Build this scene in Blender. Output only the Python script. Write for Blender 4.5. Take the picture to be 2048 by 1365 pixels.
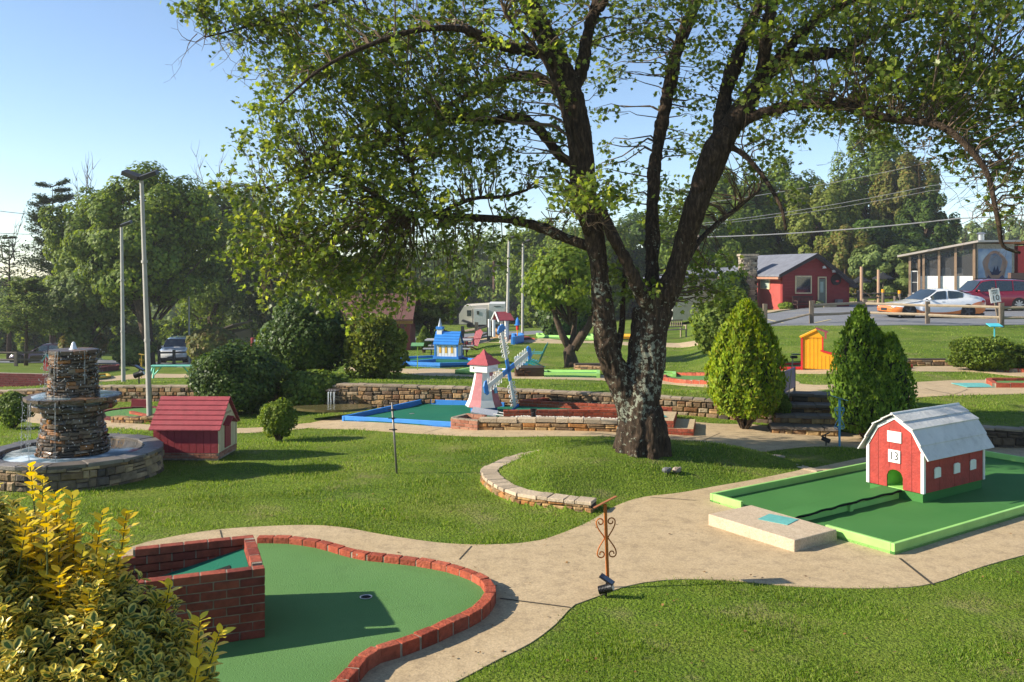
import bpy, bmesh, math, random
import numpy as np
from mathutils import Vector, Matrix
from mathutils.geometry import delaunay_2d_cdt

for o in list(bpy.data.objects):
    bpy.data.objects.remove(o)
SC = bpy.context.scene
COL = SC.collection
R = math.radians
random.seed(7)
rng = np.random.default_rng(11)

# ------------------------------------------------------------------ camera
F = 1780.0          # focal length in photo pixels (2048 wide)
YH = 545.0          # horizon row
H = 3.0             # eye height
cam = bpy.data.objects.new('camera', bpy.data.cameras.new('camera'))
COL.objects.link(cam)
cam.location = (0, 0, H)
cam.rotation_euler = (R(90), 0, 0)
cam.data.sensor_width = 36
cam.data.lens = F / 2048 * 36
cam.data.shift_y = -(682.5 - YH) / 2048
cam.data.clip_end = 3000
SC.camera = cam

# ------------------------------------------------------------------ light
SUN_EL, SUN_AZ = 27.0, 264.0       # azimuth clockwise from +Y
w = bpy.data.worlds.new("World"); SC.world = w; w.use_nodes = True
nt = w.node_tree
sky = nt.nodes.new('ShaderNodeTexSky'); sky.sky_type = 'NISHITA'
sky.sun_disc = False; sky.sun_elevation = R(SUN_EL); sky.sun_rotation = R(SUN_AZ)
sky.air_density = .85; sky.dust_density = .05; sky.ozone_density = 2.6
nt.links.new(sky.outputs[0], nt.nodes['Background'].inputs[0])
nt.nodes['Background'].inputs[1].default_value = 0.084
sun = bpy.data.objects.new('sun', bpy.data.lights.new('sun', 'SUN'))
COL.objects.link(sun)
sun.data.energy = 4.0; sun.data.angle = R(0.6); sun.data.color = (1.0, 0.91, 0.76)
sd = Vector((math.sin(R(SUN_AZ)) * math.cos(R(SUN_EL)), math.cos(R(SUN_AZ)) * math.cos(R(SUN_EL)), math.sin(R(SUN_EL))))
sun.rotation_euler = sd.to_track_quat('Z', 'Y').to_euler()
sun.location = (-30, 0, 30)
SC.view_settings.view_transform = 'Standard'
SC.view_settings.look = 'None'
SC.view_settings.exposure = 1.3
SC.view_settings.gamma = 1
SC.view_settings.use_curve_mapping = False

# ------------------------------------------------------------------ helpers
def P(px, py, Z):
    return Vector(((px - 1024) * Z / F, Z, H - (py - YH) * Z / F))

def lin(h):
    if isinstance(h, str):
        h = h.lstrip('#'); c = [int(h[i:i+2], 16) / 255 for i in (0, 2, 4)]
        return tuple(x / 12.92 if x <= .04045 else ((x + .055) / 1.055) ** 2.4 for x in c) + (1,)
    return tuple(h)[:3] + (1,)

MATS = {}
def mat(name, col, col2=None, vs=4.0, var=0.12, rough=0.7, island=0.0, bump=0.0, bs=40.0, metal=0.0, spec=0.35,
        dirt=0.0, dcol='#3a3228', ds=1.2):
    """procedural painted / stone / fabric surface: base colour, large soft variation, per-piece variation, fine bump"""
    if name in MATS: return MATS[name]
    m = bpy.data.materials.new(name); m.use_nodes = True; t = m.node_tree; N = t.nodes; L = t.links
    b = N['Principled BSDF']
    tc = N.new('ShaderNodeTexCoord')
    n1 = N.new('ShaderNodeTexNoise'); n1.inputs['Scale'].default_value = vs; n1.inputs['Detail'].default_value = 6
    L.new(tc.outputs['Object'], n1.inputs['Vector'])
    c1 = lin(col); c2 = lin(col2) if col2 else tuple(x * (1 - var * 1.6) for x in c1[:3]) + (1,)
    mx = N.new('ShaderNodeMix'); mx.data_type = 'RGBA'
    mr = N.new('ShaderNodeMapRange'); mr.inputs[1].default_value = .3; mr.inputs[2].default_value = .7
    L.new(n1.outputs[0], mr.inputs[0]); L.new(mr.outputs[0], mx.inputs[0])
    mx.inputs[6].default_value = c1; mx.inputs[7].default_value = c2
    out = mx.outputs[2]
    if island > 0:
        g = N.new('ShaderNodeNewGeometry'); hs = N.new('ShaderNodeHueSaturation')
        ma = N.new('ShaderNodeMapRange'); ma.inputs[3].default_value = 1 - island; ma.inputs[4].default_value = 1 + island
        L.new(g.outputs['Random Per Island'], ma.inputs[0]); L.new(ma.outputs[0], hs.inputs['Value'])
        L.new(out, hs.inputs['Color']); out = hs.outputs[0]
    if dirt > 0:
        n3 = N.new('ShaderNodeTexNoise'); n3.inputs['Scale'].default_value = ds; n3.inputs['Detail'].default_value = 10
        n3.inputs['Roughness'].default_value = .7
        L.new(tc.outputs['Object'], n3.inputs['Vector'])
        m3 = N.new('ShaderNodeMapRange'); m3.inputs[1].default_value = .5; m3.inputs[2].default_value = .75
        m3.inputs[4].default_value = dirt
        L.new(n3.outputs[0], m3.inputs[0])
        x3 = N.new('ShaderNodeMix'); x3.data_type = 'RGBA'; L.new(m3.outputs[0], x3.inputs[0])
        L.new(out, x3.inputs[6]); x3.inputs[7].default_value = lin(dcol); out = x3.outputs[2]
    L.new(out, b.inputs['Base Color'])
    b.inputs['Roughness'].default_value = rough
    b.inputs['Metallic'].default_value = metal
    b.inputs['Specular IOR Level'].default_value = spec
    if bump > 0:
        n2 = N.new('ShaderNodeTexNoise'); n2.inputs['Scale'].default_value = bs; n2.inputs['Detail'].default_value = 5
        L.new(tc.outputs['Object'], n2.inputs['Vector'])
        bp = N.new('ShaderNodeBump'); bp.inputs['Strength'].default_value = bump; bp.inputs['Distance'].default_value = .02
        L.new(n2.outputs[0], bp.inputs['Height']); L.new(bp.outputs[0], b.inputs['Normal'])
    MATS[name] = m
    return m

def leafmat(name, cols, trans=0.4, rough=0.55, spec=.18, stems=None):
    """foliage: each leaf takes its own colour from the ramp; thin, so light comes through"""
    if name in MATS: return MATS[name]
    m = bpy.data.materials.new(name); m.use_nodes = True; t = m.node_tree; N = t.nodes; L = t.links
    b = N['Principled BSDF']; out = N['Material Output']
    g = N.new('ShaderNodeNewGeometry'); r = N.new('ShaderNodeValToRGB')
    L.new(g.outputs['Random Per Island'], r.inputs[0])
    e = r.color_ramp.elements
    while len(e) < len(cols): e.new(.5)
    for i, c in enumerate(cols):
        e[i].position = i / max(1, len(cols) - 1); e[i].color = lin(c)
    tc = N.new('ShaderNodeTexCoord'); n1 = N.new('ShaderNodeTexNoise'); n1.inputs['Scale'].default_value = .7
    n1.inputs['Detail'].default_value = 3
    L.new(tc.outputs['Object'], n1.inputs['Vector'])
    hs = N.new('ShaderNodeHueSaturation')
    mr = N.new('ShaderNodeMapRange'); mr.inputs[1].default_value = .3; mr.inputs[2].default_value = .7
    mr.inputs[3].default_value = .7; mr.inputs[4].default_value = 1.25
    L.new(n1.outputs[0], mr.inputs[0]); L.new(mr.outputs[0], hs.inputs['Value']); L.new(r.outputs[0], hs.inputs['Color'])
    L.new(hs.outputs[0], b.inputs['Base Color'])
    b.inputs['Roughness'].default_value = rough; b.inputs['Specular IOR Level'].default_value = spec
    tr = N.new('ShaderNodeBsdfTranslucent')
    h2 = N.new('ShaderNodeHueSaturation'); h2.inputs['Hue'].default_value = .485; h2.inputs['Saturation'].default_value = 1.1
    h2.inputs['Value'].default_value = 1.5
    L.new(hs.outputs[0], h2.inputs['Color']); L.new(h2.outputs[0], tr.inputs[0])
    mx = N.new('ShaderNodeMixShader'); mx.inputs[0].default_value = trans
    L.new(b.outputs[0], mx.inputs[1]); L.new(tr.outputs[0], mx.inputs[2]); L.new(mx.outputs[0], out.inputs['Surface'])
    MATS[name] = m
    return m

def rampmat(name, cols, vs=9.0, rough=.85, bump=.6, bs=30.0, spec=.25, wet=0.0, lich=0.0):
    """stone or brick: every separate block gets its own colour from the ramp, mottled by noise"""
    if name in MATS: return MATS[name]
    m = bpy.data.materials.new(name); m.use_nodes = True; t = m.node_tree; N = t.nodes; L = t.links
    b = N['Principled BSDF']
    g = N.new('ShaderNodeNewGeometry'); r = N.new('ShaderNodeValToRGB')
    L.new(g.outputs['Random Per Island'], r.inputs[0])
    e = r.color_ramp.elements
    while len(e) < len(cols): e.new(.5)
    for i, c in enumerate(cols):
        e[i].position = i / max(1, len(cols) - 1); e[i].color = lin(c)
    tc = N.new('ShaderNodeTexCoord'); n1 = N.new('ShaderNodeTexNoise'); n1.inputs['Scale'].default_value = vs
    n1.inputs['Detail'].default_value = 8; n1.inputs['Roughness'].default_value = .65
    L.new(tc.outputs['Object'], n1.inputs['Vector'])
    mr = N.new('ShaderNodeMapRange'); mr.inputs[1].default_value = .25; mr.inputs[2].default_value = .75
    mr.inputs[3].default_value = .55; mr.inputs[4].default_value = 1.4
    L.new(n1.outputs[0], mr.inputs[0])
    hs = N.new('ShaderNodeHueSaturation'); L.new(mr.outputs[0], hs.inputs['Value']); L.new(r.outputs[0], hs.inputs['Color'])
    L.new(hs.outputs[0], b.inputs['Base Color'])
    b.inputs['Roughness'].default_value = rough; b.inputs['Specular IOR Level'].default_value = spec
    if wet:
        n3 = N.new('ShaderNodeTexNoise'); n3.inputs['Scale'].default_value = 3
        L.new(tc.outputs['Object'], n3.inputs['Vector'])
        m3 = N.new('ShaderNodeMapRange'); m3.inputs[1].default_value = .4; m3.inputs[2].default_value = .6
        m3.inputs[3].default_value = .12; m3.inputs[4].default_value = .6
        L.new(n3.outputs[0], m3.inputs[0]); L.new(m3.outputs[0], b.inputs['Roughness'])
    n2 = N.new('ShaderNodeTexNoise'); n2.inputs['Scale'].default_value = bs; n2.inputs['Detail'].default_value = 6
    L.new(tc.outputs['Object'], n2.inputs['Vector'])
    bp = N.new('ShaderNodeBump'); bp.inputs['Strength'].default_value = bump; bp.inputs['Distance'].default_value = .015
    L.new(n2.outputs[0], bp.inputs['Height']); L.new(bp.outputs[0], b.inputs['Normal'])
    MATS[name] = m
    return m

def simplemesh(name, verts, loops, starts, totals, smooth=False):
    me = bpy.data.meshes.new(name)
    me.vertices.add(len(verts)); me.vertices.foreach_set('co', np.asarray(verts, dtype=np.float32).ravel())
    me.loops.add(len(loops)); me.loops.foreach_set('vertex_index', np.asarray(loops, dtype=np.int32))
    me.polygons.add(len(starts)); me.polygons.foreach_set('loop_start', np.asarray(starts, dtype=np.int32))
    me.polygons.foreach_set('loop_total', np.asarray(totals, dtype=np.int32))
    if smooth: me.polygons.foreach_set('use_smooth', np.ones(len(starts), dtype=bool))
    me.update(calc_edges=True)
    return me

class MB:
    def __init__(s): s.v = []; s.f = []
    def add(s, vs, fs, M=None):
        o = len(s.v)
        for p in vs:
            p = Vector(p)
            s.v.append(tuple(M @ p) if M is not None else tuple(p))
        for f in fs: s.f.append(tuple(i + o for i in f))
        return s
    def box(s, x0, x1, y0, y1, z0, z1, M=None, j=0.0):
        vs = [(x, y, z) for z in (z0, z1) for y in (y0, y1) for x in (x0, x1)]
        if j: vs = [tuple(c + random.uniform(-j, j) for c in p) for p in vs]
        return s.add(vs, [(0, 2, 3, 1), (4, 5, 7, 6), (0, 1, 5, 4), (2, 6, 7, 3), (0, 4, 6, 2), (1, 3, 7, 5)], M)
    def prism(s, poly, a, b, plane='xy', M=None):
        n = len(poly)
        def mk(p, c):
            if plane == 'xy': return (p[0], p[1], c)
            if plane == 'xz': return (p[0], c, p[1])
            return (c, p[0], p[1])
        vs = [mk(p, a) for p in poly] + [mk(p, b) for p in poly]
        fs = [tuple(range(n)), tuple(range(2 * n - 1, n - 1, -1))] + [(i, (i + 1) % n + 0, (i + 1) % n + n, i + n) for i in range(n)]
        return s.add(vs, fs, M)
    def tube(s, pts, rad, n=8, cap=True, M=None, squash=1.0):
        pts = [Vector(p) for p in pts]
        if not hasattr(rad, '__len__'): rad = [rad] * len(pts)
        up = None; vs = []; fs = []
        for i, p in enumerate(pts):
            t = (pts[min(i + 1, len(pts) - 1)] - pts[max(i - 1, 0)])
            if t.length < 1e-9: t = Vector((0, 0, 1))
            t.normalize()
            if up is None:
                up = Vector((1, 0, 0)) if abs(t.x) < .9 else Vector((0, 1, 0))
            up = (up - t * up.dot(t))
            if up.length < 1e-6: up = t.orthogonal()
            up.normalize(); bn = t.cross(up)
            for k in range(n):
                a = 2 * math.pi * k / n
                vs.append(tuple(p + (up * math.cos(a) + bn * math.sin(a) * squash) * rad[i]))
        for i in range(len(pts) - 1):
            for k in range(n):
                a = i * n + k; b = i * n + (k + 1) % n
                fs.append((a, b, b + n, a + n))
        if cap:
            fs.append(tuple(range(n - 1, -1, -1))); o = (len(pts) - 1) * n; fs.append(tuple(range(o, o + n)))
        return s.add(vs, fs, M)
    def cyl(s, x, y, z0, z1, r0, r1=None, n=16, M=None):
        return s.tube([(x, y, z0), (x, y, z1)], [r0, r1 if r1 is not None else r0], n, True, M)
    def lathe(s, prof, n=24, c=(0, 0, 0), M=None, jit=0.0, closed=False):
        vs = []; fs = []
        for (r, z) in prof:
            for k in range(n):
                a = 2 * math.pi * k / n
                q = r * (1 + random.uniform(-jit, jit))
                vs.append((c[0] + q * math.cos(a), c[1] + q * math.sin(a), c[2] + z))
        m = len(prof)
        for i in range(m - 1 if not closed else m):
            for k in range(n):
                a = i * n + k; b = i * n + (k + 1) % n; j = ((i + 1) % m) * n
                fs.append((a, b, j + (k + 1) % n, j + k))
        return s.add(vs, fs, M)
    def sphere(s, c, r, seg=16, rings=10, jit=0.0, M=None):
        r = r if hasattr(r, '__len__') else (r, r, r)
        vs = [(c[0], c[1], c[2] - r[2])]
        for i in range(1, rings):
            th = math.pi * i / rings
            for k in range(seg):
                a = 2 * math.pi * k / seg; q = 1 + random.uniform(-jit, jit)
                vs.append((c[0] + r[0] * q * math.sin(th) * math.cos(a), c[1] + r[1] * q * math.sin(th) * math.sin(a), c[2] - r[2] * q * math.cos(th)))
        vs.append((c[0], c[1], c[2] + r[2])); fs = []
        for k in range(seg):
            fs.append((0, 1 + (k + 1) % seg, 1 + k))
            for i in range(rings - 2):
                a = 1 + i * seg + k; b = 1 + i * seg + (k + 1) % seg
                fs.append((a, b, b + seg, a + seg))
            o = 1 + (rings - 2) * seg
            fs.append((o + k, o + (k + 1) % seg, len(vs) - 1))
        return s.add(vs, fs, M)
    def build(s, name, m, parent=None, bevel=0.0, smooth=False, fixn=True):
        me = bpy.data.meshes.new(name); me.from_pydata(s.v, [], s.f)
        bm = bmesh.new(); bm.from_mesh(me)
        if fixn: bmesh.ops.recalc_face_normals(bm, faces=bm.faces)
        if bevel > 0:
            bmesh.ops.bevel(bm, geom=[e for e in bm.edges if len(e.link_faces) == 2 and e.calc_face_angle(0) > .5],
                            offset=bevel, segments=2, profile=.6, affect='EDGES', clamp_overlap=True)
        bm.to_mesh(me); bm.free()
        if smooth: me.polygons.foreach_set('use_smooth', [True] * len(me.polygons))
        o = bpy.data.objects.new(name, me); COL.objects.link(o)
        if m: me.materials.append(m)
        if parent is not None: o.parent = parent
        return o

def tag(o, label=None, cat=None, group=None, kind=None):
    if label: o['label'] = label
    if cat: o['category'] = cat
    if group: o['group'] = group
    if kind: o['kind'] = kind
    return o

def thing(name, label, cat, loc=(0, 0, 0), rz=0.0, group=None, scale=1.0):
    o = bpy.data.objects.new(name, None); COL.objects.link(o)
    o.location = loc; o.rotation_euler = (0, 0, rz); o.scale = (scale,) * 3
    o.empty_display_size = .2
    return tag(o, label, cat, group)

def dup(root, loc=None, rz=None, label=None, group=None, scale=None):
    r = root.copy(); COL.objects.link(r)
    if loc is not None: r.location = loc
    if rz is not None: r.rotation_euler = (0, 0, rz)
    if scale is not None: r.scale = (scale,) * 3
    if label: r['label'] = label
    if group: r['group'] = group
    for ch in list(root.children):
        c = ch.copy(); COL.objects.link(c); c.parent = r
        for g in list(ch.children):
            d = g.copy(); COL.objects.link(d); d.parent = c
    return r

def rotz(a): return Matrix.Rotation(a, 4, 'Z')
def TR(x, y, z=0): return Matrix.Translation((x, y, z))

# ------------------------------------------------------------------ terrain
WPX = np.array([-900, -100, 0, 200, 400, 560, 700, 950, 1200, 1430, 1560, 1660, 1800, 1950, 2048, 2600.])
WZ  = np.array([27, 25, 24.6, 24.2, 23.6, 21.8, 20.7, 20.1, 19.1, 18.35, 17.7, 17.6, 16.7, 15.6, 15.2, 14.2])
WYB = np.array([810, 812, 810, 804, 804, 814, 817, 812, 820, 836, 850, 855, 868, 893, 897, 910.])
WYT = np.array([790, 785, 784, 774, 774, 773, 771, 778, 790, 803, 795, 793, 822, 857, 862, 870.])
ZB = H - (WYB - YH) * WZ / F; ZT = H - (WYT - YH) * WZ / F
UP = {   # beyond the wall: (distance, photo row) per column
 -900: [(28, 790), (38, 765), (68, 724), (90, 715), (150, 690), (800, 575)],
 100: [(25, 783), (28, 775), (38, 757), (68, 724), (90, 712), (150, 690), (800, 575)],
 350: [(24.5, 773), (33, 765), (38, 757), (50, 742), (68, 727), (90, 712), (150, 690), (800, 575)],
 620: [(21.8, 771), (24, 760), (30, 740), (36, 722), (50, 705), (68, 695), (100, 678), (150, 665), (800, 572)],
 900: [(20.8, 775), (24, 758), (28, 742), (34, 722), (40, 708), (52, 694), (70, 674), (100, 664), (137, 655), (800, 570)],
 1000: [(20.2, 779), (24, 758), (28, 743), (34, 728), (40, 690), (46, 684), (58, 676), (80, 664), (137, 654), (800, 570)],
 1100: [(19.8, 783), (22, 768), (24, 757), (28, 746), (34, 735), (40, 690), (44, 678), (60, 668), (80, 660), (137, 652), (800, 570)],
 1350: [(19.0, 797), (21, 780), (24, 762), (28, 745), (33, 722), (41, 688), (50, 672), (68, 650), (100, 635), (800, 567)],
 1500: [(18.3, 797), (20, 780), (22, 762), (26, 737), (31, 700), (38, 661), (50, 632), (68, 612), (100, 598), (800, 562)],
 1700: [(18.0, 790), (19, 786), (22.5, 752), (25.7, 731), (32, 685), (39, 652.5), (44, 638), (52, 622), (68, 606), (100, 592), (800, 560)],
 2000: [(15.9, 855), (18.3, 790), (21, 765), (26, 730), (32, 685), (39, 652), (44, 637), (52, 622), (68, 606), (100, 592), (800, 560)],
 2600: [(14.6, 868), (18, 795), (21, 765), (26, 730), (32, 685), (39, 652), (44, 637), (52, 622), (68, 606), (100, 592), (800, 560)],
}
UPX = np.array(sorted(UP)); UPT = [(np.array([a for a, b in UP[k]]), np.array([H - (b - YH) * a / F for a, b in UP[k]])) for k in sorted(UP)]
def sst(a): a = np.clip(a, 0, 1); return a * a * (3 - 2 * a)

def g0(px, py, z=0.0):
    Z = F * (H - z) / (py - YH)
    return ((px - 1024) * Z / F, Z)

# mound round the big tree: left ring of stones, right edge of the path
RING = [g0(1208, 1026), g0(1184, 1027), g0(1135, 1022), g0(1092, 1017), g0(1055, 1012), g0(1024, 1005), g0(990, 990), g0(968, 972), g0(964, 957), g0(985, 938, .05),
        g0(1030, 918, .05), g0(1080, 905, .05), g0(1140, 896, .05), g0(1200, 890, .05), g0(1300, 888, .05), g0(1400, 892, .05), g0(1480, 902, .03), g0(1560, 920, .02), g0(1620, 938, 0)]
PEDGE = [g0(1600, 944), g0(1500, 962), g0(1420, 976), g0(1360, 987), g0(1290, 995), g0(1250, 1006), g0(1215, 1021)]
MP = np.array(RING + PEDGE)
def inpoly(x, y, poly):
    poly = np.asarray(poly); c = np.zeros(np.shape(x), bool); n = len(poly)
    for i in range(n):
        x0, y0 = poly[i]; x1, y1 = poly[i - 1]
        cond = ((y0 > y) != (y1 > y))
        with np.errstate(divide='ignore', invalid='ignore'):
            xi = (x1 - x0) * (y - y0) / (y1 - y0 + 1e-12) + x0
        c ^= cond & (x < xi)
    return c
def dline(x, y, pts):
    d = np.full(np.shape(x), 1e9)
    for (ax, ay), (bx, by) in zip(pts[:-1], pts[1:]):
        L2 = (bx - ax) ** 2 + (by - ay) ** 2 + 1e-12
        t = np.clip(((x - ax) * (bx - ax) + (y - ay) * (by - ay)) / L2, 0, 1)
        d = np.minimum(d, np.hypot(x - ax - t * (bx - ax), y - ay - t * (by - ay)))
    return d

def zfun(x, y):
    x = np.asarray(x, float); y = np.asarray(y, float)
    Y = np.maximum(y, 4.0); px = 1024 + F * x / Y
    zw = np.interp(px, WPX, WZ); zb = np.interp(px, WPX, ZB); zt = np.interp(px, WPX, ZT)
    low = zb * sst((Y - 12) / (zw - 12))
    # upper
    up = np.zeros(np.shape(px)); cols = np.stack([np.interp(Y, a, b) for a, b in UPT])
    idx = np.clip(np.searchsorted(UPX, px) - 1, 0, len(UPX) - 2)
    f = sst((px - UPX[idx]) / (UPX[idx + 1] - UPX[idx]))
    up = np.take_along_axis(cols, idx[None], 0)[0] * (1 - f) + np.take_along_axis(cols, idx[None] + 1, 0)[0] * f
    k = sst((Y - zw - 0.8) / 1.5)
    up = zt * (1 - k) + up * k
    s = np.clip((Y - zw - .08) / .1, 0, 1)
    z = low * (1 - s) + up * s
    near = (y < 16) & (y > 9) & (x > -2) & (x < 6)
    if np.any(near):
        xn, yn = x[near] if x.ndim else x, y[near] if y.ndim else y
        ins = inpoly(xn, yn, MP)
        D = np.minimum(dline(xn, yn, PEDGE), dline(xn, yn, RING) + .45)
        h = .27 * sst(D / 1.35) * ins
        if z.ndim: z[near] += h
        else: z = z + h
    z = z + 1.05 * sst((5.6 - y) / 2.0)
    z = z + .02 * np.sin(x * 1.3 + 1) * np.sin(y * .9) * sst((Y - 9) / 4)
    return z
def zf(x, y): return float(zfun(np.array([x]), np.array([y]))[0])

_Zs = np.concatenate([np.arange(5.2, 30, .02), np.arange(30, 180, .1)])
def G(px, py, dz=0.0):
    xs = (px - 1024) * _Zs / F; ray = H - (py - YH) * _Zs / F
    t = zfun(xs, _Zs); w_ = np.where(ray <= t)[0]
    i = w_[0] if len(w_) else len(_Zs) - 1
    return Vector((xs[i], _Zs[i], t[i] + dz))
def GZ(px, Z, dz=0.0):
    x = (px - 1024) * Z / F
    return Vector((x, Z, zf(x, Z) + dz))

# surface of the ground
tt = np.concatenate([np.linspace(-1.6, -.75, 40)[:-1], np.linspace(-.75, .75, 560), np.linspace(.75, 1.6, 40)[1:]])
yy = np.concatenate([np.linspace(-10, 5, 14)[:-1], np.arange(5, 30, .09), np.geomspace(30, 900, 130)])
X = tt[None, :] * (5 + np.maximum(yy, -2))[:, None] * .93; Y_ = np.repeat(yy[:, None], len(tt), 1)
Zg = zfun(X.ravel(), Y_.ravel())
nx, ny = len(tt), len(yy)
ii = (np.arange(ny - 1)[:, None] * nx + np.arange(nx - 1)[None, :]).ravel()
quads = np.stack([ii, ii + 1, ii + nx + 1, ii + nx], 1)

def lawnmat():
    m = bpy.data.materials.new('lawn_turf'); m.use_nodes = True; t = m.node_tree; N = t.nodes; L = t.links
    b = N['Principled BSDF']; tc = N.new('ShaderNodeTexCoord')
    a = N.new('ShaderNodeTexNoise'); a.inputs['Scale'].default_value = .6; a.inputs['Detail'].default_value = 8; a.inputs['Roughness'].default_value = .65
    c = N.new('ShaderNodeTexNoise'); c.inputs['Scale'].default_value = 14; c.inputs['Detail'].default_value = 8; c.inputs['Roughness'].default_value = .75
    for n in (a, c): L.new(tc.outputs['Object'], n.inputs['Vector'])
    r = N.new('ShaderNodeValToRGB'); L.new(a.outputs[0], r.inputs[0]); e = r.color_ramp.elements
    e[0].position = .3; e[0].color = (.075, .14, .014, 1); e[1].position = .72; e[1].color = (.22, .26, .05, 1)
    k = e.new(.5); k.color = (.13, .20, .022, 1)
    r2 = N.new('ShaderNodeValToRGB'); L.new(c.outputs[0], r2.inputs[0]); e = r2.color_ramp.elements
    e[0].position = .3; e[0].color = (.45, .45, .45, 1); e[1].position = .7; e[1].color = (1.35, 1.3, 1.2, 1)
    mu = N.new('ShaderNodeMix'); mu.data_type = 'RGBA'; mu.blend_type = 'MULTIPLY'; mu.inputs[0].default_value = 1
    L.new(r.outputs[0], mu.inputs[6]); L.new(r2.outputs[0], mu.inputs[7])
    # dry worn patches
    d = N.new('ShaderNodeTexNoise'); d.inputs['Scale'].default_value = .9; d.inputs['Detail'].default_value = 9; d.inputs['Roughness'].default_value = .7
    mp = N.new('ShaderNodeMapping'); mp.inputs['Location'].default_value = (13, 4, 0); L.new(tc.outputs['Object'], mp.inputs[0]); L.new(mp.outputs[0], d.inputs['Vector'])
    md = N.new('ShaderNodeMapRange'); md.inputs[1].default_value = .54; md.inputs[2].default_value = .72; md.inputs[4].default_value = .8
    L.new(d.outputs[0], md.inputs[0])
    xd = N.new('ShaderNodeMix'); xd.data_type = 'RGBA'; L.new(md.outputs[0], xd.inputs[0]); L.new(mu.outputs[2], xd.inputs[6])
    xd.inputs[7].default_value = (.25, .2, .1, 1)
    L.new(xd.outputs[2], b.inputs['Base Color']); b.inputs['Roughness'].default_value = .9; b.inputs['Specular IOR Level'].default_value = .1
    bp = N.new('ShaderNodeBump'); bp.inputs['Strength'].default_value = 1; bp.inputs['Distance'].default_value = .05
    c2 = N.new('ShaderNodeTexNoise'); c2.inputs['Scale'].default_value = 30; c2.inputs['Detail'].default_value = 5
    L.new(tc.outputs['Object'], c2.inputs['Vector'])
    L.new(c2.outputs[0], bp.inputs['Height']); L.new(bp.outputs[0], b.inputs['Normal'])
    return m
M_LAWN = lawnmat()
me = simplemesh('ground', np.stack([X.ravel(), Y_.ravel(), Zg], 1), quads.ravel(), np.arange(len(quads)) * 4, np.full(len(quads), 4), True)
ground = bpy.data.objects.new('ground', me); COL.objects.link(ground); me.materials.append(M_LAWN); tag(ground, kind='structure')

def concretemat(name, c1, c2, c3):
    m = bpy.data.materials.new(name); m.use_nodes = True; t = m.node_tree; N = t.nodes; L = t.links
    b = N['Principled BSDF']; tc = N.new('ShaderNodeTexCoord')
    a = N.new('ShaderNodeTexNoise'); a.inputs['Scale'].default_value = 1.1; a.inputs['Detail'].default_value = 12; a.inputs['Roughness'].default_value = .7
    c = N.new('ShaderNodeTexNoise'); c.inputs['Scale'].default_value = 60; c.inputs['Detail'].default_value = 4
    v = N.new('ShaderNodeTexNoise'); v.inputs['Scale'].default_value = 5; v.inputs['Detail'].default_value = 12; v.inputs['Roughness'].default_value = .8
    for n in (a, c, v): L.new(tc.outputs['Object'], n.inputs['Vector'])
    r = N.new('ShaderNodeValToRGB'); L.new(a.outputs[0], r.inputs[0]); e = r.color_ramp.elements
    e[0].position = .3; e[0].color = lin(c1); e[1].position = .7; e[1].color = lin(c2)
    mr = N.new('ShaderNodeMapRange'); mr.inputs[1].default_value = .48; mr.inputs[2].default_value = .68; mr.inputs[4].default_value = .8
    L.new(v.outputs[0], mr.inputs[0])
    x = N.new('ShaderNodeMix'); x.data_type = 'RGBA'; L.new(mr.outputs[0], x.inputs[0]); L.new(r.outputs[0], x.inputs[6]); x.inputs[7].default_value = lin(c3)
    m2 = N.new('ShaderNodeMapRange'); m2.inputs[1].default_value = .3; m2.inputs[2].default_value = .7; m2.inputs[3].default_value = .78; m2.inputs[4].default_value = 1.15
    L.new(c.outputs[0], m2.inputs[0]); hs = N.new('ShaderNodeHueSaturation'); L.new(m2.outputs[0], hs.inputs['Value']); L.new(x.outputs[2], hs.inputs['Color'])
    L.new(hs.outputs[0], b.inputs['Base Color']); b.inputs['Roughness'].default_value = .88; b.inputs['Specular IOR Level'].default_value = .2
    bp = N.new('ShaderNodeBump'); bp.inputs['Strength'].default_value = .35; bp.inputs['Distance'].default_value = .008
    L.new(c.outputs[0], bp.inputs['Height']); L.new(bp.outputs[0], b.inputs['Normal'])
    MATS[name] = m
    return m
M_CONC = concretemat('concrete', (.43, .32, .185), (.51, .39, .24), (.25, .185, .115))
M_SLAB = concretemat('slab_concrete', (.50, .38, .26), (.55, .45, .32), (.38, .28, .19))
M_ASPH = concretemat('asphalt', (.17, .175, .185), (.22, .225, .235), (.13, .13, .14))

def smoothpoly(pts, step=.12):
    """Catmull-Rom through the corners"""
    out = []; n = len(pts); pts = [Vector(p[:2]) for p in pts]
    for i in range(n):
        p0, p1, p2, p3 = pts[i - 1], pts[i], pts[(i + 1) % n], pts[(i + 2) % n]
        k = max(1, min(24, int((p2 - p1).length / step)))
        for j in range(k):
            t = j / k
            out.append(.5 * ((2 * p1) + (p2 - p0) * t + (2 * p0 - 5 * p1 + 4 * p2 - p3) * t * t + (3 * p1 - p0 - 3 * p2 + p3) * t ** 3))
    return out
def densify(pts, step, closed=True):
    out = []; pts = [Vector(p[:2]) for p in pts]; n = len(pts)
    for i in range(n if closed else n - 1):
        a, b = pts[i], pts[(i + 1) % n]; k = max(1, int((b - a).length / step))
        for j in range(k): out.append(a.lerp(b, j / k))
    if not closed: out.append(pts[-1])
    return out

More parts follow.
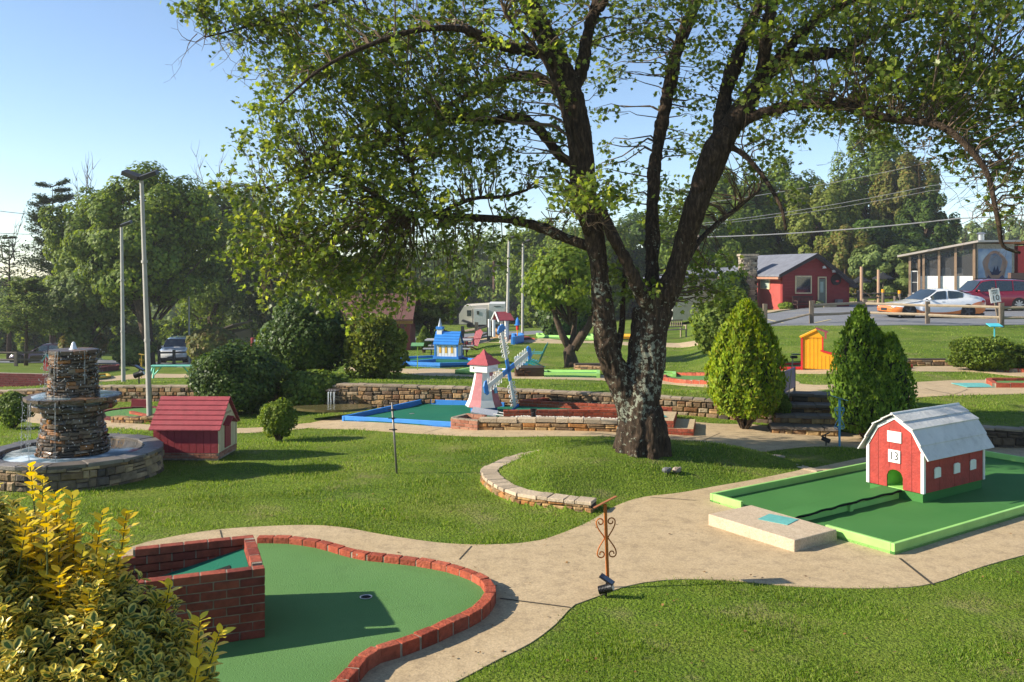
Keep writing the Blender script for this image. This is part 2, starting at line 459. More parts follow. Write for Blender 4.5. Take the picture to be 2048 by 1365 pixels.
PATHS = []      # polygons where no grass grows
def sheet(name, poly, m, dz=.012, step=.3, parent=None, smooth=True, zfn=None, thick=0.0, gridstep=None):
    pl = [Vector(p[:2]) for p in poly]
    xs = np.array([p.x for p in pl]); ys = np.array([p.y for p in pl])
    gs = gridstep or step
    gx, gy = np.meshgrid(np.arange(xs.min(), xs.max(), gs), np.arange(ys.min(), ys.max(), gs)); gx = gx.ravel(); gy = gy.ravel()
    arr = np.stack([xs, ys], 1)
    ok = inpoly(gx, gy, arr) & (dline(gx, gy, [tuple(a) for a in arr] + [tuple(arr[0])]) > gs * .35)
    vs = pl + [Vector((a, b)) for a, b in zip(gx[ok], gy[ok])]
    n = len(pl)
    r = delaunay_2d_cdt(vs, [(i, (i + 1) % n) for i in range(n)], [], 1, 1e-5)
    V, Fc = r[0], r[2]
    vx = np.array([v.x for v in V]); vy = np.array([v.y for v in V])
    vz = (zfun(vx, vy) if zfn is None else np.array([zfn(a, b) for a, b in zip(vx, vy)])) + dz
    mb = MB(); mb.v = [(a, b, c) for a, b, c in zip(vx, vy, vz)]; mb.f = [tuple(f) for f in Fc]
    # outer rim goes down into the ground
    ez = (zfun(xs, ys) if zfn is None else np.array([zfn(a, b) for a, b in zip(xs, ys)])) + dz
    o = len(mb.v)
    for i in range(n): mb.v.append((xs[i], ys[i], ez[i])); 
    for i in range(n): mb.v.append((xs[i], ys[i], ez[i] - max(.05, thick)))
    for i in range(n): j = (i + 1) % n; mb.f.append((o + i, o + j, o + n + j, o + n + i))
    ob = mb.build(name, m, parent, fixn=False)
    me_ = ob.data
    bm = bmesh.new(); bm.from_mesh(me_)
    for f_ in bm.faces:
        if abs(f_.normal.z) > .3 and f_.normal.z < 0: f_.normal_flip()
    bm.to_mesh(me_); bm.free()
    return ob
def gpoly(pix): return [tuple(G(a, b)[:2]) for a, b in pix]

def path(name, pix, m=M_CONC, dz=.008, step=.3, sm=True):
    pl = gpoly(pix); pl = smoothpoly(pl, .15) if sm else densify(pl, .4)
    PATHS.append(np.array([(p[0], p[1]) for p in pl]))
    o = sheet(name, pl, m, dz, step); tag(o, kind='structure'); return o

path('path', [(150, 1150), (258, 1097), (330, 1078), (400, 1066), (470, 1058), (600, 1052), (680, 1056), (760, 1070), (840, 1083), (900, 1089), (960, 1092), (1010, 1090),
      (1080, 1083), (1150, 1058), (1190, 1038), (1215, 1022), (1250, 1006), (1290, 995), (1360, 987), (1420, 976), (1500, 962), (1600, 942), (1740, 914), (1860, 895), (1972, 890), (2048, 897),
      (2200, 915), (2330, 1000), (2300, 1050), (2048, 1112), (1950, 1140), (1870, 1168), (1780, 1178), (1600, 1175), (1450, 1163), (1330, 1162), (1250, 1175), (1195, 1195), (1150, 1212),
      (1110, 1252), (1060, 1290), (1000, 1320), (915, 1365), (830, 1400), (640, 1480), (300, 1500), (60, 1400), (80, 1250)])
path('path', [(614, 849), (708, 829), (846, 812), (960, 819), (1200, 826), (1330, 838), (1424, 848), (1504, 850), (1560, 856), (1653, 862), (1700, 868), (1760, 880), (1800, 892),
      (1740, 899), (1629, 894), (1404, 885), (1327, 880), (1235, 875), (1000, 875), (848, 869), (757, 863), (678, 859), (620, 857)])
path('path', [(-80, 812), (60, 810), (110, 820), (140, 830), (215, 842), (300, 850), (400, 856), (500, 857), (620, 847), (622, 856), (520, 866), (400, 868), (290, 861), (200, 856), (120, 852), (60, 845), (30, 835), (-80, 835)])
path('path', [(1570, 799), (1583, 769), (1649, 771), (1813, 766), (1896, 762), (2048, 760), (2200, 758), (2300, 785), (2048, 789), (1920, 792), (1824, 797), (1700, 796), (1640, 800)], step=.4)
path('path', [(1827, 734), (1951, 733), (2048, 732), (2250, 734), (2250, 757), (2048, 754), (1951, 745), (1800, 744), (1700, 748), (1560, 747), (1560, 739), (1700, 736)], step=.4)
path('path', [(790, 745), (850, 752), (962, 755), (1088, 759), (1200, 762), (1320, 768), (1380, 773), (1450, 776), (1580, 772), (1583, 762), (1440, 756), (1320, 756), (1200, 751), (1088, 750), (962, 742), (880, 738), (800, 738), (700, 735), (700, 742)], step=.5)
path('path', [(870, 694), (930, 684), (1000, 676), (1060, 679), (1130, 682), (1200, 683), (1400, 680), (1440, 686), (1440, 691), (1400, 690), (1200, 688), (1130, 688), (1060, 686), (1000, 686), (930, 692), (880, 699)], step=.8)
path('path', [(200, 756), (300, 748), (420, 744), (520, 742), (520, 748), (420, 752), (300, 757), (200, 764)], step=.8)
path('parking_lot', [(1540, 653), (1700, 652.5), (2048, 651), (2500, 650), (2500, 606), (2048, 606), (1800, 606), (1700, 609), (1600, 619), (1514, 632)], M_ASPH, .03, 1.2, False)
path('pavement', [(1510, 631), (1600, 617), (1700, 607.5), (1760, 604), (1760, 602), (1700, 605.5), (1600, 614.5), (1510, 627)], M_CONC, .06, .8, False)
path('road', [(-300, 728), (150, 726), (440, 728), (640, 716), (640, 711), (440, 721), (150, 718), (-300, 720)], M_ASPH, .03, 1.5, False)
path('road', [(640, 716), (860, 690), (930, 681), (1000, 672), (1150, 668), (1150, 663), (1000, 664), (900, 670), (820, 678), (640, 711)], M_ASPH, .03, 1.5, False)

# painted parking lines
lm = mat('line_paint', (.62, .50, .22), (.35, .32, .22), vs=8, rough=.8)
for a, b in (((1532, 640), (1568, 648)), ((1628, 648), (1662, 641)), ((1590, 632), (1660, 629)), ((1700, 640), (1750, 636)), ((1560, 626), (1650, 622)), ((1960, 640), (2060, 637))):
    p, q = G(*a), G(*b); d = (q - p).normalized(); n_ = Vector((-d.y, d.x, 0)) * .06; mb = MB()
    for i in range(6):
        u, v = p.lerp(q, i / 6), p.lerp(q, (i + 1) / 6); mb.add([(c.x, c.y, zf(c.x, c.y) + .04) for c in (u - n_, u + n_, v + n_, v - n_)], [(0, 1, 2, 3)])
    o = mb.build('painted_line', lm); tag(o, kind='structure')
# joints in the concrete
jm = mat('joint', (.06, .05, .035), rough=.95)
def joint(a, b, w=.012):
    p, q = G(*a), G(*b); pts = [p.lerp(q, i / 8) for i in range(9)]
    mb = MB(); d = (q - p).normalized(); nrm = Vector((-d.y, d.x, 0)) * w / 2
    for i in range(8):
        u, v = pts[i], pts[i + 1]
        zu, zv = zf(u.x, u.y) + .0125, zf(v.x, v.y) + .0125
        mb.add([(u.x - nrm.x, u.y - nrm.y, zu), (u.x + nrm.x, u.y + nrm.y, zu), (v.x + nrm.x, v.y + nrm.y, zv), (v.x - nrm.x, v.y - nrm.y, zv)], [(0, 1, 2, 3)])
    o = mb.build('path_joint', jm); tag(o, kind='structure')
joint((943, 1095), (918, 1122)); joint((1000, 1200), (1140, 1218), .02); joint((440, 1063), (444, 1078)); joint((1300, 997), (1392, 1003)); joint((1404, 884), (1440, 868))
def crack(pts, w=.008):
    for a, b in zip(pts[:-1], pts[1:]): joint(a, b, w)
joint((1800, 1120), (1866, 1172), .03); joint((848, 868), (885, 858)); joint((1905, 792), (1935, 780)); joint((1850, 778), (1905, 790), .02)
# ------------------------------------------------------------------ masonry
STONE = ['#6f5d49', '#8d7050', '#4a3f36', '#a0815a', '#5d5348', '#7b5636', '#94846c', '#3f3731', '#a8875e', '#6b4c30']
STONE_L = ['#9a7a52', '#b3905f', '#7a5f44', '#a5703a', '#8d7557', '#6a5540', '#bb9a68']
STONE_W = ['#3d362e', '#5f5140', '#29251f', '#7a6650', '#38322a', '#8a5a2a', '#685d50', '#231f1c', '#50443a', '#8c7c68']
M_STONE = rampmat('field_stone', STONE, bump=.9, bs=25)
M_STONEL = rampmat('tan_stone', STONE_L, bump=.8, bs=25)
M_STONEW = rampmat('wet_stone', STONE_W, bump=1.0, bs=25, wet=1, spec=.5)
M_MORT = mat('dark_joint', '#3b3128', rough=.95, bump=.5, bs=30)
M_MORTL = mat('light_mortar', '#a39684', '#77695a', vs=12, rough=.95, bump=.5, bs=60)
M_BRICK = rampmat('red_brick', ['#7e3a2c', '#8e4634', '#75352a', '#964c38', '#6c3028', '#88402f'], vs=14, bump=.5, bs=40)
M_BRICKC = rampmat('curb_brick', ['#97452f', '#a5523a', '#873d2b', '#ab5a42', '#8f4835'], vs=16, bump=.7, bs=40)
M_BRICKP = rampmat('pale_brick', ['#9a6650', '#a87560', '#8a523e', '#b08068', '#95604a'], vs=14, bump=.5, bs=40)
M_BRICKD = rampmat('dark_brick', ['#5e2b2a', '#6c3230', '#522524', '#74393a'], vs=14, bump=.4, bs=40)

def pillow(mb, o, u, v, n, w_, h_, d_, bul=.012, j=.006):
    """one block: o = low left corner on the face, u along, v up, n outward"""
    r = lambda q=j: random.uniform(-q, q)
    c = [(r(), r()), (w_ + r(), r()), (w_ + r(), h_ + r()), (r(), h_ + r())]
    iw, ih = min(.18 * w_, .03), min(.2 * h_, .02)
    k = [(c[0][0] + iw, c[0][1] + ih), (c[1][0] - iw, c[1][1] + ih), (c[2][0] - iw, c[2][1] - ih), (c[3][0] + iw, c[3][1] - ih)]
    b = bul * random.uniform(.3, 1.6)
    vs = [o + u * a + v * e - n * d_ for a, e in c] + [o + u * a + v * e - n * .004 for a, e in c] + [o + u * a + v * e + n * (b + r(.004)) for a, e in k]
    mb.add(vs, [(3, 2, 1, 0), (0, 1, 5, 4), (1, 2, 6, 5), (2, 3, 7, 6), (3, 0, 4, 7), (4, 5, 9, 8), (5, 6, 10, 9), (6, 7, 11, 10), (7, 4, 8, 11), (8, 9, 10, 11)])

def polyfn(pts):
    pts = [Vector((p[0], p[1], 0)) for p in pts]; cum = [0]
    for a, b in zip(pts[:-1], pts[1:]): cum.append(cum[-1] + (b - a).length)
    cum_ = np.array(cum); X_ = np.array([p.x for p in pts]); Yy = np.array([p.y for p in pts])
    def f(s):
        return Vector((np.interp(s, cum_, X_), np.interp(s, cum_, Yy), 0))
    return f, cum[-1]

def stonewall(mb, pts, zb, h, depth=.25, ch=(.045, .1), cw=(.08, .28), gap=.006, cap=.05, side=-1, bul=.014):
    """rubble wall along pts; zb(x,y) ground, h(s) height; outward = side * left normal"""
    f, L = polyfn(pts); z = 0.0
    H_ = h if callable(h) else (lambda s: h)
    hmax = max(H_(s) for s in np.linspace(0, L, 30)) - cap
    while z < hmax - .01:
        hh = min(random.uniform(*ch), hmax - z + .001)
        if hmax - z - hh < ch[0] * .6: hh = hmax - z
        s = -random.uniform(0, .1)
        while s < L:
            w_ = random.uniform(*cw) * (1.0 if hh > .06 else 1.2)
            s0, s1 = max(s, 0), min(s + w_, L)
            if s1 - s0 > .03:
                sm = (s0 + s1) / 2; top = H_(sm) - cap
                if z < top - .01:
                    a, b = f(s0), f(s1); u = (b - a).normalized(); n = Vector((u.y, -u.x, 0)) * (1 if side < 0 else -1)
                    h2 = min(hh, top - z); zz = zb(a.x, a.y)
                    if random.random() < .22 and h2 > .05:
                        q = random.uniform(.35, .65) * h2
                        pillow(mb, Vector((a.x, a.y, zz + z)), u, Vector((0, 0, 1)), n, (b - a).length - gap, q - gap, depth, bul)
                        pillow(mb, Vector((a.x, a.y, zz + z + q)), u, Vector((0, 0, 1)), n, (b - a).length - gap, h2 - q - gap, depth, bul)
                    else:
                        pillow(mb, Vector((a.x, a.y, zz + z)), u, Vector((0, 0, 1)), n, (b - a).length - gap, h2 - gap, depth, bul)
            s += w_
        z += hh
def capstones(mb, pts, zt, depth=.3, over=.02, th=.045, cw=(.18, .45), side=-1, jit=.012):
    f, L = polyfn(pts); s = 0
    while s < L:
        w_ = random.uniform(*cw); s1 = min(s + w_, L)
        if s1 - s > .05:
            a, b = f(s), f(s1); u = (b - a).normalized(); n = Vector((u.y, -u.x, 0)) * (1 if side < 0 else -1)
            z = zt((s + s1) / 2, (a.x + b.x) / 2, (a.y + b.y) / 2) + random.uniform(-.5, .5) * jit
            g = .006; r = lambda: random.uniform(-jit, jit)
            o1 = over + r(); o2 = over + r(); t = th + r() * .3
            q = [a + u * g + n * o1, b - u * g + n * o2, b - u * g - n * (depth + r()), a + u * g - n * (depth + r())]
            vs = [(p.x, p.y, z - t) for p in q] + [(p.x, p.y, z - .006) for p in q]
            c = sum(q, Vector()) / 4
            vs += [(p.x + (c.x - p.x) * .08, p.y + (c.y - p.y) * .08, z + r() * .3) for p in q]
            mb.add(vs, [(3, 2, 1, 0), (0, 1, 5, 4), (1, 2, 6, 5), (2, 3, 7, 6), (3, 0, 4, 7), (4, 5, 9, 8), (5, 6, 10, 9), (6, 7, 11, 10), (7, 4, 8, 11), (8, 9, 10, 11)])
        s = s1
def corewall(mb, pts, zb, h, depth, inset=.012, side=-1, step=.25):
    f, L = polyfn(pts); n_ = max(2, int(L / step)); H_ = h if callable(h) else (lambda s: h)
    vs = []
    for i in range(n_ + 1):
        s = L * i / n_; a = f(max(0, s - .02)); b = f(min(L, s + .02)); u = (b - a).normalized(); n = Vector((u.y, -u.x, 0)) * (1 if side < 0 else -1)
        p = f(s); z = zb(p.x, p.y)
        for q, zz in ((p - n * inset, z - .1), (p - n * inset, z + H_(s)), (p - n * (depth - inset), z + H_(s)), (p - n * (depth - inset), z - .1)):
            vs.append((q.x, q.y, zz))
    fs = [(0, 1, 2, 3), (4 * n_ + 3, 4 * n_ + 2, 4 * n_ + 1, 4 * n_)]
    for i in range(n_):
        for k in range(4): fs.append((4 * i + k, 4 * i + (k + 1) % 4, 4 * i + 4 + (k + 1) % 4, 4 * i + 4 + k))
    mb.add(vs, fs)

def brickrow(mb, a, b, z0, courses, bl=.2, bh=.062, gap=.009, depth=.095, slope=None, proud=0.0, last=None, stag0=0):
    """running bond wall from a to b (xy), both faces visible, top course laid as headers if last given"""
    a = Vector((a[0], a[1], 0)); b = Vector((b[0], b[1], 0)); L = (b - a).length; u = (b - a) / L; n = Vector((u.y, -u.x, 0))
    for c in range(courses):
        s = -(bl * .5 if (c + stag0) % 2 else 0)
        while s < L - .01:
            s0, s1 = max(0, s) + gap / 2, min(L, s + bl) - gap / 2
            if s1 - s0 > .025:
                z = z0 + c * (bh + gap)
                if slope: z += slope * (s0 + s1) / 2
                j = lambda: random.uniform(-.002, .002)
                p = a + u * s0; q = a + u * s1; d = n * (depth / 2)
                vs = [p + d, q + d, q - d, p - d]
                vs = [Vector((v.x + j(), v.y + j(), z)) for v in vs] + [Vector((v.x + j(), v.y + j(), z + bh + j())) for v in vs]
                mb.add(vs, [(3, 2, 1, 0), (4, 5, 6, 7), (0, 1, 5, 4), (1, 2, 6, 5), (2, 3, 7, 6), (3, 0, 4, 7)])
            s += bl
def mortarrow(mb, a, b, z0, z1, depth=.08, slope=None):
    a = Vector((a[0], a[1], 0)); b = Vector((b[0], b[1], 0)); L = (b - a).length; u = (b - a) / L; n = Vector((u.y, -u.x, 0)) * (depth / 2)
    sl = (slope or 0) * L; a = a + u * .008; b = b - u * .008
    vs = [(p.x, p.y, z) for z in (0,) for p in (a + n, b + n, b - n, a - n)]
    V = [(vs[0][0], vs[0][1], z0), (vs[1][0], vs[1][1], z0 + sl), (vs[2][0], vs[2][1], z0 + sl), (vs[3][0], vs[3][1], z0),
         (vs[0][0], vs[0][1], z1), (vs[1][0], vs[1][1], z1 + sl), (vs[2][0], vs[2][1], z1 + sl), (vs[3][0], vs[3][1], z1)]
    mb.add(V, [(3, 2, 1, 0), (4, 5, 6, 7), (0, 1, 5, 4), (1, 2, 6, 5), (2, 3, 7, 6), (3, 0, 4, 7)])
def curb(mb, mm, pts, zfn, bl=.19, wdt=.095, h=.09, gap=.014, closed=False):
    """bricks laid end to end along a curve, with a mortar bed"""
    pts = list(pts) + ([pts[0]] if closed else [])
    f, L = polyfn(pts); s = 0; n_ = max(1, round(L / bl)); bl = L / n_
    for i in range(n_):
        a, b = f(i * bl + gap / 2), f((i + 1) * bl - gap / 2); u = (b - a).normalized(); n = Vector((u.y, -u.x, 0)) * wdt / 2
        z = zfn(a.x, a.y); j = lambda: random.uniform(-.004, .004); dz = j() * .8
        q = [a + n, b + n, b - n, a - n]
        vs = [Vector((p.x, p.y, z - .05)) for p in q] + [Vector((p.x + j(), p.y + j(), z + h + dz + j() * .5)) for p in q]
        mb.add(vs, [(3, 2, 1, 0), (4, 5, 6, 7), (0, 1, 5, 4), (1, 2, 6, 5), (2, 3, 7, 6), (3, 0, 4, 7)])
    if mm is not None:
        N_ = max(3, int(L / .08)); vs = []
        for i in range(N_ + 1):
            s = L * i / N_; a, b = f(max(0, s - .03)), f(min(L, s + .03)); u = (b - a).normalized(); n = Vector((u.y, -u.x, 0)) * (wdt / 2 - .006)
            p = f(s); z = zfn(p.x, p.y)
            for q, zz in ((p + n, z - .05), (p + n, z + h - .01), (p - n, z + h - .01), (p - n, z - .05)): vs.append((q.x, q.y, zz))
        fs = [(3, 2, 1, 0), (4 * N_, 4 * N_ + 1, 4 * N_ + 2, 4 * N_ + 3)]
        for i in range(N_):
            for k in range(4): fs.append((4 * i + k, 4 * i + 4 + k, 4 * i + 4 + (k + 1) % 4, 4 * i + (k + 1) % 4))
        mm.add(vs, fs)

# ------------------------------------------------------------------ foliage meshes (numpy)
def rnd_unit(n):
    v = rng.normal(size=(n, 3)); return v / np.linalg.norm(v, axis=1, keepdims=True)
MAPLE = np.array([(0, 0, 0), (.28, .02, -.03), (.50, .20, -.06), (.30, .30, 0), (.46, .62, -.05), (.16, .60, 0), (0, 1.0, -.1), (-.16, .60, 0), (-.46, .62, -.05), (-.30, .30, 0), (-.50, .20, -.06), (-.28, .02, -.03)])
OVAL = np.array([(0, 0, 0), (.22, .25, .05), (.24, .6, .04), (0, 1, -.05), (-.24, .6, .04), (-.22, .25, .05)])
QUAD = np.array([(-.5, -.5, 0), (.5, -.42, .1), (.42, .5, 0), (-.5, .45, .12)])
DIAM = np.array([(0, -.15, 0), (.32, .35, .12), (0, 1.0, 0), (-.32, .4, .12)])
PLUME = np.array([(0, 0, 0), (.16, .3, .04), (.1, .75, 0), (0, 1.0, -.02), (-.12, .7, 0), (-.17, .28, .04)])
def leafmesh(name, C, S, tmpl, m, parent=None, N_=None, T_=None, upbias=.25, smooth=False):
    C = np.asarray(C, float); n = len(C); S = np.broadcast_to(np.asarray(S, float), (n,))
    Nn = rnd_unit(n) if N_ is None else np.asarray(N_, float)
    Nn = Nn + np.array([0, 0, upbias]); Nn /= np.linalg.norm(Nn, axis=1, keepdims=True) + 1e-9
    T = rnd_unit(n) if T_ is None else np.asarray(T_, float)
    T = T - Nn * np.sum(T * Nn, 1, keepdims=True); T /= np.linalg.norm(T, axis=1, keepdims=True) + 1e-9
    B = np.cross(T, Nn); k = len(tmpl)
    V = C[:, None, :] + S[:, None, None] * (tmpl[None, :, 0, None] * B[:, None, :] + tmpl[None, :, 1, None] * T[:, None, :] + tmpl[None, :, 2, None] * Nn[:, None, :])
    me_ = simplemesh(name, V.reshape(-1, 3), np.arange(n * k), np.arange(n) * k, np.full(n, k), smooth)
    me_.materials.append(m)
    o = bpy.data.objects.new(name, me_); COL.objects.link(o)
    if parent is not None: o.parent = parent
    return o
def twigmesh(name, segs, m, parent=None, n=3):
    """segs: list of (p0, p1, r0, r1)"""
    A = np.array([s[0] for s in segs], float); B = np.array([s[1] for s in segs], float)
    r0 = np.array([s[2] for s in segs]); r1 = np.array([s[3] for s in segs])
    T = B - A; T /= np.linalg.norm(T, axis=1, keepdims=True) + 1e-9
    U = np.cross(T, np.tile([[.3, .2, 1.]], (len(T), 1))); U /= np.linalg.norm(U, axis=1, keepdims=True) + 1e-9
    W = np.cross(T, U); V = np.zeros((len(A), 2 * n, 3)); 
    for k in range(n):
        a = 2 * math.pi * k / n; d = U * math.cos(a) + W * math.sin(a)
        V[:, k] = A + d * r0[:, None]; V[:, n + k] = B + d * r1[:, None]
    base = np.array([[k, (k + 1) % n, n + (k + 1) % n, n + k] for k in range(n)]).ravel()
    L_ = (np.arange(len(A))[:, None] * 2 * n + base[None]).ravel(); q = len(A) * n
    me_ = simplemesh(name, V.reshape(-1, 3), L_, np.arange(q) * 4, np.full(q, 4), True); me_.materials.append(m)
    o = bpy.data.objects.new(name, me_); COL.objects.link(o)
    if parent is not None: o.parent = parent
    return o

M_BARK = mat('bark', '#3a2f26', '#59493a', vs=9, rough=.95, bump=1.0, bs=22)
M_TWIG = mat('twig_bark', '#4a3c2e', '#6c5b48', vs=6, rough=.95)
M_DEAD = mat('dead_wood', '#5e5348', '#7a6e60', vs=6, rough=.95)
LF = {
 'mid': leafmat('foliage_mid', [(.06, .10, .014), (.105, .165, .022), (.16, .225, .032), (.22, .28, .045)]),
 'dark': leafmat('foliage_dark', [(.03, .06, .012), (.05, .09, .016), (.075, .125, .022), (.11, .165, .03)], .3, .45),
 'lime': leafmat('foliage_lime', [(.08, .14, .015), (.13, .20, .022), (.18, .25, .03), (.23, .28, .045)], .4),
 'olive': leafmat('foliage_olive', [(.08, .11, .015), (.13, .17, .025), (.19, .23, .04), (.22, .23, .06)]),
 'pine': leafmat('foliage_pine', [(.03, .055, .018), (.05, .085, .026), (.075, .115, .036), (.105, .145, .045)], .2),
 'grey': leafmat('foliage_grey', [(.085, .13, .035), (.13, .185, .05), (.18, .24, .065), (.23, .28, .085)]),
 'rust': leafmat('foliage_rust', [(.09, .12, .02), (.14, .16, .03), (.22, .16, .05), (.17, .22, .04)]),
}
def crownpts(c, r, n, clumps=60, cr=.28, hollow=.55, flat=.85):
    """leaf positions gathered in clumps over an ellipsoid's volume; returns points and outward normals"""
    c = np.array(c, float); r = np.array(r, float)
    d = rnd_unit(clumps); rad = rng.uniform(hollow, 1.0, clumps) ** .6
    cc = d * rad[:, None]; sz = rng.uniform(.6, 1.25, clumps) * cr
    which = rng.choice(clumps, n, p=(sz ** 2) / np.sum(sz ** 2)); dd = rnd_unit(n)
    p = cc[which] + dd * (sz[which] * rng.uniform(.55, 1.05, n) ** .5)[:, None] * np.array([1, 1, flat])
    pts = c + p * r; nn = dd * .7 + d[which] * .5
    return pts, nn, cc * r + c

def tree(label, px, Z, ytop, wpx, mat_='mid', base=None, crown_lo=.25, n=3500, lf=.3, group='trees beyond the golf course', name='tree', cat='tree',
         seed=None, dead=0, trunks=1, shape='round', clumps=55, ztop_off=0, tl=.0):
    b = GZ(px, Z); top = H - (ytop - YH) * Z / F; ht = top - b.z; wd = wpx * Z / F / 2
    t = thing(name, label, cat, tuple(b), 0, group)
    loc = np.array(tuple(b)); segs = []; mbt = MB(); C_ = []; N_ = []
    lo = crown_lo * ht; n = int(n * 3.0); lf = lf * .52
    if shape == 'cone':
        k = int(n); h_ = rng.uniform(0, 1, k) ** .8; ang = rng.uniform(0, 2 * math.pi, k)
        lay = np.floor(h_ * 14) / 14; frac = h_ * 14 % 1
        rad = wd * (1 - lay * .93) * (1 - .45 * frac) * rng.uniform(.35, 1.05, k) * (.8 + .25 * np.sin(ang * 5 + lay * 40))
        C_ = np.stack([rad * np.cos(ang), rad * np.sin(ang), lo + (ht - lo) * h_], 1)
        N_ = np.stack([np.cos(ang), np.sin(ang), np.full(k, .6)], 1); Cc = []
        mbt.tube([(0, 0, -.2), (0, 0, ht * .5), (0, 0, ht * .97)], [ht * .018, ht * .01, .02], 8)
    elif shape == 'pine':
        Cs, Ns = [], []; L_ = 24
        for i in range(L_):
            f_ = (i + random.random()) / L_; z = lo + (ht - lo) * f_
            for q in range(random.randint(2, 4)):
                a = random.uniform(0, 6.28); ln = wd * (1 - .72 * f_) * random.uniform(.55, 1.1)
                e = np.array([ln * math.cos(a), ln * math.sin(a), z + ln * random.uniform(-.05, .5)])
                segs.append(((0, 0, z), tuple(e), .035 * ht / 8, .01))
                k = int(n / (L_ * 3)); u = rng.uniform(.35, 1.05, k)
                pp = np.array([0, 0, z]) * (1 - u[:, None]) + e * u[:, None] + rng.normal(size=(k, 3)) * np.array([.13, .13, .08]) * ln
                Cs.append(pp); Ns.append(np.tile([0, 0, 1.], (k, 1)) + rng.normal(size=(k, 3)) * .5)
        C_ = np.concatenate(Cs); N_ = np.concatenate(Ns); Cc = []
        mbt.tube([(0, 0, -.2), (.05, 0, ht * .5), (0, 0, ht * .98)], [ht * .016 + .05, ht * .01 + .02, .02], 8)
    else:
        cz = (lo + ht) / 2
        P1, N1, Cc = crownpts((0, 0, cz), (wd, wd * .85, (ht - lo) / 2), n, clumps * 2, .19, .25)
        if shape == 'tall':
            f_ = np.clip((P1[:, 2] - lo) / (ht - lo), 0, 1); P1[:, :2] *= (1.1 - .45 * f_)[:, None]
        C_, N_ = P1, N1
        r0 = max(.1, ht * .022)
        for q in range(trunks):
            a = random.uniform(0, 6.28); sp = (trunks > 1) * wd * .35
            ex, ey = sp * math.cos(a), sp * math.sin(a)
            mbt.tube([(0.05 * q, 0, -.2), (ex * .2, ey * .2, lo * .5), (ex * .6, ey * .6, lo + .05 * ht), (ex, ey, cz), (ex * 1.2, ey * 1.2, ht * .85)],
                     [r0 * 1.3, r0, r0 * .8, r0 * .5, .03], 8)
        for c in Cc[:46]:
            zj = max(lo * .8, c[2] - abs(c[0]) * .8 - .1 * ht); st = (c[0] * .15, c[1] * .15, zj)
            md = ((st[0] + c[0]) / 2, (st[1] + c[1]) / 2, (st[2] + c[2]) / 2 + .03 * ht)
            segs.append((st, md, r0 * .35, r0 * .22)); segs.append((md, tuple(c), r0 * .22, .015))
    mbt.build('trunk', M_BARK, t, smooth=True)
    if segs: twigmesh('limbs', segs, M_BARK, t, 4)
    S_ = lf * rng.uniform(.6, 1.3, len(C_))
    leafmesh('crown', C_, S_, QUAD if shape != 'pine' else DIAM, LF[mat_], t, N_=N_ + rnd_unit(len(C_)) * .5, upbias=.3)
    if dead:
        ds = []
        for q in range(dead):
            p = Vector((random.uniform(-.3, .3) * wd, random.uniform(-.2, .2) * wd, ht * .8)); d = Vector((random.uniform(-.35, .35), random.uniform(-.1, .1), 1)).normalized()
            l = ht * random.uniform(.25, .36)
            for s in range(5):
                e = p + d * l / 5; ds.append((tuple(p), tuple(e), .06 * (1 - s / 6), .06 * (1 - (s + 1) / 6)))
                for z in range(2):
                    d2 = (d + Vector((random.uniform(-1, 1), random.uniform(-.5, .5), random.uniform(-.1, .6)))).normalized(); e2 = e + d2 * l * .25 * random.uniform(.5, 1)
                    ds.append((tuple(e), tuple(e2), .025, .012)); d3 = (d2 + Vector((random.uniform(-.8, .8), 0, random.uniform(0, .8)))).normalized()
                    ds.append((tuple(e2), tuple(e2 + d3 * l * .12), .012, .006))
                p = e; d = (d + Vector((random.uniform(-.3, .3), 0, random.uniform(-.1, .2)))).normalized()
        twigmesh('dead_branch', ds, M_DEAD, t, 4)
    return t

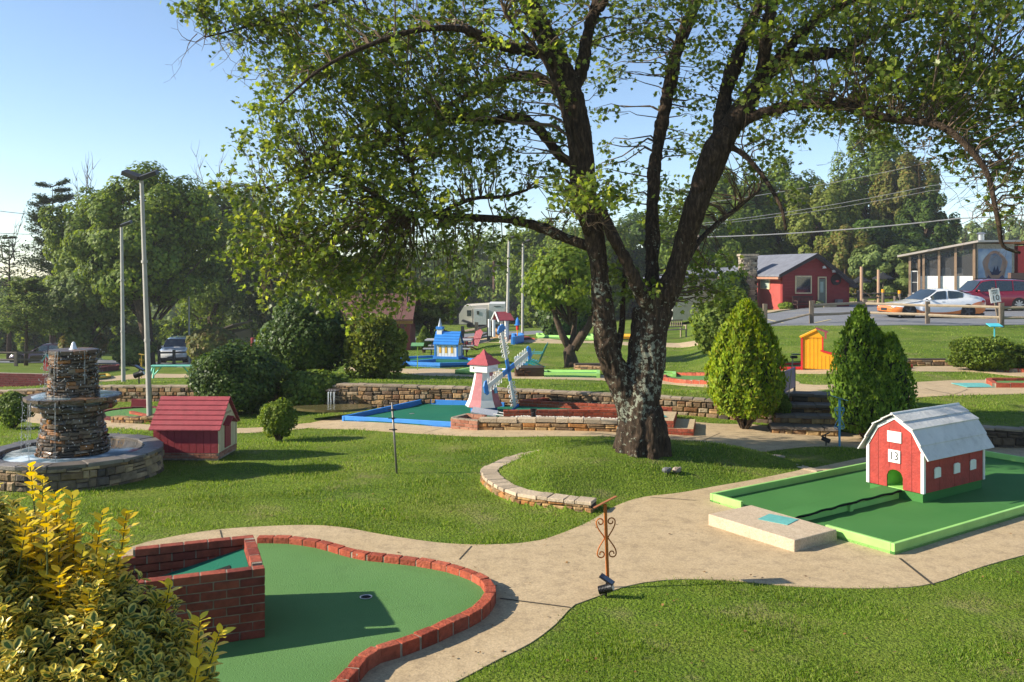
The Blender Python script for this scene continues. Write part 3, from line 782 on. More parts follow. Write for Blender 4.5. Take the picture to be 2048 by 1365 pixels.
def bush(label, px, Z, x0, x1, y0, mat_='dark', n=6000, lf=.06, lumps=26, name='bush', cat='bush', group=None, ybase=None, tmpl=QUAD, squash=1.0, cone=0.0, stems=False, cr=.3, core=True, corecol='dark_core', out=.0, up=.3, hol=.75):
    """dense shrub filling the columns x0..x1 and reaching row y0 at distance Z"""
    n = int(n * 1.8); lf = lf * .75; lumps = max(lumps, 26); b = GZ(px, Z); wd = (x1 - x0) * Z / F / 2; top = H - (y0 - YH) * Z / F; ht = (top - b.z) * 1.06
    t = thing(name, label, cat, tuple(b), 0, group)
    cx = ((x0 + x1) / 2 - px) * Z / F
    lo = ht * (.12 if stems else 0.0)
    fi = np.arange(lumps) + .5; th_ = np.arccos(1 - 2 * fi / lumps); ph_ = fi * 2.39996; d = np.stack([np.sin(th_) * np.cos(ph_), np.sin(th_) * np.sin(ph_), np.cos(th_)], 1) + rng.normal(size=(lumps, 3)) * .12; d[:, 2] *= .95
    rad = rng.uniform(hol, .95, lumps)
    cc = d * rad[:, None]; sz = rng.uniform(.75, 1.25, lumps) * cr
    which = rng.choice(lumps, n); dd = rnd_unit(n)
    p = cc[which] * .82 + dd * (sz[which] * rng.uniform(.75, 1.0, n))[:, None]
    m_ = rng.uniform(0, 1, n) < .38; p[m_] = dd[m_] * rng.uniform(.80, .93, (int(m_.sum()), 1)) * (1 + .05 * np.sin(dd[m_][:, :1] * 7 + dd[m_][:, 2:3] * 9))
    keep = np.linalg.norm(p, axis=1) > .55; p = p[keep]; dd = dd[keep]
    h_ = (p[:, 2] + 1) / 2; k = 1 - cone * np.clip(h_, 0, 1)
    q = np.stack([cx + p[:, 0] * wd * k, p[:, 1] * wd * .95 * k * squash, lo + (ht - lo) * (h_)], 1)
    q = q[q[:, 2] > -.05]; dd = dd[:len(q)] if len(dd) != len(q) else dd
    leafmesh('foliage', q, lf * rng.uniform(.6, 1.3, len(q)), tmpl, LF[mat_], t, N_=dd + rnd_unit(len(q)) * .6, upbias=up)
    if core:
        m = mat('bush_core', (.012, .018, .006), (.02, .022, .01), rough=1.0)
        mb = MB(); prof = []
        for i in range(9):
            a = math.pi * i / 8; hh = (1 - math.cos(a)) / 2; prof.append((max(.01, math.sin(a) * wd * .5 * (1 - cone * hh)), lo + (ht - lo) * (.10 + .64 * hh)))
        mb.lathe(prof, 14, (cx, 0, 0), jit=.06); mb.build('dark_filler', m, t, smooth=True)  # solid core against see-through; its near-black stands in for inner shade
    if stems:
        mb = MB()
        for i in range(14):
            a = random.uniform(0, 6.28); r_ = random.uniform(.25, .6) * wd
            mb.tube([(random.uniform(-.06, .06), random.uniform(-.06, .06), -.05), (r_ * .4 * math.cos(a), r_ * .4 * math.sin(a), lo * .7), (r_ * math.cos(a), r_ * math.sin(a), lo + ht * .2)], [.025, .018, .01], 5)
        mb.build('stems', M_TWIG, t, smooth=True)
    return t
# ================================================================== paints
def turfmat(name, c1, c2):
    return mat(name, c1, c2, vs=1.1, rough=.85, bump=.4, bs=110, spec=.12, dirt=.55, dcol=(c2[0] * .62, c2[1] * .66, c2[2] * .6), ds=2.2)
M_TURF = turfmat('green_felt', (.095, .205, .060), (.12, .24, .078))
M_TURF2 = turfmat('barn_green_felt', (.05, .17, .042), (.07, .205, .055))
M_TURFD = turfmat('deep_green_felt', (.012, .12, .075), (.02, .145, .085))
M_LIME = mat('lime_paint', (.33, .62, .16), (.27, .54, .13), vs=6, rough=.5, bump=.1, bs=30)
M_BLUE = mat('blue_paint', (.035, .22, .62), (.03, .18, .52), vs=5, rough=.5, bump=.1, bs=30)
M_WHITE = mat('white_paint', (.78, .77, .74), (.68, .66, .62), vs=6, rough=.55, bump=.1, bs=30, dirt=.12)
M_BARN = mat('barn_red', (.40, .05, .036), (.28, .034, .026), vs=9, rough=.75, bump=.5, bs=28, dirt=.4, dcol='#6e3a30', ds=7)
M_MAROON = mat('maroon_paint', (.36, .045, .055), (.28, .035, .042), vs=6, rough=.6, bump=.25, bs=30)
M_ROOFR = mat('faded_red_roof', (.36, .062, .075), (.28, .05, .06), vs=7, rough=.75, bump=.35, bs=30, dirt=.35, dcol='#8a5a58')
M_CREAM = mat('cream_paint', (.66, .54, .33), (.58, .47, .28), vs=6, rough=.6, bump=.15)
M_BLACK = mat('black_plastic', (.015, .015, .018), rough=.45)
M_HOLE = mat('hole_dark', (.004, .006, .005), rough=1)
M_TEAL = mat('teal_mat', (.13, .42, .38), (.10, .34, .32), vs=14, rough=.9, bump=.3)
M_ORANGE = mat('rusty_orange_paint', (.55, .16, .02), (.38, .10, .02), vs=16, rough=.55, bump=.3, bs=60, dirt=.45, dcol='#5a2a12', ds=14)
M_LTBLUE = mat('light_blue_paint', (.10, .34, .52), (.09, .28, .44), vs=8, rough=.5, dirt=.15)
M_YELLOW = mat('yellow_paint', (.82, .36, .012), (.74, .31, .010), vs=6, rough=.55, bump=.12)
M_RED = mat('red_paint', (.62, .03, .03), (.5, .025, .025), vs=6, rough=.5)
M_GALV = mat('galvanised_pole', (.46, .43, .38), (.36, .34, .31), vs=3, rough=.6, metal=.15, bump=.1, dirt=.3, dcol='#6e6458')
M_WOODG = mat('weathered_wood', (.13, .10, .075), (.20, .16, .12), vs=7, rough=.9, bump=.5, bs=18)
M_WOODP = mat('pale_wood', (.33, .27, .19), (.26, .20, .14), vs=7, rough=.9, bump=.5, bs=18)
def glassmat(name, c=(.02, .03, .035)):
    m = mat(name, c, rough=.06, spec=.9); return m
M_GLASS = glassmat('window_glass')
def panelmat(name, c): return mat(name, c, rough=.2, metal=.2, spec=.8)
M_PANEL = panelmat('solar_panel', (.01, .014, .035))
M_STEEL = mat('steel_cup', (.6, .6, .6), rough=.3, metal=.9)

# ================================================================== foreground hole with brick box
def C3(a, b): return (200 + a / 2.2756, 1020 + b / 2.2756)
z0 = .03
rim = [C3(*p) for p in [(718, 130), (795, 130), (870, 133), (925, 140), (980, 148), (1050, 165), (1120, 186), (1200, 205), (1300, 216), (1440, 232), (1570, 255), (1650, 278), (1720, 306), (1762, 335), (1778, 370), (1768, 402), (1735, 442), (1680, 478), (1590, 518), (1500, 560), (1400, 598), (1330, 622), (1240, 648), (1185, 690), (1140, 745), (1095, 790), (1060, 830)]]
rimw = [g0(a, b, .09) for a, b in rim]
Acorn = Vector((-2.01, 7.24)); uL = Vector((-.93, -.365)).normalized(); vB = Vector((-uL.y, uL.x)) * -1
vB = Vector((uL.y, -uL.x)); vB = vB if vB.y > 0 else -vB
def BX(a, b): return tuple(Acorn + uL * a + vB * b)
hole_a = thing('putting_green', 'foreground kidney shaped putting green edged with a single row of red bricks', 'putting green', (0, 0, 0))
turf_poly = smoothpoly(rimw + [(-.6, 5.4), (-2.2, 5.2), (-3.4, 6.2), BX(1.3, -.1), BX(1.0, .9)], .12)
fp = densify(rimw, .15, closed=False)
outline = fp + [Vector((-.4, 5.2)), Vector((-2.2, 5.0)), Vector((-3.3, 5.9)), Vector(BX(1.3, 0)), Vector(BX(1.2, .88)), Vector(BX(0, .9))]
sheet('felt', [(p[0], p[1]) for p in outline], M_TURF, z0 + .02, .3, hole_a, zfn=lambda a, b: 0.0)
def resam(pts, k=6):
    o = []; P_ = [Vector((p[0], p[1])) for p in pts]
    for i in range(len(P_) - 1):
        a, b, c, d = P_[max(0, i - 1)], P_[i], P_[i + 1], P_[min(len(P_) - 1, i + 2)]
        for j in range(k):
            t = j / k; o.append(.5 * ((2 * b) + (c - a) * t + (2 * a - 5 * b + 4 * c - d) * t * t + (3 * b - a - 3 * c + d) * t ** 3))
    o.append(P_[-1]); return [(p.x, p.y) for p in o]
mb, mm = MB(), MB(); curb(mb, mm, resam(rimw + [(-.55, 5.35)]), lambda a, b: 0, bl=.185, wdt=.1, h=.115)
mb.build('brick_edging', M_BRICKC, hole_a, bevel=.008); mm.build('mortar', M_MORTL, hole_a)
cup = G(732, 1195); cx, cy = g0(732, 1195, .05)
mb = MB(); mb.lathe([(.052, 0), (.058, .006), (.048, .006), (.046, -.0)], 24, (cx, cy, .0505)); mb.build('cup_rim', M_STEEL, hole_a, smooth=True)
mb = MB(); mb.cyl(cx, cy, .0500, .0525, .047, n=24); mb.build('cup', M_HOLE, hole_a)

box = thing('brick_box', 'waist low red brick box holding a green sloped ramp with a dark square opening', 'brick obstacle', (0, 0, 0))
mb, mm = MB(), MB()
CH = .071
brickrow(mb, BX(0, 0), BX(1.95, 0), .05, 8); mortarrow(mm, BX(0, 0), BX(1.95, 0), .03, .05 + 8 * CH - .012)
brickrow(mb, BX(.05, .14), BX(.05, .80), .05, 8, stag0=1); mortarrow(mm, BX(.05, .1), BX(.05, .86), .03, .05 + 8 * CH - .012)
# far wall steps down to the left
for k, ln in ((4, 1.95), (5, 1.62), (6, 1.42), (7, 1.22), (8, 1.02)):
    a = 0
    brickrow(mb, BX(0, .9), BX(ln, .9), .05 + (k - 1) * CH if k > 4 else .05, 1 if k > 4 else 4, stag0=k)
    mortarrow(mm, BX(0, .9), BX(ln, .9), .05 + ((k - 1) * CH if k > 4 else -.02), .05 + k * CH - .012)
mb.build('bricks', M_BRICK, box, bevel=.006); mm.build('mortar', M_MORTL, box)
def rbox(mb, a0, a1, b0, b1, zs):
    q = [BX(a0, b0), BX(a1, b0), BX(a1, b1), BX(a0, b1)]
    mb.add([(p[0], p[1], z) for p, z in zip(q, zs)] + [(p[0], p[1], z - .03) for p, z in zip(q, zs)], [(0, 1, 2, 3), (7, 6, 5, 4), (0, 4, 5, 1), (1, 5, 6, 2), (2, 6, 7, 3), (3, 7, 4, 0)])
mb = MB(); rbox(mb, .1, 1.9, .05, .85, [.52, .10, .10, .52]); mb.build('ramp', M_TURFD, box)
mb = MB(); rbox(mb, .24, .66, .22, .5, [.495, .398, .398, .495]); mb.build('opening', M_HOLE, box)

# ================================================================== hole 13 with the red barn
Nc = Vector((4.05, 9.42)); e1 = Vector((.827, .562)).normalized(); e2 = Vector((-e1.y, e1.x))
Mh = Matrix(((e1.x, e2.x, 0, Nc.x), (e1.y, e2.y, 0, Nc.y), (0, 0, 1, .010), (0, 0, 0, 1)))
def HB(a, b, z=0): return Mh @ Vector((a, b, z))
hole13 = thing('putting_green', 'rectangular green felt hole with lime green board edging, carrying the red toy barn', 'putting green')
hole13.matrix_world = Mh
Lh, Wh = 5.75, 2.62
mb = MB(); mb.box(0, Lh, 0, Wh, -.02, .028); mb.build('felt', M_TURF2, hole13)
for k, q in enumerate(((0, Lh, 0, .045), (0, Lh, Wh - .045, Wh), (0, .045, .047, .86), (0, .045, 2.1, Wh - .047), (Lh - .045, Lh, .047, Wh - .047))):
    mb = MB(); mb.box(q[0], q[1], q[2], q[3], -.02, .115); mb.build('edge_board', M_LIME, hole13, bevel=.006)
sl = thing('concrete_slab', 'thick tan concrete tee slab set into the front edge of the barn hole', 'concrete slab')
sl.matrix_world = Mh
so = Mh.inverted() @ Vector((3.02, 9.52, 0)); sa, sb = so.x, so.y
mb = MB(); mb.box(sa, sa + .74, sb, sb + 1.23, -.02, .125, j=.006); mb.build('slab', M_SLAB, sl, bevel=.012)
tm = MB(); tm.box(-.15, .15, -.18, .18, 0, .012); o = tm.build('tee_mat', M_TEAL); tag(o, 'faded teal rubber tee mat on the concrete slab before the barn', 'tee mat')
mp_ = HB(sa + .5, sb + .62, .118); o.location = mp_; o.rotation_euler = (0, 0, math.atan2(e1.y, e1.x) + .25)

bc = Mh.inverted() @ Vector((5.27, 11.40, 0)); ba, bb = bc.x, bc.y       # barn near right corner in hole frame
BW, BL = .80, 1.46
barn = thing('toy_barn', 'small red wooden barn with grey white gambrel roof and number 13 over its ball tunnel', 'toy barn')
barn.matrix_world = Mh @ TR(ba, bb, .028)
sk = .12
mb = MB()
# plinth in felt
mb.box(.02, BL - .02, .02, BW - .02, 0, sk); mb.build('plinth', M_TURF2, barn)
wh = .53; prof = [(0, 0), (BW, 0), (BW, wh), (BW - .16, wh + .265), (BW / 2, wh + .41), (.16, wh + .265), (0, wh)]
# front with a round topped tunnel: built as strips of vertical boards
def frontwall(mb, x, th, door):
    nB = 5
    dw = .115; cxm = BW / 2; dh = .24
    xs = sorted(set([0, .16, BW - .16, BW, BW / 2, cxm - dw, cxm + dw] + [cxm - dw + dw * 2 * i / 10 for i in range(11)] + [BW * i / nB for i in range(1, nB)]))
    def top(y):
        if y < .16: return wh + .265 * y / .16
        if y > BW - .16: return wh + .265 * (BW - y) / .16
        return wh + .41 - .145 * abs(y - BW / 2) / (BW / 2 - .16)
    def bot(y):
        if not door or abs(y - cxm) >= dw - 1e-6: return 0 if abs(y - cxm) > dw - 1e-6 else 0
        return dh - .09 + .09 * math.sqrt(max(0, 1 - ((y - cxm) / dw) ** 2))
    for a, b in zip(xs[:-1], xs[1:]):
        ia = a + 1e-5; ib = b - 1e-5
        m_ = (a + b) / 2
        b0, b1 = (bot(ia), bot(ib)) if door and abs(m_ - cxm) < dw else (0, 0)
        vs = [(x, a, b0), (x, b, b1), (x, b, top(b)), (x, a, top(a)), (x + th, a, b0), (x + th, b, b1), (x + th, b, top(b)), (x + th, a, top(a))]
        mb.add(vs, [(0, 3, 2, 1), (4, 5, 6, 7), (0, 1, 5, 4), (3, 7, 6, 2)])
wall = MB(); frontwall(wall, 0, .015, True); frontwall(wall, BL - .015, .015, False)
for y0_, y1_ in ((0, .015), (BW - .015, BW)): wall.box(.015, BL - .015, y0_, y1_, 0, wh)
Mb = TR(0, 0, sk)
def onbarn(mb, name, m, bevel=0, parent=None, smooth=False, label=None):
    mb.v = [(a, b, c + sk) for a, b, c in mb.v]; o = mb.build(name, m, parent or barn, bevel=bevel, smooth=smooth)
    if label: o['label'] = label
    return o
onbarn(wall, 'wall', M_BARN)
M_BGAP = mat('board_gap_dark', (.12, .015, .012), rough=.9)
for i in (1, 2, 3, 4):
    yb_ = BW * i / 5
    z_lo = .26 if 2 <= i <= 3 else 0
    g_ = MB(); g_.box(-.0015, .001, yb_ - .0025, yb_ + .0025, z_lo, wh + .25); onbarn(g_, 'board_gap', M_BGAP)
for i in (1, 2, 3): g_ = MB(); g_.box(BL * i / 4 - .002, BL * i / 4 + .002, -.0015, .001, 0, wh); onbarn(g_, 'board_gap', M_BGAP)
tn = MB(); tn.box(.02, .5, BW / 2 - .15, BW / 2 - .13, 0, .27); tn.box(.02, .5, BW / 2 + .13, BW / 2 + .15, 0, .27); tn.box(.5, .52, BW / 2 - .15, BW / 2 + .15, 0, .27); tn.box(.02, .5, BW / 2 - .13, BW / 2 + .13, .25, .27); tn.box(.016, .5, BW / 2 - .13, BW / 2 + .13, -.01, .004)
onbarn(tn, 'tunnel', M_LIME)
# roof: overlapping boards
def seg(a, b, n):
    return [(a[0] + (b[0] - a[0]) * i / n, a[1] + (b[1] - a[1]) * i / n) for i in range(n + 1)]
rp = [(-.075, wh - .075), (.13, wh + .275), (BW / 2, wh + .445)]
rf = MB(); ov = .07
def roofboard(a, b, flip):
    ax, az, bx, bz = a[0], a[1], b[0], b[1]
    dx, dz = bx - ax, bz - az; l = math.hypot(dx, dz); nx_, nz_ = -dz / l, dx / l
    q = [(ax - dx * .12, az - dz * .12), (bx, bz)]
    t1, t2 = .028, .012
    pts = [(q[0][0] + nx_ * .012, q[0][1] + nz_ * .012), (q[1][0], q[1][1]), (q[1][0] + nx_ * t2, q[1][1] + nz_ * t2), (q[0][0] + nx_ * t1, q[0][1] + nz_ * t1)]
    if flip: pts = [(BW - p[0], p[1]) for p in pts]
    rf.add([(-ov + random.uniform(-.004, .004), p[0], p[1]) for p in pts] + [(BL + ov, p[0], p[1]) for p in pts], [(0, 1, 2, 3), (7, 6, 5, 4), (0, 4, 5, 1), (1, 5, 6, 2), (2, 6, 7, 3), (3, 7, 4, 0)])
for fl in (False, True):
    s1 = seg(rp[0], rp[1], 2); s2 = seg(rp[1], rp[2], 2)
    for a, b in zip(s1[:-1], s1[1:]): roofboard(a, b, fl)
    for a, b in zip(s2[:-1], s2[1:]): roofboard(a, b, fl)
roof = onbarn(rf, 'roof', mat('grey_white_roof', (.64, .63, .60), (.52, .52, .50), vs=4, rough=.8, bump=.4, bs=14, dirt=.45, dcol='#77726a', ds=5))
rd = MB(); rd.tube([(-ov - .01, BW / 2, wh + .452), (BL + ov + .01, BW / 2, wh + .452)], .018, 8); onbarn(rd, 'ridge_cap', M_WHITE, parent=roof)
tr_ = MB()
for x in (-.012, BL - .003):
    for a, b in (((0, wh - .01), (.16, wh + .265)), ((.16, wh + .265), (BW / 2, wh + .41))):
        for fl in (0, 1):
            A_ = (a[0] if not fl else BW - a[0], a[1]); B_ = (b[0] if not fl else BW - b[0], b[1])
            tr_ = MB(); tr_.add([(x, A_[0], A_[1] - .035), (x, B_[0], B_[1] - .035), (x, B_[0], B_[1] + .01), (x, A_[0], A_[1] + .01),
                     (x + .014, A_[0], A_[1] - .035), (x + .014, B_[0], B_[1] - .035), (x + .014, B_[0], B_[1] + .01), (x + .014, A_[0], A_[1] + .01)],
                    [(0, 1, 2, 3), (7, 6, 5, 4), (0, 4, 5, 1), (1, 5, 6, 2), (2, 6, 7, 3), (3, 7, 4, 0)]); onbarn(tr_, 'gable_trim', M_WHITE)
for x0_, x1_, y0_, y1_ in ((-.013, .03, -.013, 0), (-.013, 0, 0, .03), (-.013, 0, BW - .03, BW), (-.013, .03, BW, BW + .012), (BL - .03, BL + .012, -.012, 0), (BL, BL + .012, 0, .03)):
    tr_ = MB(); tr_.box(x0_, x1_, y0_, y1_, .002, wh - .012); onbarn(tr_, 'corner_trim', M_WHITE)
for a in (.24, .70, 1.1):
    m_ = MB(); pw, ph = .085, .13
    m_.prism([(a, .17), (a + pw * 1.7, .175), (a + pw * 1.7, .295), (a + pw * 1.2, .31), (a + pw * .3, .31), (a, .29)], -.014, -.001, 'xz'); onbarn(m_, 'window_board', M_WHITE, bevel=.002)
m_ = MB(); m_.box(-.016, -.001, BW / 2 - .10, BW / 2 + .10, .60, .745); onbarn(m_, 'loft_board', M_WHITE, bevel=.002)
m_ = MB(); m_.box(-.018, -.001, BW / 2 - .085, BW / 2 + .085, .335, .50); sg = onbarn(m_, 'number_plate', M_WHITE, bevel=.002)

def textmesh(txt, size, depth, m, parent, M, name='lettering', label=None, sx=1.0):
    c = bpy.data.curves.new('t', 'FONT'); c.body = txt; c.size = size; c.extrude = depth; c.align_x = 'CENTER'; c.align_y = 'CENTER'
    tmp = bpy.data.objects.new('t', c); COL.objects.link(tmp); dg = bpy.context.evaluated_depsgraph_get()
    me_ = bpy.data.meshes.new_from_object(tmp.evaluated_get(dg)); bpy.data.objects.remove(tmp); bpy.data.curves.remove(c)
    me_.transform(M @ Matrix.Diagonal((sx, 1, 1, 1))); me_.name = name; me_.materials.clear(); me_.materials.append(m)
    o = bpy.data.objects.new(name, me_); COL.objects.link(o); o.parent = parent
    if label: o['label'] = label
    return o
M_INK = mat('black_paint', (.02, .02, .02), rough=.6)
# faces -x : text x axis -> -y, y axis -> z, normal -> -x
textmesh('13', .155, .002, M_INK, sg, Matrix(((0, 0, -1, -.0195), (-1, 0, 0, BW / 2), (0, 1, 0, .4175 + sk), (0, 0, 0, 1))), sx=.85)
# ball ramp
rmp = thing('ball_ramp', 'narrow green felt ramp with a dark wavy edge rising to the barn tunnel', 'ramp'); rmp.matrix_world = Mh
r0_, r1_ = sa + .74, ba; yc = bb + BW / 2 + .02; mb = MB(); n_ = 26; vs = []; zz = lambda i: .125 + (sk + .03 - .125) * i / n_ + .012 * math.sin(i / n_ * 3.1)
for i in range(n_ + 1):
    x = r0_ + (r1_ - r0_ - .015) * i / n_; wv = .012 * math.sin(i * 1.3)
    vs += [(x, yc - .135 + wv, zz(i)), (x, yc + .135 + wv * .5, zz(i)), (x, yc + .135 + wv * .5, zz(i) - .018), (x, yc - .135 + wv, zz(i) - .018)]
fs = [(0, 1, 2, 3), (4 * n_ + 3, 4 * n_ + 2, 4 * n_ + 1, 4 * n_)] + [(4 * i + k, 4 * i + (k + 1) % 4, 4 * i + 4 + (k + 1) % 4, 4 * i + 4 + k) for i in range(n_) for k in range(4)]
mb.add(vs, fs); mb.build('deck', M_TURF2, rmp)
mb = MB(); vs = []
for i in range(n_ + 1):
    x = r0_ + (r1_ - r0_ - .015) * i / n_; w_ = .004 * math.sin(i * 2.1); y = yc - .139 + .012 * math.sin(i * 1.3)
    vs += [(x, y, zz(i) - .006 + w_), (x, y, zz(i) - .03 + w_)]
mb.add(vs, [(2 * i, 2 * i + 1, 2 * i + 3, 2 * i + 2) for i in range(n_)]); mb.build('felt_edge', M_HOLE, rmp)
mb = MB(); mb.box(r0_ + .02, r1_ - .03, yc - .10, yc - .085, .03, .10); mb.build('joist', M_LIME, rmp)
mb = MB(); mb.box((r0_ + r1_) / 2 - .03, (r0_ + r1_) / 2 + .03, yc - .135, yc - .102, .028, .105); mb.build('support_block', M_LIME, rmp)

# ================================================================== scroll sign posts and spotlights
def scrollpost(label, loc, h, m, rz=0, tilt=0.0, plate_m=None, group='scroll iron sign posts', s=1.0, lean=0.0, ptilt=.45):
    t = thing('sign_post', label, 'sign post', tuple(loc), rz, group); t.rotation_euler = (0, lean, rz)
    mb = MB(); mb.box(-.014, .014, -.014, .014, -.05, h); mb.build('post', m, t, bevel=.003)
    sc = MB()
    for sgn in (-1, 1):
        for up in (-1, 1):
            zc = h * .60; L_ = h * .19; pts = []
            for i in range(9):
                f_ = i / 8; pts.append((sgn * (.016 + .075 * math.sin(f_ * math.pi * .5) ** 1.2), 0, zc + up * L_ * f_))
            cx_ = sgn * .052; cz_ = zc + up * L_
            for i in range(1, 22):
                a = i / 21 * math.pi * 2.1; r_ = .039 * (1 - .62 * i / 21)
                pts.append((cx_ + sgn * r_ * math.cos(a), 0, cz_ + up * r_ * math.sin(a)))
            sc.tube(pts, .0065, 6)
    sc.build('scrollwork', m, t, smooth=True)
    pm = plate_m or m
    mb = MB(); Mt = TR(0, 0, h + .02) @ Matrix.Rotation(ptilt, 4, 'Y') @ Matrix.Rotation(tilt, 4, 'X')
    mb.box(-.12, .12, -.085, .085, -.004, .004, Mt); mb.build('plate', pm, t, bevel=.002)
    return t
def spot(label, loc, rz, stake=.14, s=1.0, group='solar spotlights on stakes', up=.35):
    t = thing('spotlight', label, 'spotlight', tuple(loc), rz, group, s)
    mb = MB(); mb.tube([(0, 0, -.05), (0, 0, stake)], .011, 8); mb.build('stake', M_BLACK, t)
    Mt = TR(0, 0, stake + .02) @ Matrix.Rotation(-up, 4, 'Y')
    mb = MB(); mb.tube([(-.07, 0, 0), (-.02, 0, 0), (.07, 0, 0)], [.030, .036, .04], 16, M=Mt)
    for i in range(6): mb.tube([(-.07 + i * .016, 0, 0), (-.063 + i * .016, 0, 0)], .042, 16, M=Mt)
    mb.build('lamp_head', M_BLACK, t)
    mb = MB(); mb.tube([(.0705, 0, 0), (.074, 0, 0)], .034, 16, M=Mt); mb.build('lens', mat('lens', (.5, .5, .48), rough=.15), t)
    Mp = TR(.01, 0, stake + .11) @ Matrix.Rotation(.5, 4, 'Y')
    mb = MB(); mb.box(-.075, .075, -.055, .055, -.008, .006, Mp); mb.tube([(0, 0, stake + .03), (.01, 0, stake + .105)], .01, 6); mb.build('panel_frame', M_BLACK, t, bevel=.003)
    mb = MB(); mb.box(-.066, .066, -.047, .047, .0062, .0085, Mp); mb.build('solar_panel', M_PANEL, t)
    return t
scrollpost('rusty orange iron scroll post with a tilted plate, at the grass edge in the foreground', GZ(1216, 8.45), .80, M_ORANGE, rz=.1, lean=-.035, ptilt=-.42, tilt=-.25, plate_m=mat('rust_plate', '#7a4a2a', '#9a5a32', vs=14, rough=.6))
spot('black solar spotlight at the foot of the orange scroll post', GZ(1212, 8.2), -.35, .07, .95)
scrollpost('light blue iron scroll post with a tilted blue plate, left of the red barn', G(1679, 894), .82, M_LTBLUE, rz=.2, ptilt=.3)
spot('black solar spotlight in the grass left of the light blue scroll post', G(1652, 893), 2.6, .09, 1.0)
scrollpost('yellow scroll sign post on the far left lawn before the big tree trunk', G(283, 757), 1.0, mat('mustard', (.6, .38, .03)), rz=0, ptilt=.2)
def signpost(label, loc, h, m, cat='sign post', pm=None, w_=.2, d_=.14, thk=.014):
    t = thing('sign_post', label, cat, tuple(loc)); mb = MB(); mb.box(-thk, thk, -thk, thk, -.05, h); mb.build('post', m, t)
    mb = MB(); mb.box(-w_, w_, -d_, d_, -.01, .01, TR(0, 0, h + .02) @ Matrix.Rotation(.3, 4, 'X')); mb.build('plate', pm or m, t); return t
signpost('lime green sign post with square plate in front of the blue chapel hole', G(835, 741), .8, mat('lime_sign', (.35, .6, .08)), pm=mat('green_plate', (.15, .35, .15)))
signpost('small turquoise sign behind the clipped hedge on the right bank', GZ(1989, 27.6), 1.0, mat('turquoise', (.08, .5, .6)))
t = thing('metal_stake', 'thin grey metal stake with three pipe clamps standing in the middle lawn', 'stake', tuple(G(794, 948)))
zt_ = t.location.z; Zt = t.location.y; hh = (948 - 806) * Zt / F; dx = -(10) * Zt / F
mb = MB(); mb.tube([(0, 0, -.05), (dx, 0, hh)], [.017, .015], 10); mb.build('pipe', mat('grey_pipe', (.17, .15, .13), (.24, .22, .2), vs=10, rough=.5, metal=.4), t, smooth=True)
for f_ in (.62, .78, .9):
    mb = MB(); mb.tube([(dx * f_, 0, hh * f_ - .012), (dx * f_, 0, hh * f_ + .012)], .026, 10); mb.tube([(dx * f_ - .07, 0, hh * f_), (dx * f_ + .05, 0, hh * f_)], .008, 6); mb.build('clamp', M_BLACK, t)

# ================================================================== stone ring and stone retaining walls
ring = thing('stone_ring', 'low curved ring of tan field stones round the big tree mound', 'stone edging')
mb, mc, mo = MB(), MB(), MB()
RL = RING[1:14]
rl = resam(RL, 5)
def hring(s): return .13 if s < 3.2 else max(.07, .13 - (s - 3.2) * .04)
zb0 = lambda a, b: 0.0
stonewall(mb, rl, zb0, hring, .22, ch=(.05, .09), cw=(.09, .2), cap=.03, side=1)
capstones(mc, rl, lambda s, a, b: hring(s) + .01, .24, .015, .04, (.14, .3), side=1)
corewall(mo, rl, zb0, lambda s: hring(s) - .03, .22, .02, side=1)
mb.build('face_stones', M_STONEL, ring); mc.build('capstones', mat('pale_cap', (.46, .36, .25), (.38, .30, .21), vs=5, island=.25, rough=.9, bump=.6), ring); mo.build('core', M_MORT, ring)
fl = thing('stepping_edge', 'broken line of flat stones sunk in the grass behind the big tree mound', 'stone edging')
mb = MB(); capstones(mb, resam([RING[16], RING[17], RING[18], g0(1650, 944)], 5), lambda s, a, b: zf(a, b) + .035, .14, .02, .05, (.14, .34), side=1); mb.build('flat_stones', MATS['pale_cap'], fl)

def wallpts(p0, p1, n=14):
    out = []
    for i in range(n + 1):
        px = p0 + (p1 - p0) * i / n; Z = float(np.interp(px, WPX, WZ)); out.append(((px - 1024) * Z / F, Z))
    return out
def wall_zb(x, y): px = 1024 + F * x / max(y, 1); return float(np.interp(px, WPX, ZB)) - .03
def wall_h(x, y): px = 1024 + F * x / max(y, 1); return float(np.interp(px, WPX, ZT) - np.interp(px, WPX, ZB)) + .05
def retaining(label, p0, p1, m=M_STONE):
    t = thing('stone_wall', label, 'stone wall'); pts = resam(wallpts(p0, p1), 3); f_, L_ = polyfn(pts)
    hf = lambda s: wall_h(f_(s).x, f_(s).y)
    mb, mc, mo = MB(), MB(), MB()
    stonewall(mb, pts, wall_zb, hf, .3, ch=(.05, .15), cw=(.08, .3), cap=.03, bul=.02)
    capstones(mc, pts, lambda s, a, b: wall_zb(a, b) + hf(s), .3, .02, .04, (.2, .5))
    corewall(mo, pts, wall_zb, lambda s: hf(s) - .03, .3, .02)
    mb.build('face_stones', m, t); mc.build('capstones', mat('wall_cap', (.34, .26, .175), (.22, .17, .115), vs=5, island=.3, rough=.9, bump=.6), t); mo.build('core', M_MORT, t)
    return t
retaining('long tan and brown rubble retaining wall on the left behind the fountain', -100, 480)
retaining('rubble retaining wall with the small waterfall, running behind the windmill hole', 520, 1575)
retaining('dark low stone retaining wall on the right behind the red barn', 1700, 2300, rampmat('dark_stone', ['#4a3f34', '#5d4d3d', '#3a322b', '#6b5944', '#54463a'], bump=.9, bs=25))

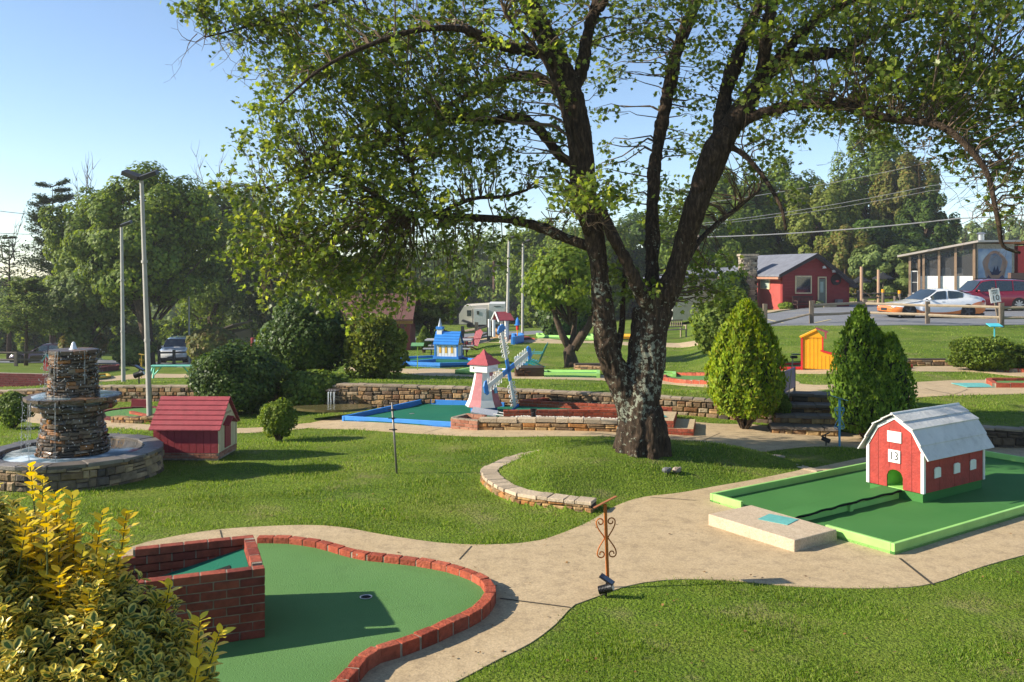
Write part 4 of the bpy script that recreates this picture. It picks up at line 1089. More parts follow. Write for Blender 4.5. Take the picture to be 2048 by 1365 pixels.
# stone steps between the two conical shrubs
st = thing('stone_steps', 'four dark stone steps climbing between the two conical evergreens', 'steps')
Zs0, zs0 = 16.55, zf((1600 - 1024) * 16.4 / F, 16.4)
for i in range(4):
    Z = Zs0 + .36 * i; zt_ = zs0 + .155 * (i + 1) - .01
    xa, xb = (1545 + 9 * i - 1024) * Z / F, (1672 + 4 * i - 1024) * Z / F
    a, b = (xa, Z + .12), (xb, Z - .1)
    mb, mo = MB(), MB()
    stonewall(mb, [a, b], lambda x, y: zt_ - .155, .15, .3, ch=(.05, .09), cw=(.1, .3), cap=.05); corewall(mo, [a, b], lambda x, y: zt_ - .2, .14, .6, .015)
    mb.build('riser', M_STONEL if i < 2 else M_STONE, st); mo.build('core', M_MORT, st)
    mb = MB(); capstones(mb, [a, b], lambda s, x, y: zt_, .4, .03, .055, (.3, .6)); mb.build('tread', mat('tread_stone', (.13, .105, .085), (.2, .165, .13), vs=5, island=.3, rough=.85, bump=.6), st)

# pond and waterfall
pw = GZ(700, 19.7)
def watermat(name, c, r=.04, fo=0.0):
    m = bpy.data.materials.new(name); m.use_nodes = True; t = m.node_tree; b = t.nodes['Principled BSDF']; N = t.nodes; L = t.links
    tc = N.new('ShaderNodeTexCoord'); n = N.new('ShaderNodeTexNoise'); n.inputs['Scale'].default_value = 14; n.inputs['Detail'].default_value = 3
    L.new(tc.outputs['Object'], n.inputs['Vector']); bp = N.new('ShaderNodeBump'); bp.inputs['Strength'].default_value = .35; bp.inputs['Distance'].default_value = .02
    L.new(n.outputs[0], bp.inputs['Height']); L.new(bp.outputs[0], b.inputs['Normal'])
    b.inputs['Base Color'].default_value = c + (1,); b.inputs['Roughness'].default_value = r; b.inputs['IOR'].default_value = 1.33
    if fo:
        n2 = N.new('ShaderNodeTexNoise'); n2.inputs['Scale'].default_value = 3; n2.inputs['Detail'].default_value = 8; L.new(tc.outputs['Object'], n2.inputs['Vector'])
        mr = N.new('ShaderNodeMapRange'); mr.inputs[1].default_value = .5; mr.inputs[2].default_value = .62; mr.inputs[4].default_value = fo; L.new(n2.outputs[0], mr.inputs[0])
        x = N.new('ShaderNodeMix'); x.data_type = 'RGBA'; x.inputs[6].default_value = c + (1,); x.inputs[7].default_value = (.7, .75, .78, 1); L.new(mr.outputs[0], x.inputs[0]); L.new(x.outputs[2], b.inputs['Base Color'])
    return m
M_WATER = watermat('fountain_water', (.09, .14, .17), fo=.5)
M_POND = watermat('pond_water', (.10, .085, .035))
M_FALL = mat('falling_water', (.75, .78, .8), rough=.15, spec=.8)
pl = smoothpoly([g0(585, 817, .0), g0(690, 813, .0), (g0(742, 814, .0)), g0(735, 820), g0(690, 825), g0(630, 825), g0(590, 821)], .2)
PATHS.append(np.array([(p[0], p[1]) for p in pl]))
o = sheet('pond', [(p[0], p[1]) for p in pl], M_POND, .0, .4, zfn=lambda a, b: .05); tag(o, kind='structure')
wf = thing('waterfall', 'thin white waterfall dropping over the stone wall into the small pond', 'waterfall', tuple(GZ(664, 20.35)))
zt_ = H - (781 - YH) * 20.4 / F; zz0 = wf.location.z
mb = MB()
for k in range(6):
    x = (-.08, -.06, -.03, .0, .04, .07)[k] + random.uniform(-.01, .01); b_ = random.uniform(.4, 1)
    mb.tube([(x, .05, zt_ - zz0), (x, -.06, zt_ - zz0 - .04), (x + random.uniform(-.03, .03), -.09, (zt_ - zz0) * .5), (x + random.uniform(-.03, .03), -.1, 0.03)], [.008, .007, .005 * b_, .003 * b_], 5)
mb.build('water_strands', M_FALL, wf)
mb = MB(); mb.box(-.15, .15, -.03, .35, zt_ - zz0 - .02, zt_ - zz0); mb.build('spill_stone', M_MORT, wf)

# ================================================================== fountain
FZ = 13.3; fx = (147 - 1024) * FZ / F; fz0 = -.06
ft = thing('fountain', 'tall tiered stone fountain with a round stone basin, water spilling down its dark wet sides', 'fountain', (fx, FZ, fz0))
S_ = FZ / F
rb = 166 * S_; zr = H - (898 - YH) * S_ - fz0       # basin rim height
def circ(r, n=60): return [(r * math.cos(2 * math.pi * i / n), -r * math.sin(2 * math.pi * i / n)) for i in range(n + 1)]
mb, mo, mc = MB(), MB(), MB(); zz = lambda a, b: 0.0
stonewall(mb, circ(rb), zz, zr - .03, .25, ch=(.05, .15), cw=(.08, .3), cap=.0, side=1, bul=.02)
mb.build('basin_stones', rampmat('basin_stone', ['#857560', '#a88f70', '#5a4f44', '#b59a74', '#6b5f53', '#44403c', '#9c7c50'], bump=1, bs=22), ft)
mo.lathe([(rb - .02, -.1), (rb - .02, zr - .05), (rb - .22, zr - .05), (rb - .22, .1), (.3, .1)], 48); mo.build('basin_core', M_MORT, ft)
capstones(mc, circ(rb + .01), lambda s, a, b: zr, .25, .02, .05, (.25, .5), side=1, jit=.014)
mc.build('basin_rim', mat('slate_rim', (.17, .145, .12), (.07, .06, .052), vs=3, island=.45, rough=.5, bump=.4, spec=.6), ft)
mb = MB(); mb.lathe([(.02, 0), (rb - .21, 0), (rb - .21, -.03)], 48, (0, 0, zr - .045)); mb.build('basin_water', M_WATER, ft, smooth=True)
# column: tapering, two tiers
def colr(z): # lower column
    f_ = (z - 0) / 1; return f_
zc0 = .1; z1 = H - (812 - YH) * S_ - fz0; z1t = H - (790 - YH) * S_ - fz0; z2 = H - (699 - YH) * S_ - fz0
def tapered(mb, ra, rb_, za, zb_, ch=(.03, .075), cw=(.07, .26), bul=.025):
    z = za
    while z < zb_ - .005:
        hh_ = min(random.uniform(*ch), zb_ - z); r_ = ra + (rb_ - ra) * (z - za) / (zb_ - za); r_ = r_ - .006 + random.uniform(-.004, .004)
        stonewall_ring(mb, r_, z, hh_, cw, bul); z += hh_
def stonewall_ring(mb, r_, z, hh_, cw, bul):
    a = random.uniform(0, 1)
    end = a + 2 * math.pi
    while a < end - .02:
        da = min(random.uniform(*cw) / r_, end - a); a2 = a + da
        p = Vector((r_ * math.cos(-a), r_ * math.sin(-a), z)); q = Vector((r_ * math.cos(-a2), r_ * math.sin(-a2), z)); u = (q - p); l = u.length
        if l > .03:
            u.normalize(); n = Vector((math.cos(-(a + a2) / 2), math.sin(-(a + a2) / 2), 0))
            pillow(mb, p + n * random.uniform(-.008, .012) + Vector((0, 0, random.uniform(-.006, .006))), u, Vector((0, 0, 1)), n, l - .003, hh_ - random.uniform(0, .008), .12, bul, .01)
        a = a2
mb = MB()
tapered(mb, 73 * S_, 53 * S_, .1, z1 - .02, (.03, .075), (.05, .24), .016)
mb.build('lower_column', M_STONEW, ft)
mb = MB(); tapered(mb, 49 * S_, 43 * S_, z1t, z2 - .05, (.03, .07), (.05, .22), .014); mb.build('upper_column', M_STONEW, ft)
mb = MB(); mb.lathe([(72 * S_ - .015, 0), (53 * S_ - .02, z1), (47 * S_ - .02, z1t), (43 * S_ - .02, z2 - .06), (.01, z2 - .06)], 32); mb.build('column_core', M_MORT, ft)
M_WETS = rampmat('wet_slab', ['#3a332e', '#5a4a3c', '#2a2624', '#6b5038', '#453c34'], bump=.6, bs=20, wet=1, spec=.6)
mb = MB(); tr2 = 88 * S_
c_ = circ(tr2, 40); capstones(mb, c_, lambda s, a, b: z1t, .34, .02, .055, (.2, .4), side=1, jit=.01)
stonewall(mb, circ(tr2 - .07, 40), lambda a, b: z1 - .03, z1t - z1 - .02, .3, ch=(.06, .1), cw=(.15, .35), cap=0, side=1)
mb.build('middle_tier', M_WETS, ft)
mb = MB(); mb.lathe([(tr2 - .15, z1 - .04), (tr2 - .05, z1t - .03), (tr2 - .1, z1t + .002), (.2, z1t + .004)], 36); mb.build('tier_water', M_WATER, ft)
mb = MB(); capstones(mb, circ(47 * S_, 30), lambda s, a, b: z2, .3, .01, .055, (.18, .3), side=1, jit=.008); mb.lathe([(.01, z2 - .004), (.25, z2 - .004)], 20); mb.build('top_slab', M_WETS, ft)
mb = MB(); mb.lathe([(.0, z2 + .115), (.018, z2 + .105), (.034, z2 + .06), (.045, z2 + .01), (.07, z2)], 14, jit=.12); mb.build('bubbling_jet', M_FALL, ft, smooth=True)
M_STRM = mat('stream_water', (.50, .53, .55), (.14, .14, .14), vs=22, rough=.12, spec=.8)
mb = MB()
def stream(a, r0s, za, r1s, zb_, w_=.012):
    n_ = 10; x = lambda r_: (r_ * math.cos(a), r_ * math.sin(a))
    for q in range(3):
        da = random.uniform(-.05, .05); pts = []; rads = []
        for i in range(n_ + 1):
            f_ = i / n_; r_ = r0s + (r1s - r0s) * f_ ** .6 + random.uniform(-.008, .008); pts.append((r_ * math.cos(a + da * f_), r_ * math.sin(a + da * f_), za + (zb_ - za) * f_ ** 1.5)); rads.append(max(.001, w_ * random.uniform(.1, .8) * (1 - .4 * f_)))
        mb.tube(pts, rads, 5)
for a in np.radians([-158, -104, -97, -40]):
    stream(a, 48 * S_, z2 - .01, 51 * S_, z1t + random.uniform(.02, .3), .005)
for a in np.radians([-164, -118, -84, 178]): stream(a, tr2 + .01, z1t - .02, tr2 + .05, zr - .06, .005)
mb.build('falling_streams', M_STRM, ft, smooth=True)['kind'] = 'stuff'
# droplets
mb = MB()
for i in range(520):
    a = random.uniform(-3.3, .2); up_ = random.random() < .6
    r_ = (50 + random.gauss(3, 4)) * S_ if up_ else (88 + random.gauss(4, 4)) * S_
    z = random.uniform(z1t, z2) if up_ else random.uniform(zr, z1t)
    q = random.uniform(.003, .007); mb.sphere((r_ * math.cos(a), r_ * math.sin(a), z), (q, q, q * random.uniform(1, 2.5)), 5, 4)
mb.build('droplets', M_STRM, ft)['kind'] = 'stuff'

# ================================================================== dog house
DA = g0(306, 917); DB = g0(436, 918); DC = g0(497, 903)
da = Vector(DA); du = (Vector(DB) - da); dl = du.length; du.normalize(); dv = Vector((-du.y, du.x)); dw = .85
Md = Matrix(((du.x, dv.x, 0, da.x), (du.y, dv.y, 0, da.y), (0, 0, 1, 0), (0, 0, 0, 1)))
dh = thing('doghouse', 'wooden doghouse with maroon board sides, faded red plank roof and cream gable', 'doghouse'); dh.matrix_world = Md
mb = MB(); mm = MB()
for a, b in (((0, .05), (dl, .05)), ((dl - .05, .1), (dl - .05, dw)), ((dl, dw), (0, dw)), ((.05, dw), (.05, .1))):
    brickrow(mb, a, b, .0, 2, bh=.035, bl=.19); mortarrow(mm, a, b, -.03, .085)
mb.build('brick_footing', M_BRICKP, dh, bevel=.003); mm.build('mortar', M_MORTL, dh)
wz, we, rz_ = .09, .50, .93
mb = MB(); n_ = 9
for i in range(n_): mb.box(i * dl / n_ + .004, (i + 1) * dl / n_ - .004, .0, .02, wz, we)
mb.box(.01, dl - .01, .008, .03, wz, we - .01); mb.box(.0, dl, dw - .02, dw, wz, we); mb.box(0, .02, .02, dw - .02, wz, we)
mb.add([(0, 0, we), (0, dw, we), (0, dw / 2, rz_ - .04), (.02, 0, we), (.02, dw, we), (.02, dw / 2, rz_ - .04)], [(0, 1, 2), (5, 4, 3), (0, 3, 4, 1), (1, 4, 5, 2), (2, 5, 3, 0)])
mb.build('side_boards', M_MAROON, dh)
mb = MB(); mb.prism([(0.021, wz), (dw - .021, wz), (dw - .001, we), (dw / 2, rz_ - .04), (0.001, we)], dl - .018, dl + .002, 'yz')
for y in (.0, dw - .04): mb.box(dl + .003, dl + .012, y, y + .04, wz, we)
mb.build('gable_front', M_CREAM, dh)
mb = MB()
for y in (.17, .34, .51, .68): mb.box(dl + .002, dl + .0035, y - .002, y + .002, wz, we + (.2 if .3 < y < .6 else .08))
mb.build('board_gap', mat('cream_gap', (.25, .19, .1)), dh)
mb = MB(); mb.box(dl + .004, dl + .018, dw / 2 - .14, dw / 2 + .12, wz + .03, .5); dr = mb.build('door', M_MAROON, dh, bevel=.003)
mb = MB()
for sgn in (-1, 1):
    c_ = dw / 2 - .01
    mb.add([(dl + .004, c_, .62), (dl + .004, c_ + sgn * .2, .5), (dl + .11, c_ + sgn * .2, .49), (dl + .11, c_, .61), (dl + .004, c_, .635), (dl + .004, c_ + sgn * .21, .515), (dl + .11, c_ + sgn * .21, .505), (dl + .11, c_, .625)],
           [(0, 1, 2, 3), (7, 6, 5, 4), (0, 4, 5, 1), (1, 5, 6, 2), (2, 6, 7, 3), (3, 7, 4, 0)])
mb.build('door_awning', M_MAROON, dh)
mb = MB(); mb.box(dl + .004, dl + .014, dw / 2 - .16, dw / 2 + .14, .665, .70); mb.build('name_board', mat('tan_board', (.4, .3, .18)), dh)
mb = MB(); K = 7
for fl_ in (0, 1):
    for i in range(K):
        f0, f1 = i / K, (i + 1.12) / K; f1 = min(f1, 1.0)
        y0_, y1_ = -.06 + (dw / 2 + .06) * f0, -.06 + (dw / 2 + .06) * f1; q0, q1 = we - .06 + (rz_ - we + .06) * f0, we - .06 + (rz_ - we + .06) * f1
        vs = [(-.05, y0_, q0 + .018), (dl + .05, y0_, q0 + .018), (dl + .05, y1_, q1), (-.05, y1_, q1), (-.05, y0_, q0 + .036), (dl + .05, y0_, q0 + .036), (dl + .05, y1_, q1 + .014), (-.05, y1_, q1 + .014)]
        if fl_: vs = [(a, dw - b, c) for a, b, c in vs]
        mb.add(vs, [(3, 2, 1, 0), (4, 5, 6, 7), (0, 1, 5, 4), (1, 2, 6, 5), (2, 3, 7, 6), (3, 0, 4, 7)])
mb.build('plank_roof', M_ROOFR, dh)
PATHS.append(np.array([(p.x, p.y) for p in [Md @ Vector(q) for q in ((-.03, -.03, 0), (dl + .03, -.03, 0), (dl + .03, dw + .03, 0), (-.03, dw + .03, 0))]]))
PATHS.append(np.array([(fx + (rb + .02) * math.cos(a), FZ + (rb + .02) * math.sin(a)) for a in np.linspace(0, 6.28, 40)]))
# small ornaments on the mound
for lb, px, col in (('grey snail shaped garden stone on the mound, left of the pair', 1333, (.22, .22, .23)), ('pinkish shell shaped garden stone on the mound, right of the pair', 1353, (.45, .36, .30))):
    p = G(px, 946); mb = MB(); mb.sphere((0, 0, .035), (.065, .05, .045), 14, 10, jit=.06); mb.sphere((.045, -.02, .06), (.025, .022, .025), 10, 8, jit=.06)
    for i in range(6): mb.tube([(-.03 + .01 * i, -.05, .02 + .01 * i), (-.03 + .012 * i, -.02, .075)], .006, 5)
    o = mb.build('garden_stone', mat('ornament_%d' % px, col, rough=.8, bump=.8, bs=60, var=.35, vs=30), smooth=True); o.location = p; tag(o, lb, 'ornament')
# ================================================================== windmill hole
wp = [G(684, 843.5), G(845.7, 810.5), G(1010, 815.5), G(904, 858)]
wh_ = thing('putting_green', 'dark green hole edged with blue boards, beside the toy windmill', 'putting green')
zw = .03
pl = [tuple(G(684, 843.5)[:2]), tuple(G(845.7, 811)[:2]), tuple(G(1010, 816)[:2]), tuple(G(1330, 829)[:2]), tuple(G(1330, 838)[:2]), tuple(G(905, 857)[:2])]
Wp = [Vector(p) for p in pl]
sheet('felt', densify(pl, .4), M_TURFD, zw, .4, wh_)
def board(mb, a, b, z0_, z1_, th=.045, side=1):
    a = Vector((a[0], a[1], 0)); b = Vector((b[0], b[1], 0)); u = (b - a).normalized(); n = Vector((u.y, -u.x, 0)) * th * side
    za, zb_ = zf(a.x, a.y), zf(b.x, b.y)
    q = [a, b, b - n, a - n]; zz_ = [za, zb_, zb_, za]
    mb.add([(p.x, p.y, z + z0_) for p, z in zip(q, zz_)] + [(p.x, p.y, z + z1_) for p, z in zip(q, zz_)], [(3, 2, 1, 0), (4, 5, 6, 7), (0, 1, 5, 4), (1, 2, 6, 5), (2, 3, 7, 6), (3, 0, 4, 7)])
for a, b, sd_ in ((pl[0], pl[5], 1), (pl[1], pl[0], 1), (pl[1], pl[2], -1)):
    mb = MB(); board(mb, a, b, -.03, .12, .06, sd_); mb.build('edge_board', M_BLUE, wh_, bevel=.005)
c_ = G(824, 830.5); mb = MB(); mb.cyl(c_.x, c_.y, zw + c_.z - .01, zw + c_.z + .003, .055, n=20); mb.build('cup', M_STEEL, wh_)

# brick and stone planter in front
pt = thing('stone_planter', 'long low brick and tan stone planter of white gravel in front of the windmill', 'planter')
A0, A1, B1 = G(905, 858), G(958, 861), G(1245, 867)
mb, mm = MB(), MB()
brickrow(mb, A0[:2], A1[:2], zf(*A0[:2]) - .0, 3, bh=.06); mortarrow(mm, A0[:2], A1[:2], -.03, .19)
dirb = (A1.xy - A0.xy).normalized(); bk = Vector((-dirb.y, dirb.x))
brickrow(mb, A0.xy, A0.xy + bk * .5, zf(*A0[:2]), 3, bh=.06); mortarrow(mm, A0.xy, A0.xy + bk * .5, -.03, .19)
A2 = A0.xy + bk * .5; brickrow(mb, A2, A2 + dirb * .45, .0, 3, bh=.06); mortarrow(mm, A2, A2 + dirb * .45, -.03, .19)
mb.build('bricks', M_BRICKP, pt, bevel=.004); mm.build('mortar', M_MORTL, pt)
mb, mc, mo = MB(), MB(), MB(); pts = [tuple(A1[:2]), tuple(B1[:2])]
stonewall(mb, pts, lambda a, b: zf(a, b) - .01, .22, .2, ch=(.06, .11), cw=(.12, .35), cap=.07); corewall(mo, pts, lambda a, b: zf(a, b) - .02, .2, .2, .02)
capstones(mc, pts, lambda s, a, b: zf(a, b) + .225, .2, .01, .075, (.2, .4)); mb.build('face_stones', M_STONEL, pt); mc.build('capstones', MATS['pale_cap'], pt); mo.build('core', M_MORT, pt)
g1, g2, g3, g4 = Vector(pts[0]) + bk * .12, Vector(pts[1]) + bk * .12, Vector(pts[1]) + bk * .85, Vector(pts[0]) + bk * .95 + dirb * .4
gz = .165
o = sheet('gravel_bed', [tuple(g1), tuple(g2), tuple(g3), tuple(g4)], mat('pale_gravel', (.6, .55, .47), (.4, .36, .3), vs=60, rough=.9, bump=1, bs=90), gz, .4, pt, zfn=lambda a, b: 0.0)
mb = MB()
for i in range(900):
    s, t_ = random.random(), random.random(); p = g1.lerp(g2, s).lerp(g4.lerp(g3, s), t_); r_ = random.uniform(.012, .024)
    mb.sphere((p.x, p.y, gz + .005), (r_, r_ * .8, r_ * .7), 5, 4)
gr = mb.build('gravel', mat('gravel_stone', (.68, .63, .55), island=.3, rough=.8), pt); gr['kind'] = 'stuff'
# brick rails of the raised lane and stepped tee
ln_ = thing('brick_lane', 'long red brick lane with a green strip behind the gravel planter and trunk', 'putting lane')
mb, mm = MB(), MB()
a, b = g4, Vector(G(1345, 851)[:2]) + Vector((0, .55))
f0 = g4 - dirb * .42; f0z = 0
brickrow(mb, f0, b, 0.0, 4, bh=.055); mortarrow(mm, f0, b, -.03, .235)
mb.build('bricks', M_BRICKC, ln_, bevel=.004); mb = MB()
c0, c1 = Vector(G(1040, 825)[:2]), Vector(G(1345, 837)[:2])
brickrow(mb, c0, c1, 0.0, 4, bh=.055); mortarrow(mm, c0, c1, -.03, .235)
d0, d1 = Vector(G(1045, 819)[:2]), Vector(G(1105, 811)[:2]); brickrow(mb, c0 + (d1 - c0).normalized() * .06, d1, 0.002, 4, bh=.055)
mb.build('bricks', M_BRICKC, ln_, bevel=.004); mm.build('mortar', M_MORTL, ln_)
o = sheet('felt', densify([tuple(f0 + bk * .06 + dirb * .1), tuple(b + bk * .05), tuple(c1 - bk * .05), tuple(c0 - bk * .05)], .5), M_TURFD, .13, .5, ln_, zfn=lambda a, b: 0.0)
# stepped tee
T0, T1, T2 = G(1322, 868), G(1388, 872), G(1424, 860)
Mtt = Matrix.Translation(T1) @ rotz(math.atan2((T1 - T0).y, (T1 - T0).x))
mb, mm = MB(), MB(); dpt = 1.05
def blockbricks(x0, x1, y0, y1, z0_, c):
    cs = [(x0, y0 + .05), (x1, y0 + .05), (x1 - .05, y0 + .1), (x1 - .05, y1), (x1, y1), (x0, y1)]
    m2 = MB(); brickrow(m2, cs[0], cs[1], z0_, c, bh=.058); brickrow(m2, cs[2], cs[3], z0_, c, bh=.058, stag0=1); brickrow(m2, cs[4], cs[5], z0_, c, bh=.058); mb.add(m2.v, m2.f, Mtt)
    m3 = MB(); m3.box(x0 + .01, x1 - .012, y0 + .014, y1 + .03, z0_ - .04, z0_ + c * .067 - .006); mm.add(m3.v, m3.f, Mtt)
blockbricks(-1.2, -.0, -.06, dpt, 0, 2); blockbricks(-1.2, -.36, -.05, dpt - .02, .136, 2)
tb = thing('brick_tee', 'stepped red brick tee platform topped with concrete right of the big trunk', 'brick steps')
mb.build('bricks', M_BRICKC, tb, bevel=.004); mm.build('mortar', M_CONC, tb)
tp = tm.v; mb = MB(); mb.add([(a * 1.3, b, c) for a, b, c in tm.v], tm.f); o = mb.build('tee_mat', M_TEAL); tag(o, 'teal tee mat on the stepped brick platform right of the big trunk', 'tee mat')
o.location = Mtt @ Vector((-.75, .4, .27)); o.rotation_euler = (0, 0, .1)
tg = thing('information_board', 'white reclining information board on two white legs lying on the planter corner', 'sign')
mb = MB(); Ms = TR(*G(970, 835)) @ TR(0, -.3, .16) @ rotz(-.1)
mb.box(-.26, .26, -.2, .2, -.01, .01, Ms @ Matrix.Rotation(.12, 4, 'X') @ Matrix.Rotation(.15, 4, 'Y')); mb.build('panel', mat('grey_print', (.50, .52, .55), (.32, .34, .38), vs=40, rough=.4), tg)
mb = MB()
for y in (-.15, .15): mb.tube([Ms @ Vector((.2, y, -.02)), Ms @ Vector((.75, y - .08, -.08))], .014, 6)
mb.build('legs', M_WHITE, tg)
spot('black solar spotlight lying on the white gravel beside the windmill', Vector((*(g1.lerp(g4, .4).lerp(g2.lerp(g3, .4), .27)), gz)), 1.6, .05, 1.1)

# ------------------------------------------------------------------ windmill
wb = GZ(968, 19.0, .02)
wm = thing('toy_windmill', 'toy windmill with pink and white tower, faded red roof and white lattice sails tipped blue', 'toy windmill', (wb.x, wb.y, wb.z), R(59))
s_ = 19.0 / F
def ngon(r, n=8, off=math.pi / 8): return [(r * math.cos(off + 2 * math.pi * i / n), r * math.sin(off + 2 * math.pi * i / n)) for i in range(n)]
mb = MB(); mb.prism(ngon(27 * s_), 0, .18, 'xy'); mb.build('base', M_BLUE, wm)
secs = [(38 * s_, .15), (31 * s_, .30), (24.5 * s_, .56), (18 * s_, .88)]
M_PINK = mat('faded_pink', (.38, .12, .13), (.31, .09, .10), vs=8, rough=.6, dirt=.2, dcol='#c9a0a0', ds=6)
for col_, par, nm in ((M_WHITE, 0, 'white_panels'), (M_PINK, 1, 'pink_panels')):
    mb = MB()
    for i in range(8):
        if i % 2 != par: continue
        vs = []
        for r_, z in secs:
            q = ngon(r_); vs += [(q[i][0], q[i][1], z), (q[(i + 1) % 8][0], q[(i + 1) % 8][1], z)]
        mb.add(vs, [(2 * k, 2 * k + 1, 2 * k + 3, 2 * k + 2) for k in range(3)])
        q = ngon(secs[0][0]); mb.add([(q[i][0], q[i][1], .15), (q[(i + 1) % 8][0], q[(i + 1) % 8][1], .15), (0, 0, .15)], [(0, 1, 2)])
    mb.build(nm, col_, wm)
mb = MB(); hw = 20.5 * s_; mb.box(-hw, hw, -hw, hw, .88, .88 + 16 * s_); mb.build('cap', M_WHITE, wm, bevel=.003)
zc_ = .88 + 16 * s_
mb = MB()
for i in range(3):
    ra = (31 - 10.5 * i) * s_; rb_ = (31 - 10.5 * (i + 1) + 1.5) * s_; za = zc_ + i * .085; zb_ = za + .1 if i < 2 else za + .13
    if i == 2: rb_ = .01
    q0 = [(ra, ra), (-ra, ra), (-ra, -ra), (ra, -ra)]; q1 = [(rb_, rb_), (-rb_, rb_), (-rb_, -rb_), (rb_, -rb_)]
    sc_ = .78
    mb.add([(a * sc_, b * sc_, za - .02) for a, b in q0] + [(a * sc_, b * sc_, za) for a, b in q0] + [(a * sc_, b * sc_, zb_) for a, b in q1],
           [(3, 2, 1, 0)] + [(k, (k + 1) % 4, 4 + (k + 1) % 4, 4 + k) for k in range(4)] + [(4 + k, 4 + (k + 1) % 4, 8 + (k + 1) % 4, 8 + k) for k in range(4)] + [(8, 9, 10, 11)])
mb.build('roof', M_ROOFR, wm)
mb = MB(); mb.tube([(-hw - .003, hw * .55, (.88 + 8 * s_)), (-hw + .01, hw * .55, (.88 + 8 * s_))], .02, 12); mb.build('vent_hole', M_HOLE, wm)
mb = MB(); mb.box(-.05, .05, -.008, .008, -.09, .09, TR(.02, -26 * s_, .52) @ Matrix.Rotation(-.16, 4, 'X')); mb.build('window', M_LTBLUE, wm)
hz_ = 89 * s_
mb = MB(); mb.tube([(0, -hw + .02, hz_), (0, -.60, hz_)], .02, 10); mb.build('axle', M_WHITE, wm)
for k in range(4):
    Mr = Matrix.Translation((0, -.61, hz_)) @ Matrix.Rotation(R(-18.5 + 90 * k), 4, 'Y')
    ln = 84 * s_
    mb = MB(); mb.box(-.055, .055, -.012, .012, 0.0, .24, Mr); mb.build('sail_hub', M_BLUE, wm)
    mb = MB(); mb.box(-.05, .05, -.008, .008, .2, ln, Mr)
    for i in range(5):
        z = .29 + i * (ln - .36) / 5 + .03; w2 = .15; hgt = (ln - .36) / 5 * .58
        for sg_ in (-1, 1):
            pts = [(sg_ * .03, 0, z), (sg_ * (w2 - .03), 0, z), (sg_ * w2, 0, z + .03), (sg_ * w2, 0, z + hgt - .03), (sg_ * (w2 - .03), 0, z + hgt), (sg_ * .03, 0, z + hgt)]
            mb.tube([Mr @ Vector(p) for p in pts], .0095, 5)
    sb_ = mb.build('sail', M_WHITE, wm)
    mb = MB(); pr = [(-.14, ln - .04), (.14, ln - .04), (.15, ln + .03), (.07, ln + .1), (-.07, ln + .1), (-.15, ln + .03)]
    mb.prism(pr, -.014, .014, 'xz', Mr); mb.build('sail_tip', M_BLUE, wm)

# ================================================================== blue chapel hole
cb = G(897, 721)
ch = thing('toy_chapel', 'white toy chapel with blue shingled roof and pointed steeple on blue legs', 'toy chapel', tuple(cb), -.25)
s_ = cb.y / F
W_, D_, hb, hw_ = 46 * s_, 30 * s_, 9 * s_, 26 * s_
mb = MB(); mb.box(-W_ / 2 - .07, W_ / 2 + .07, -D_ / 2 - .07, D_ / 2 + .07, .08, hb)
for x in (-W_ / 2, 0, W_ / 2): mb.box(x - .09, x + .09, -D_ / 2 - .06, -D_ / 2 + .1, -.05, .08)
mb.build('base', M_BLUE, ch)
mb = MB(); mb.box(-W_ / 2, W_ / 2, -D_ / 2, D_ / 2, hb, hb + hw_)
mb.prism([(-D_ / 2, hb + hw_), (D_ / 2, hb + hw_), (0, hb + hw_ + 20 * s_)], -W_ / 2, W_ / 2, 'yz'); mb.build('wall', M_WHITE, ch)
mb = MB()
for i in range(1, 7): x = -W_ / 2 + W_ * i / 7; mb.box(x - .004, x + .004, -D_ / 2 - .003, -D_ / 2, hb, hb + hw_)
mb.build('board_gap', mat('grey_gap', (.35, .35, .36)), ch)
mb = MB()
for x in (-W_ / 2, W_ / 2):
    for y in (-D_ / 2, D_ / 2): mb.box(x - .025, x + .025, y - .025, y + .025, hb, hb + hw_)
mb.build('corner_trim', M_BLUE, ch)
mb = MB()
for fl_ in (1, -1):
    for i in range(5):
        f0_, f1_ = i / 5, (i + 1.1) / 5; y0_ = fl_ * (-(D_ / 2 + .08) * (1 - f0_)); y1_ = fl_ * (-(D_ / 2 + .08) * (1 - min(1, f1_))); zb_ = hb + hw_ - .08; rs = 22 * s_ + .08
        q0, q1 = zb_ + rs * f0_, zb_ + rs * min(1, f1_)
        mb.add([(-W_ / 2 - .06, y0_, q0 + .03), (W_ / 2 + .06, y0_, q0 + .03), (W_ / 2 + .06, y1_, q1), (-W_ / 2 - .06, y1_, q1), (-W_ / 2 - .06, y0_, q0 + .06), (W_ / 2 + .06, y0_, q0 + .06), (W_ / 2 + .06, y1_, q1 + .02), (-W_ / 2 - .06, y1_, q1 + .02)],
               [(3, 2, 1, 0), (4, 5, 6, 7), (0, 1, 5, 4), (1, 2, 6, 5), (2, 3, 7, 6), (3, 0, 4, 7)])
mb.build('roof', M_BLUE, ch)
stp = MB(); xs_ = -W_ / 2 + .1; stp.box(xs_ - .1, xs_ + .1, -.1, .1, hb + hw_ + .1, hb + hw_ + 27 * s_); so_ = stp.build('steeple', M_WHITE, ch)
stp = MB(); zt_ = hb + hw_ + 27 * s_; stp.box(xs_ - .13, xs_ + .13, -.13, .13, zt_, zt_ + .1); stp.build('steeple_band', M_BLUE, so_)
stp = MB(); stp.tube([(xs_, 0, zt_ + .1), (xs_, 0, zt_ + .42)], [.09, .006], 8); stp.build('spire', mat('grey_spire', (.4, .45, .52)), so_)
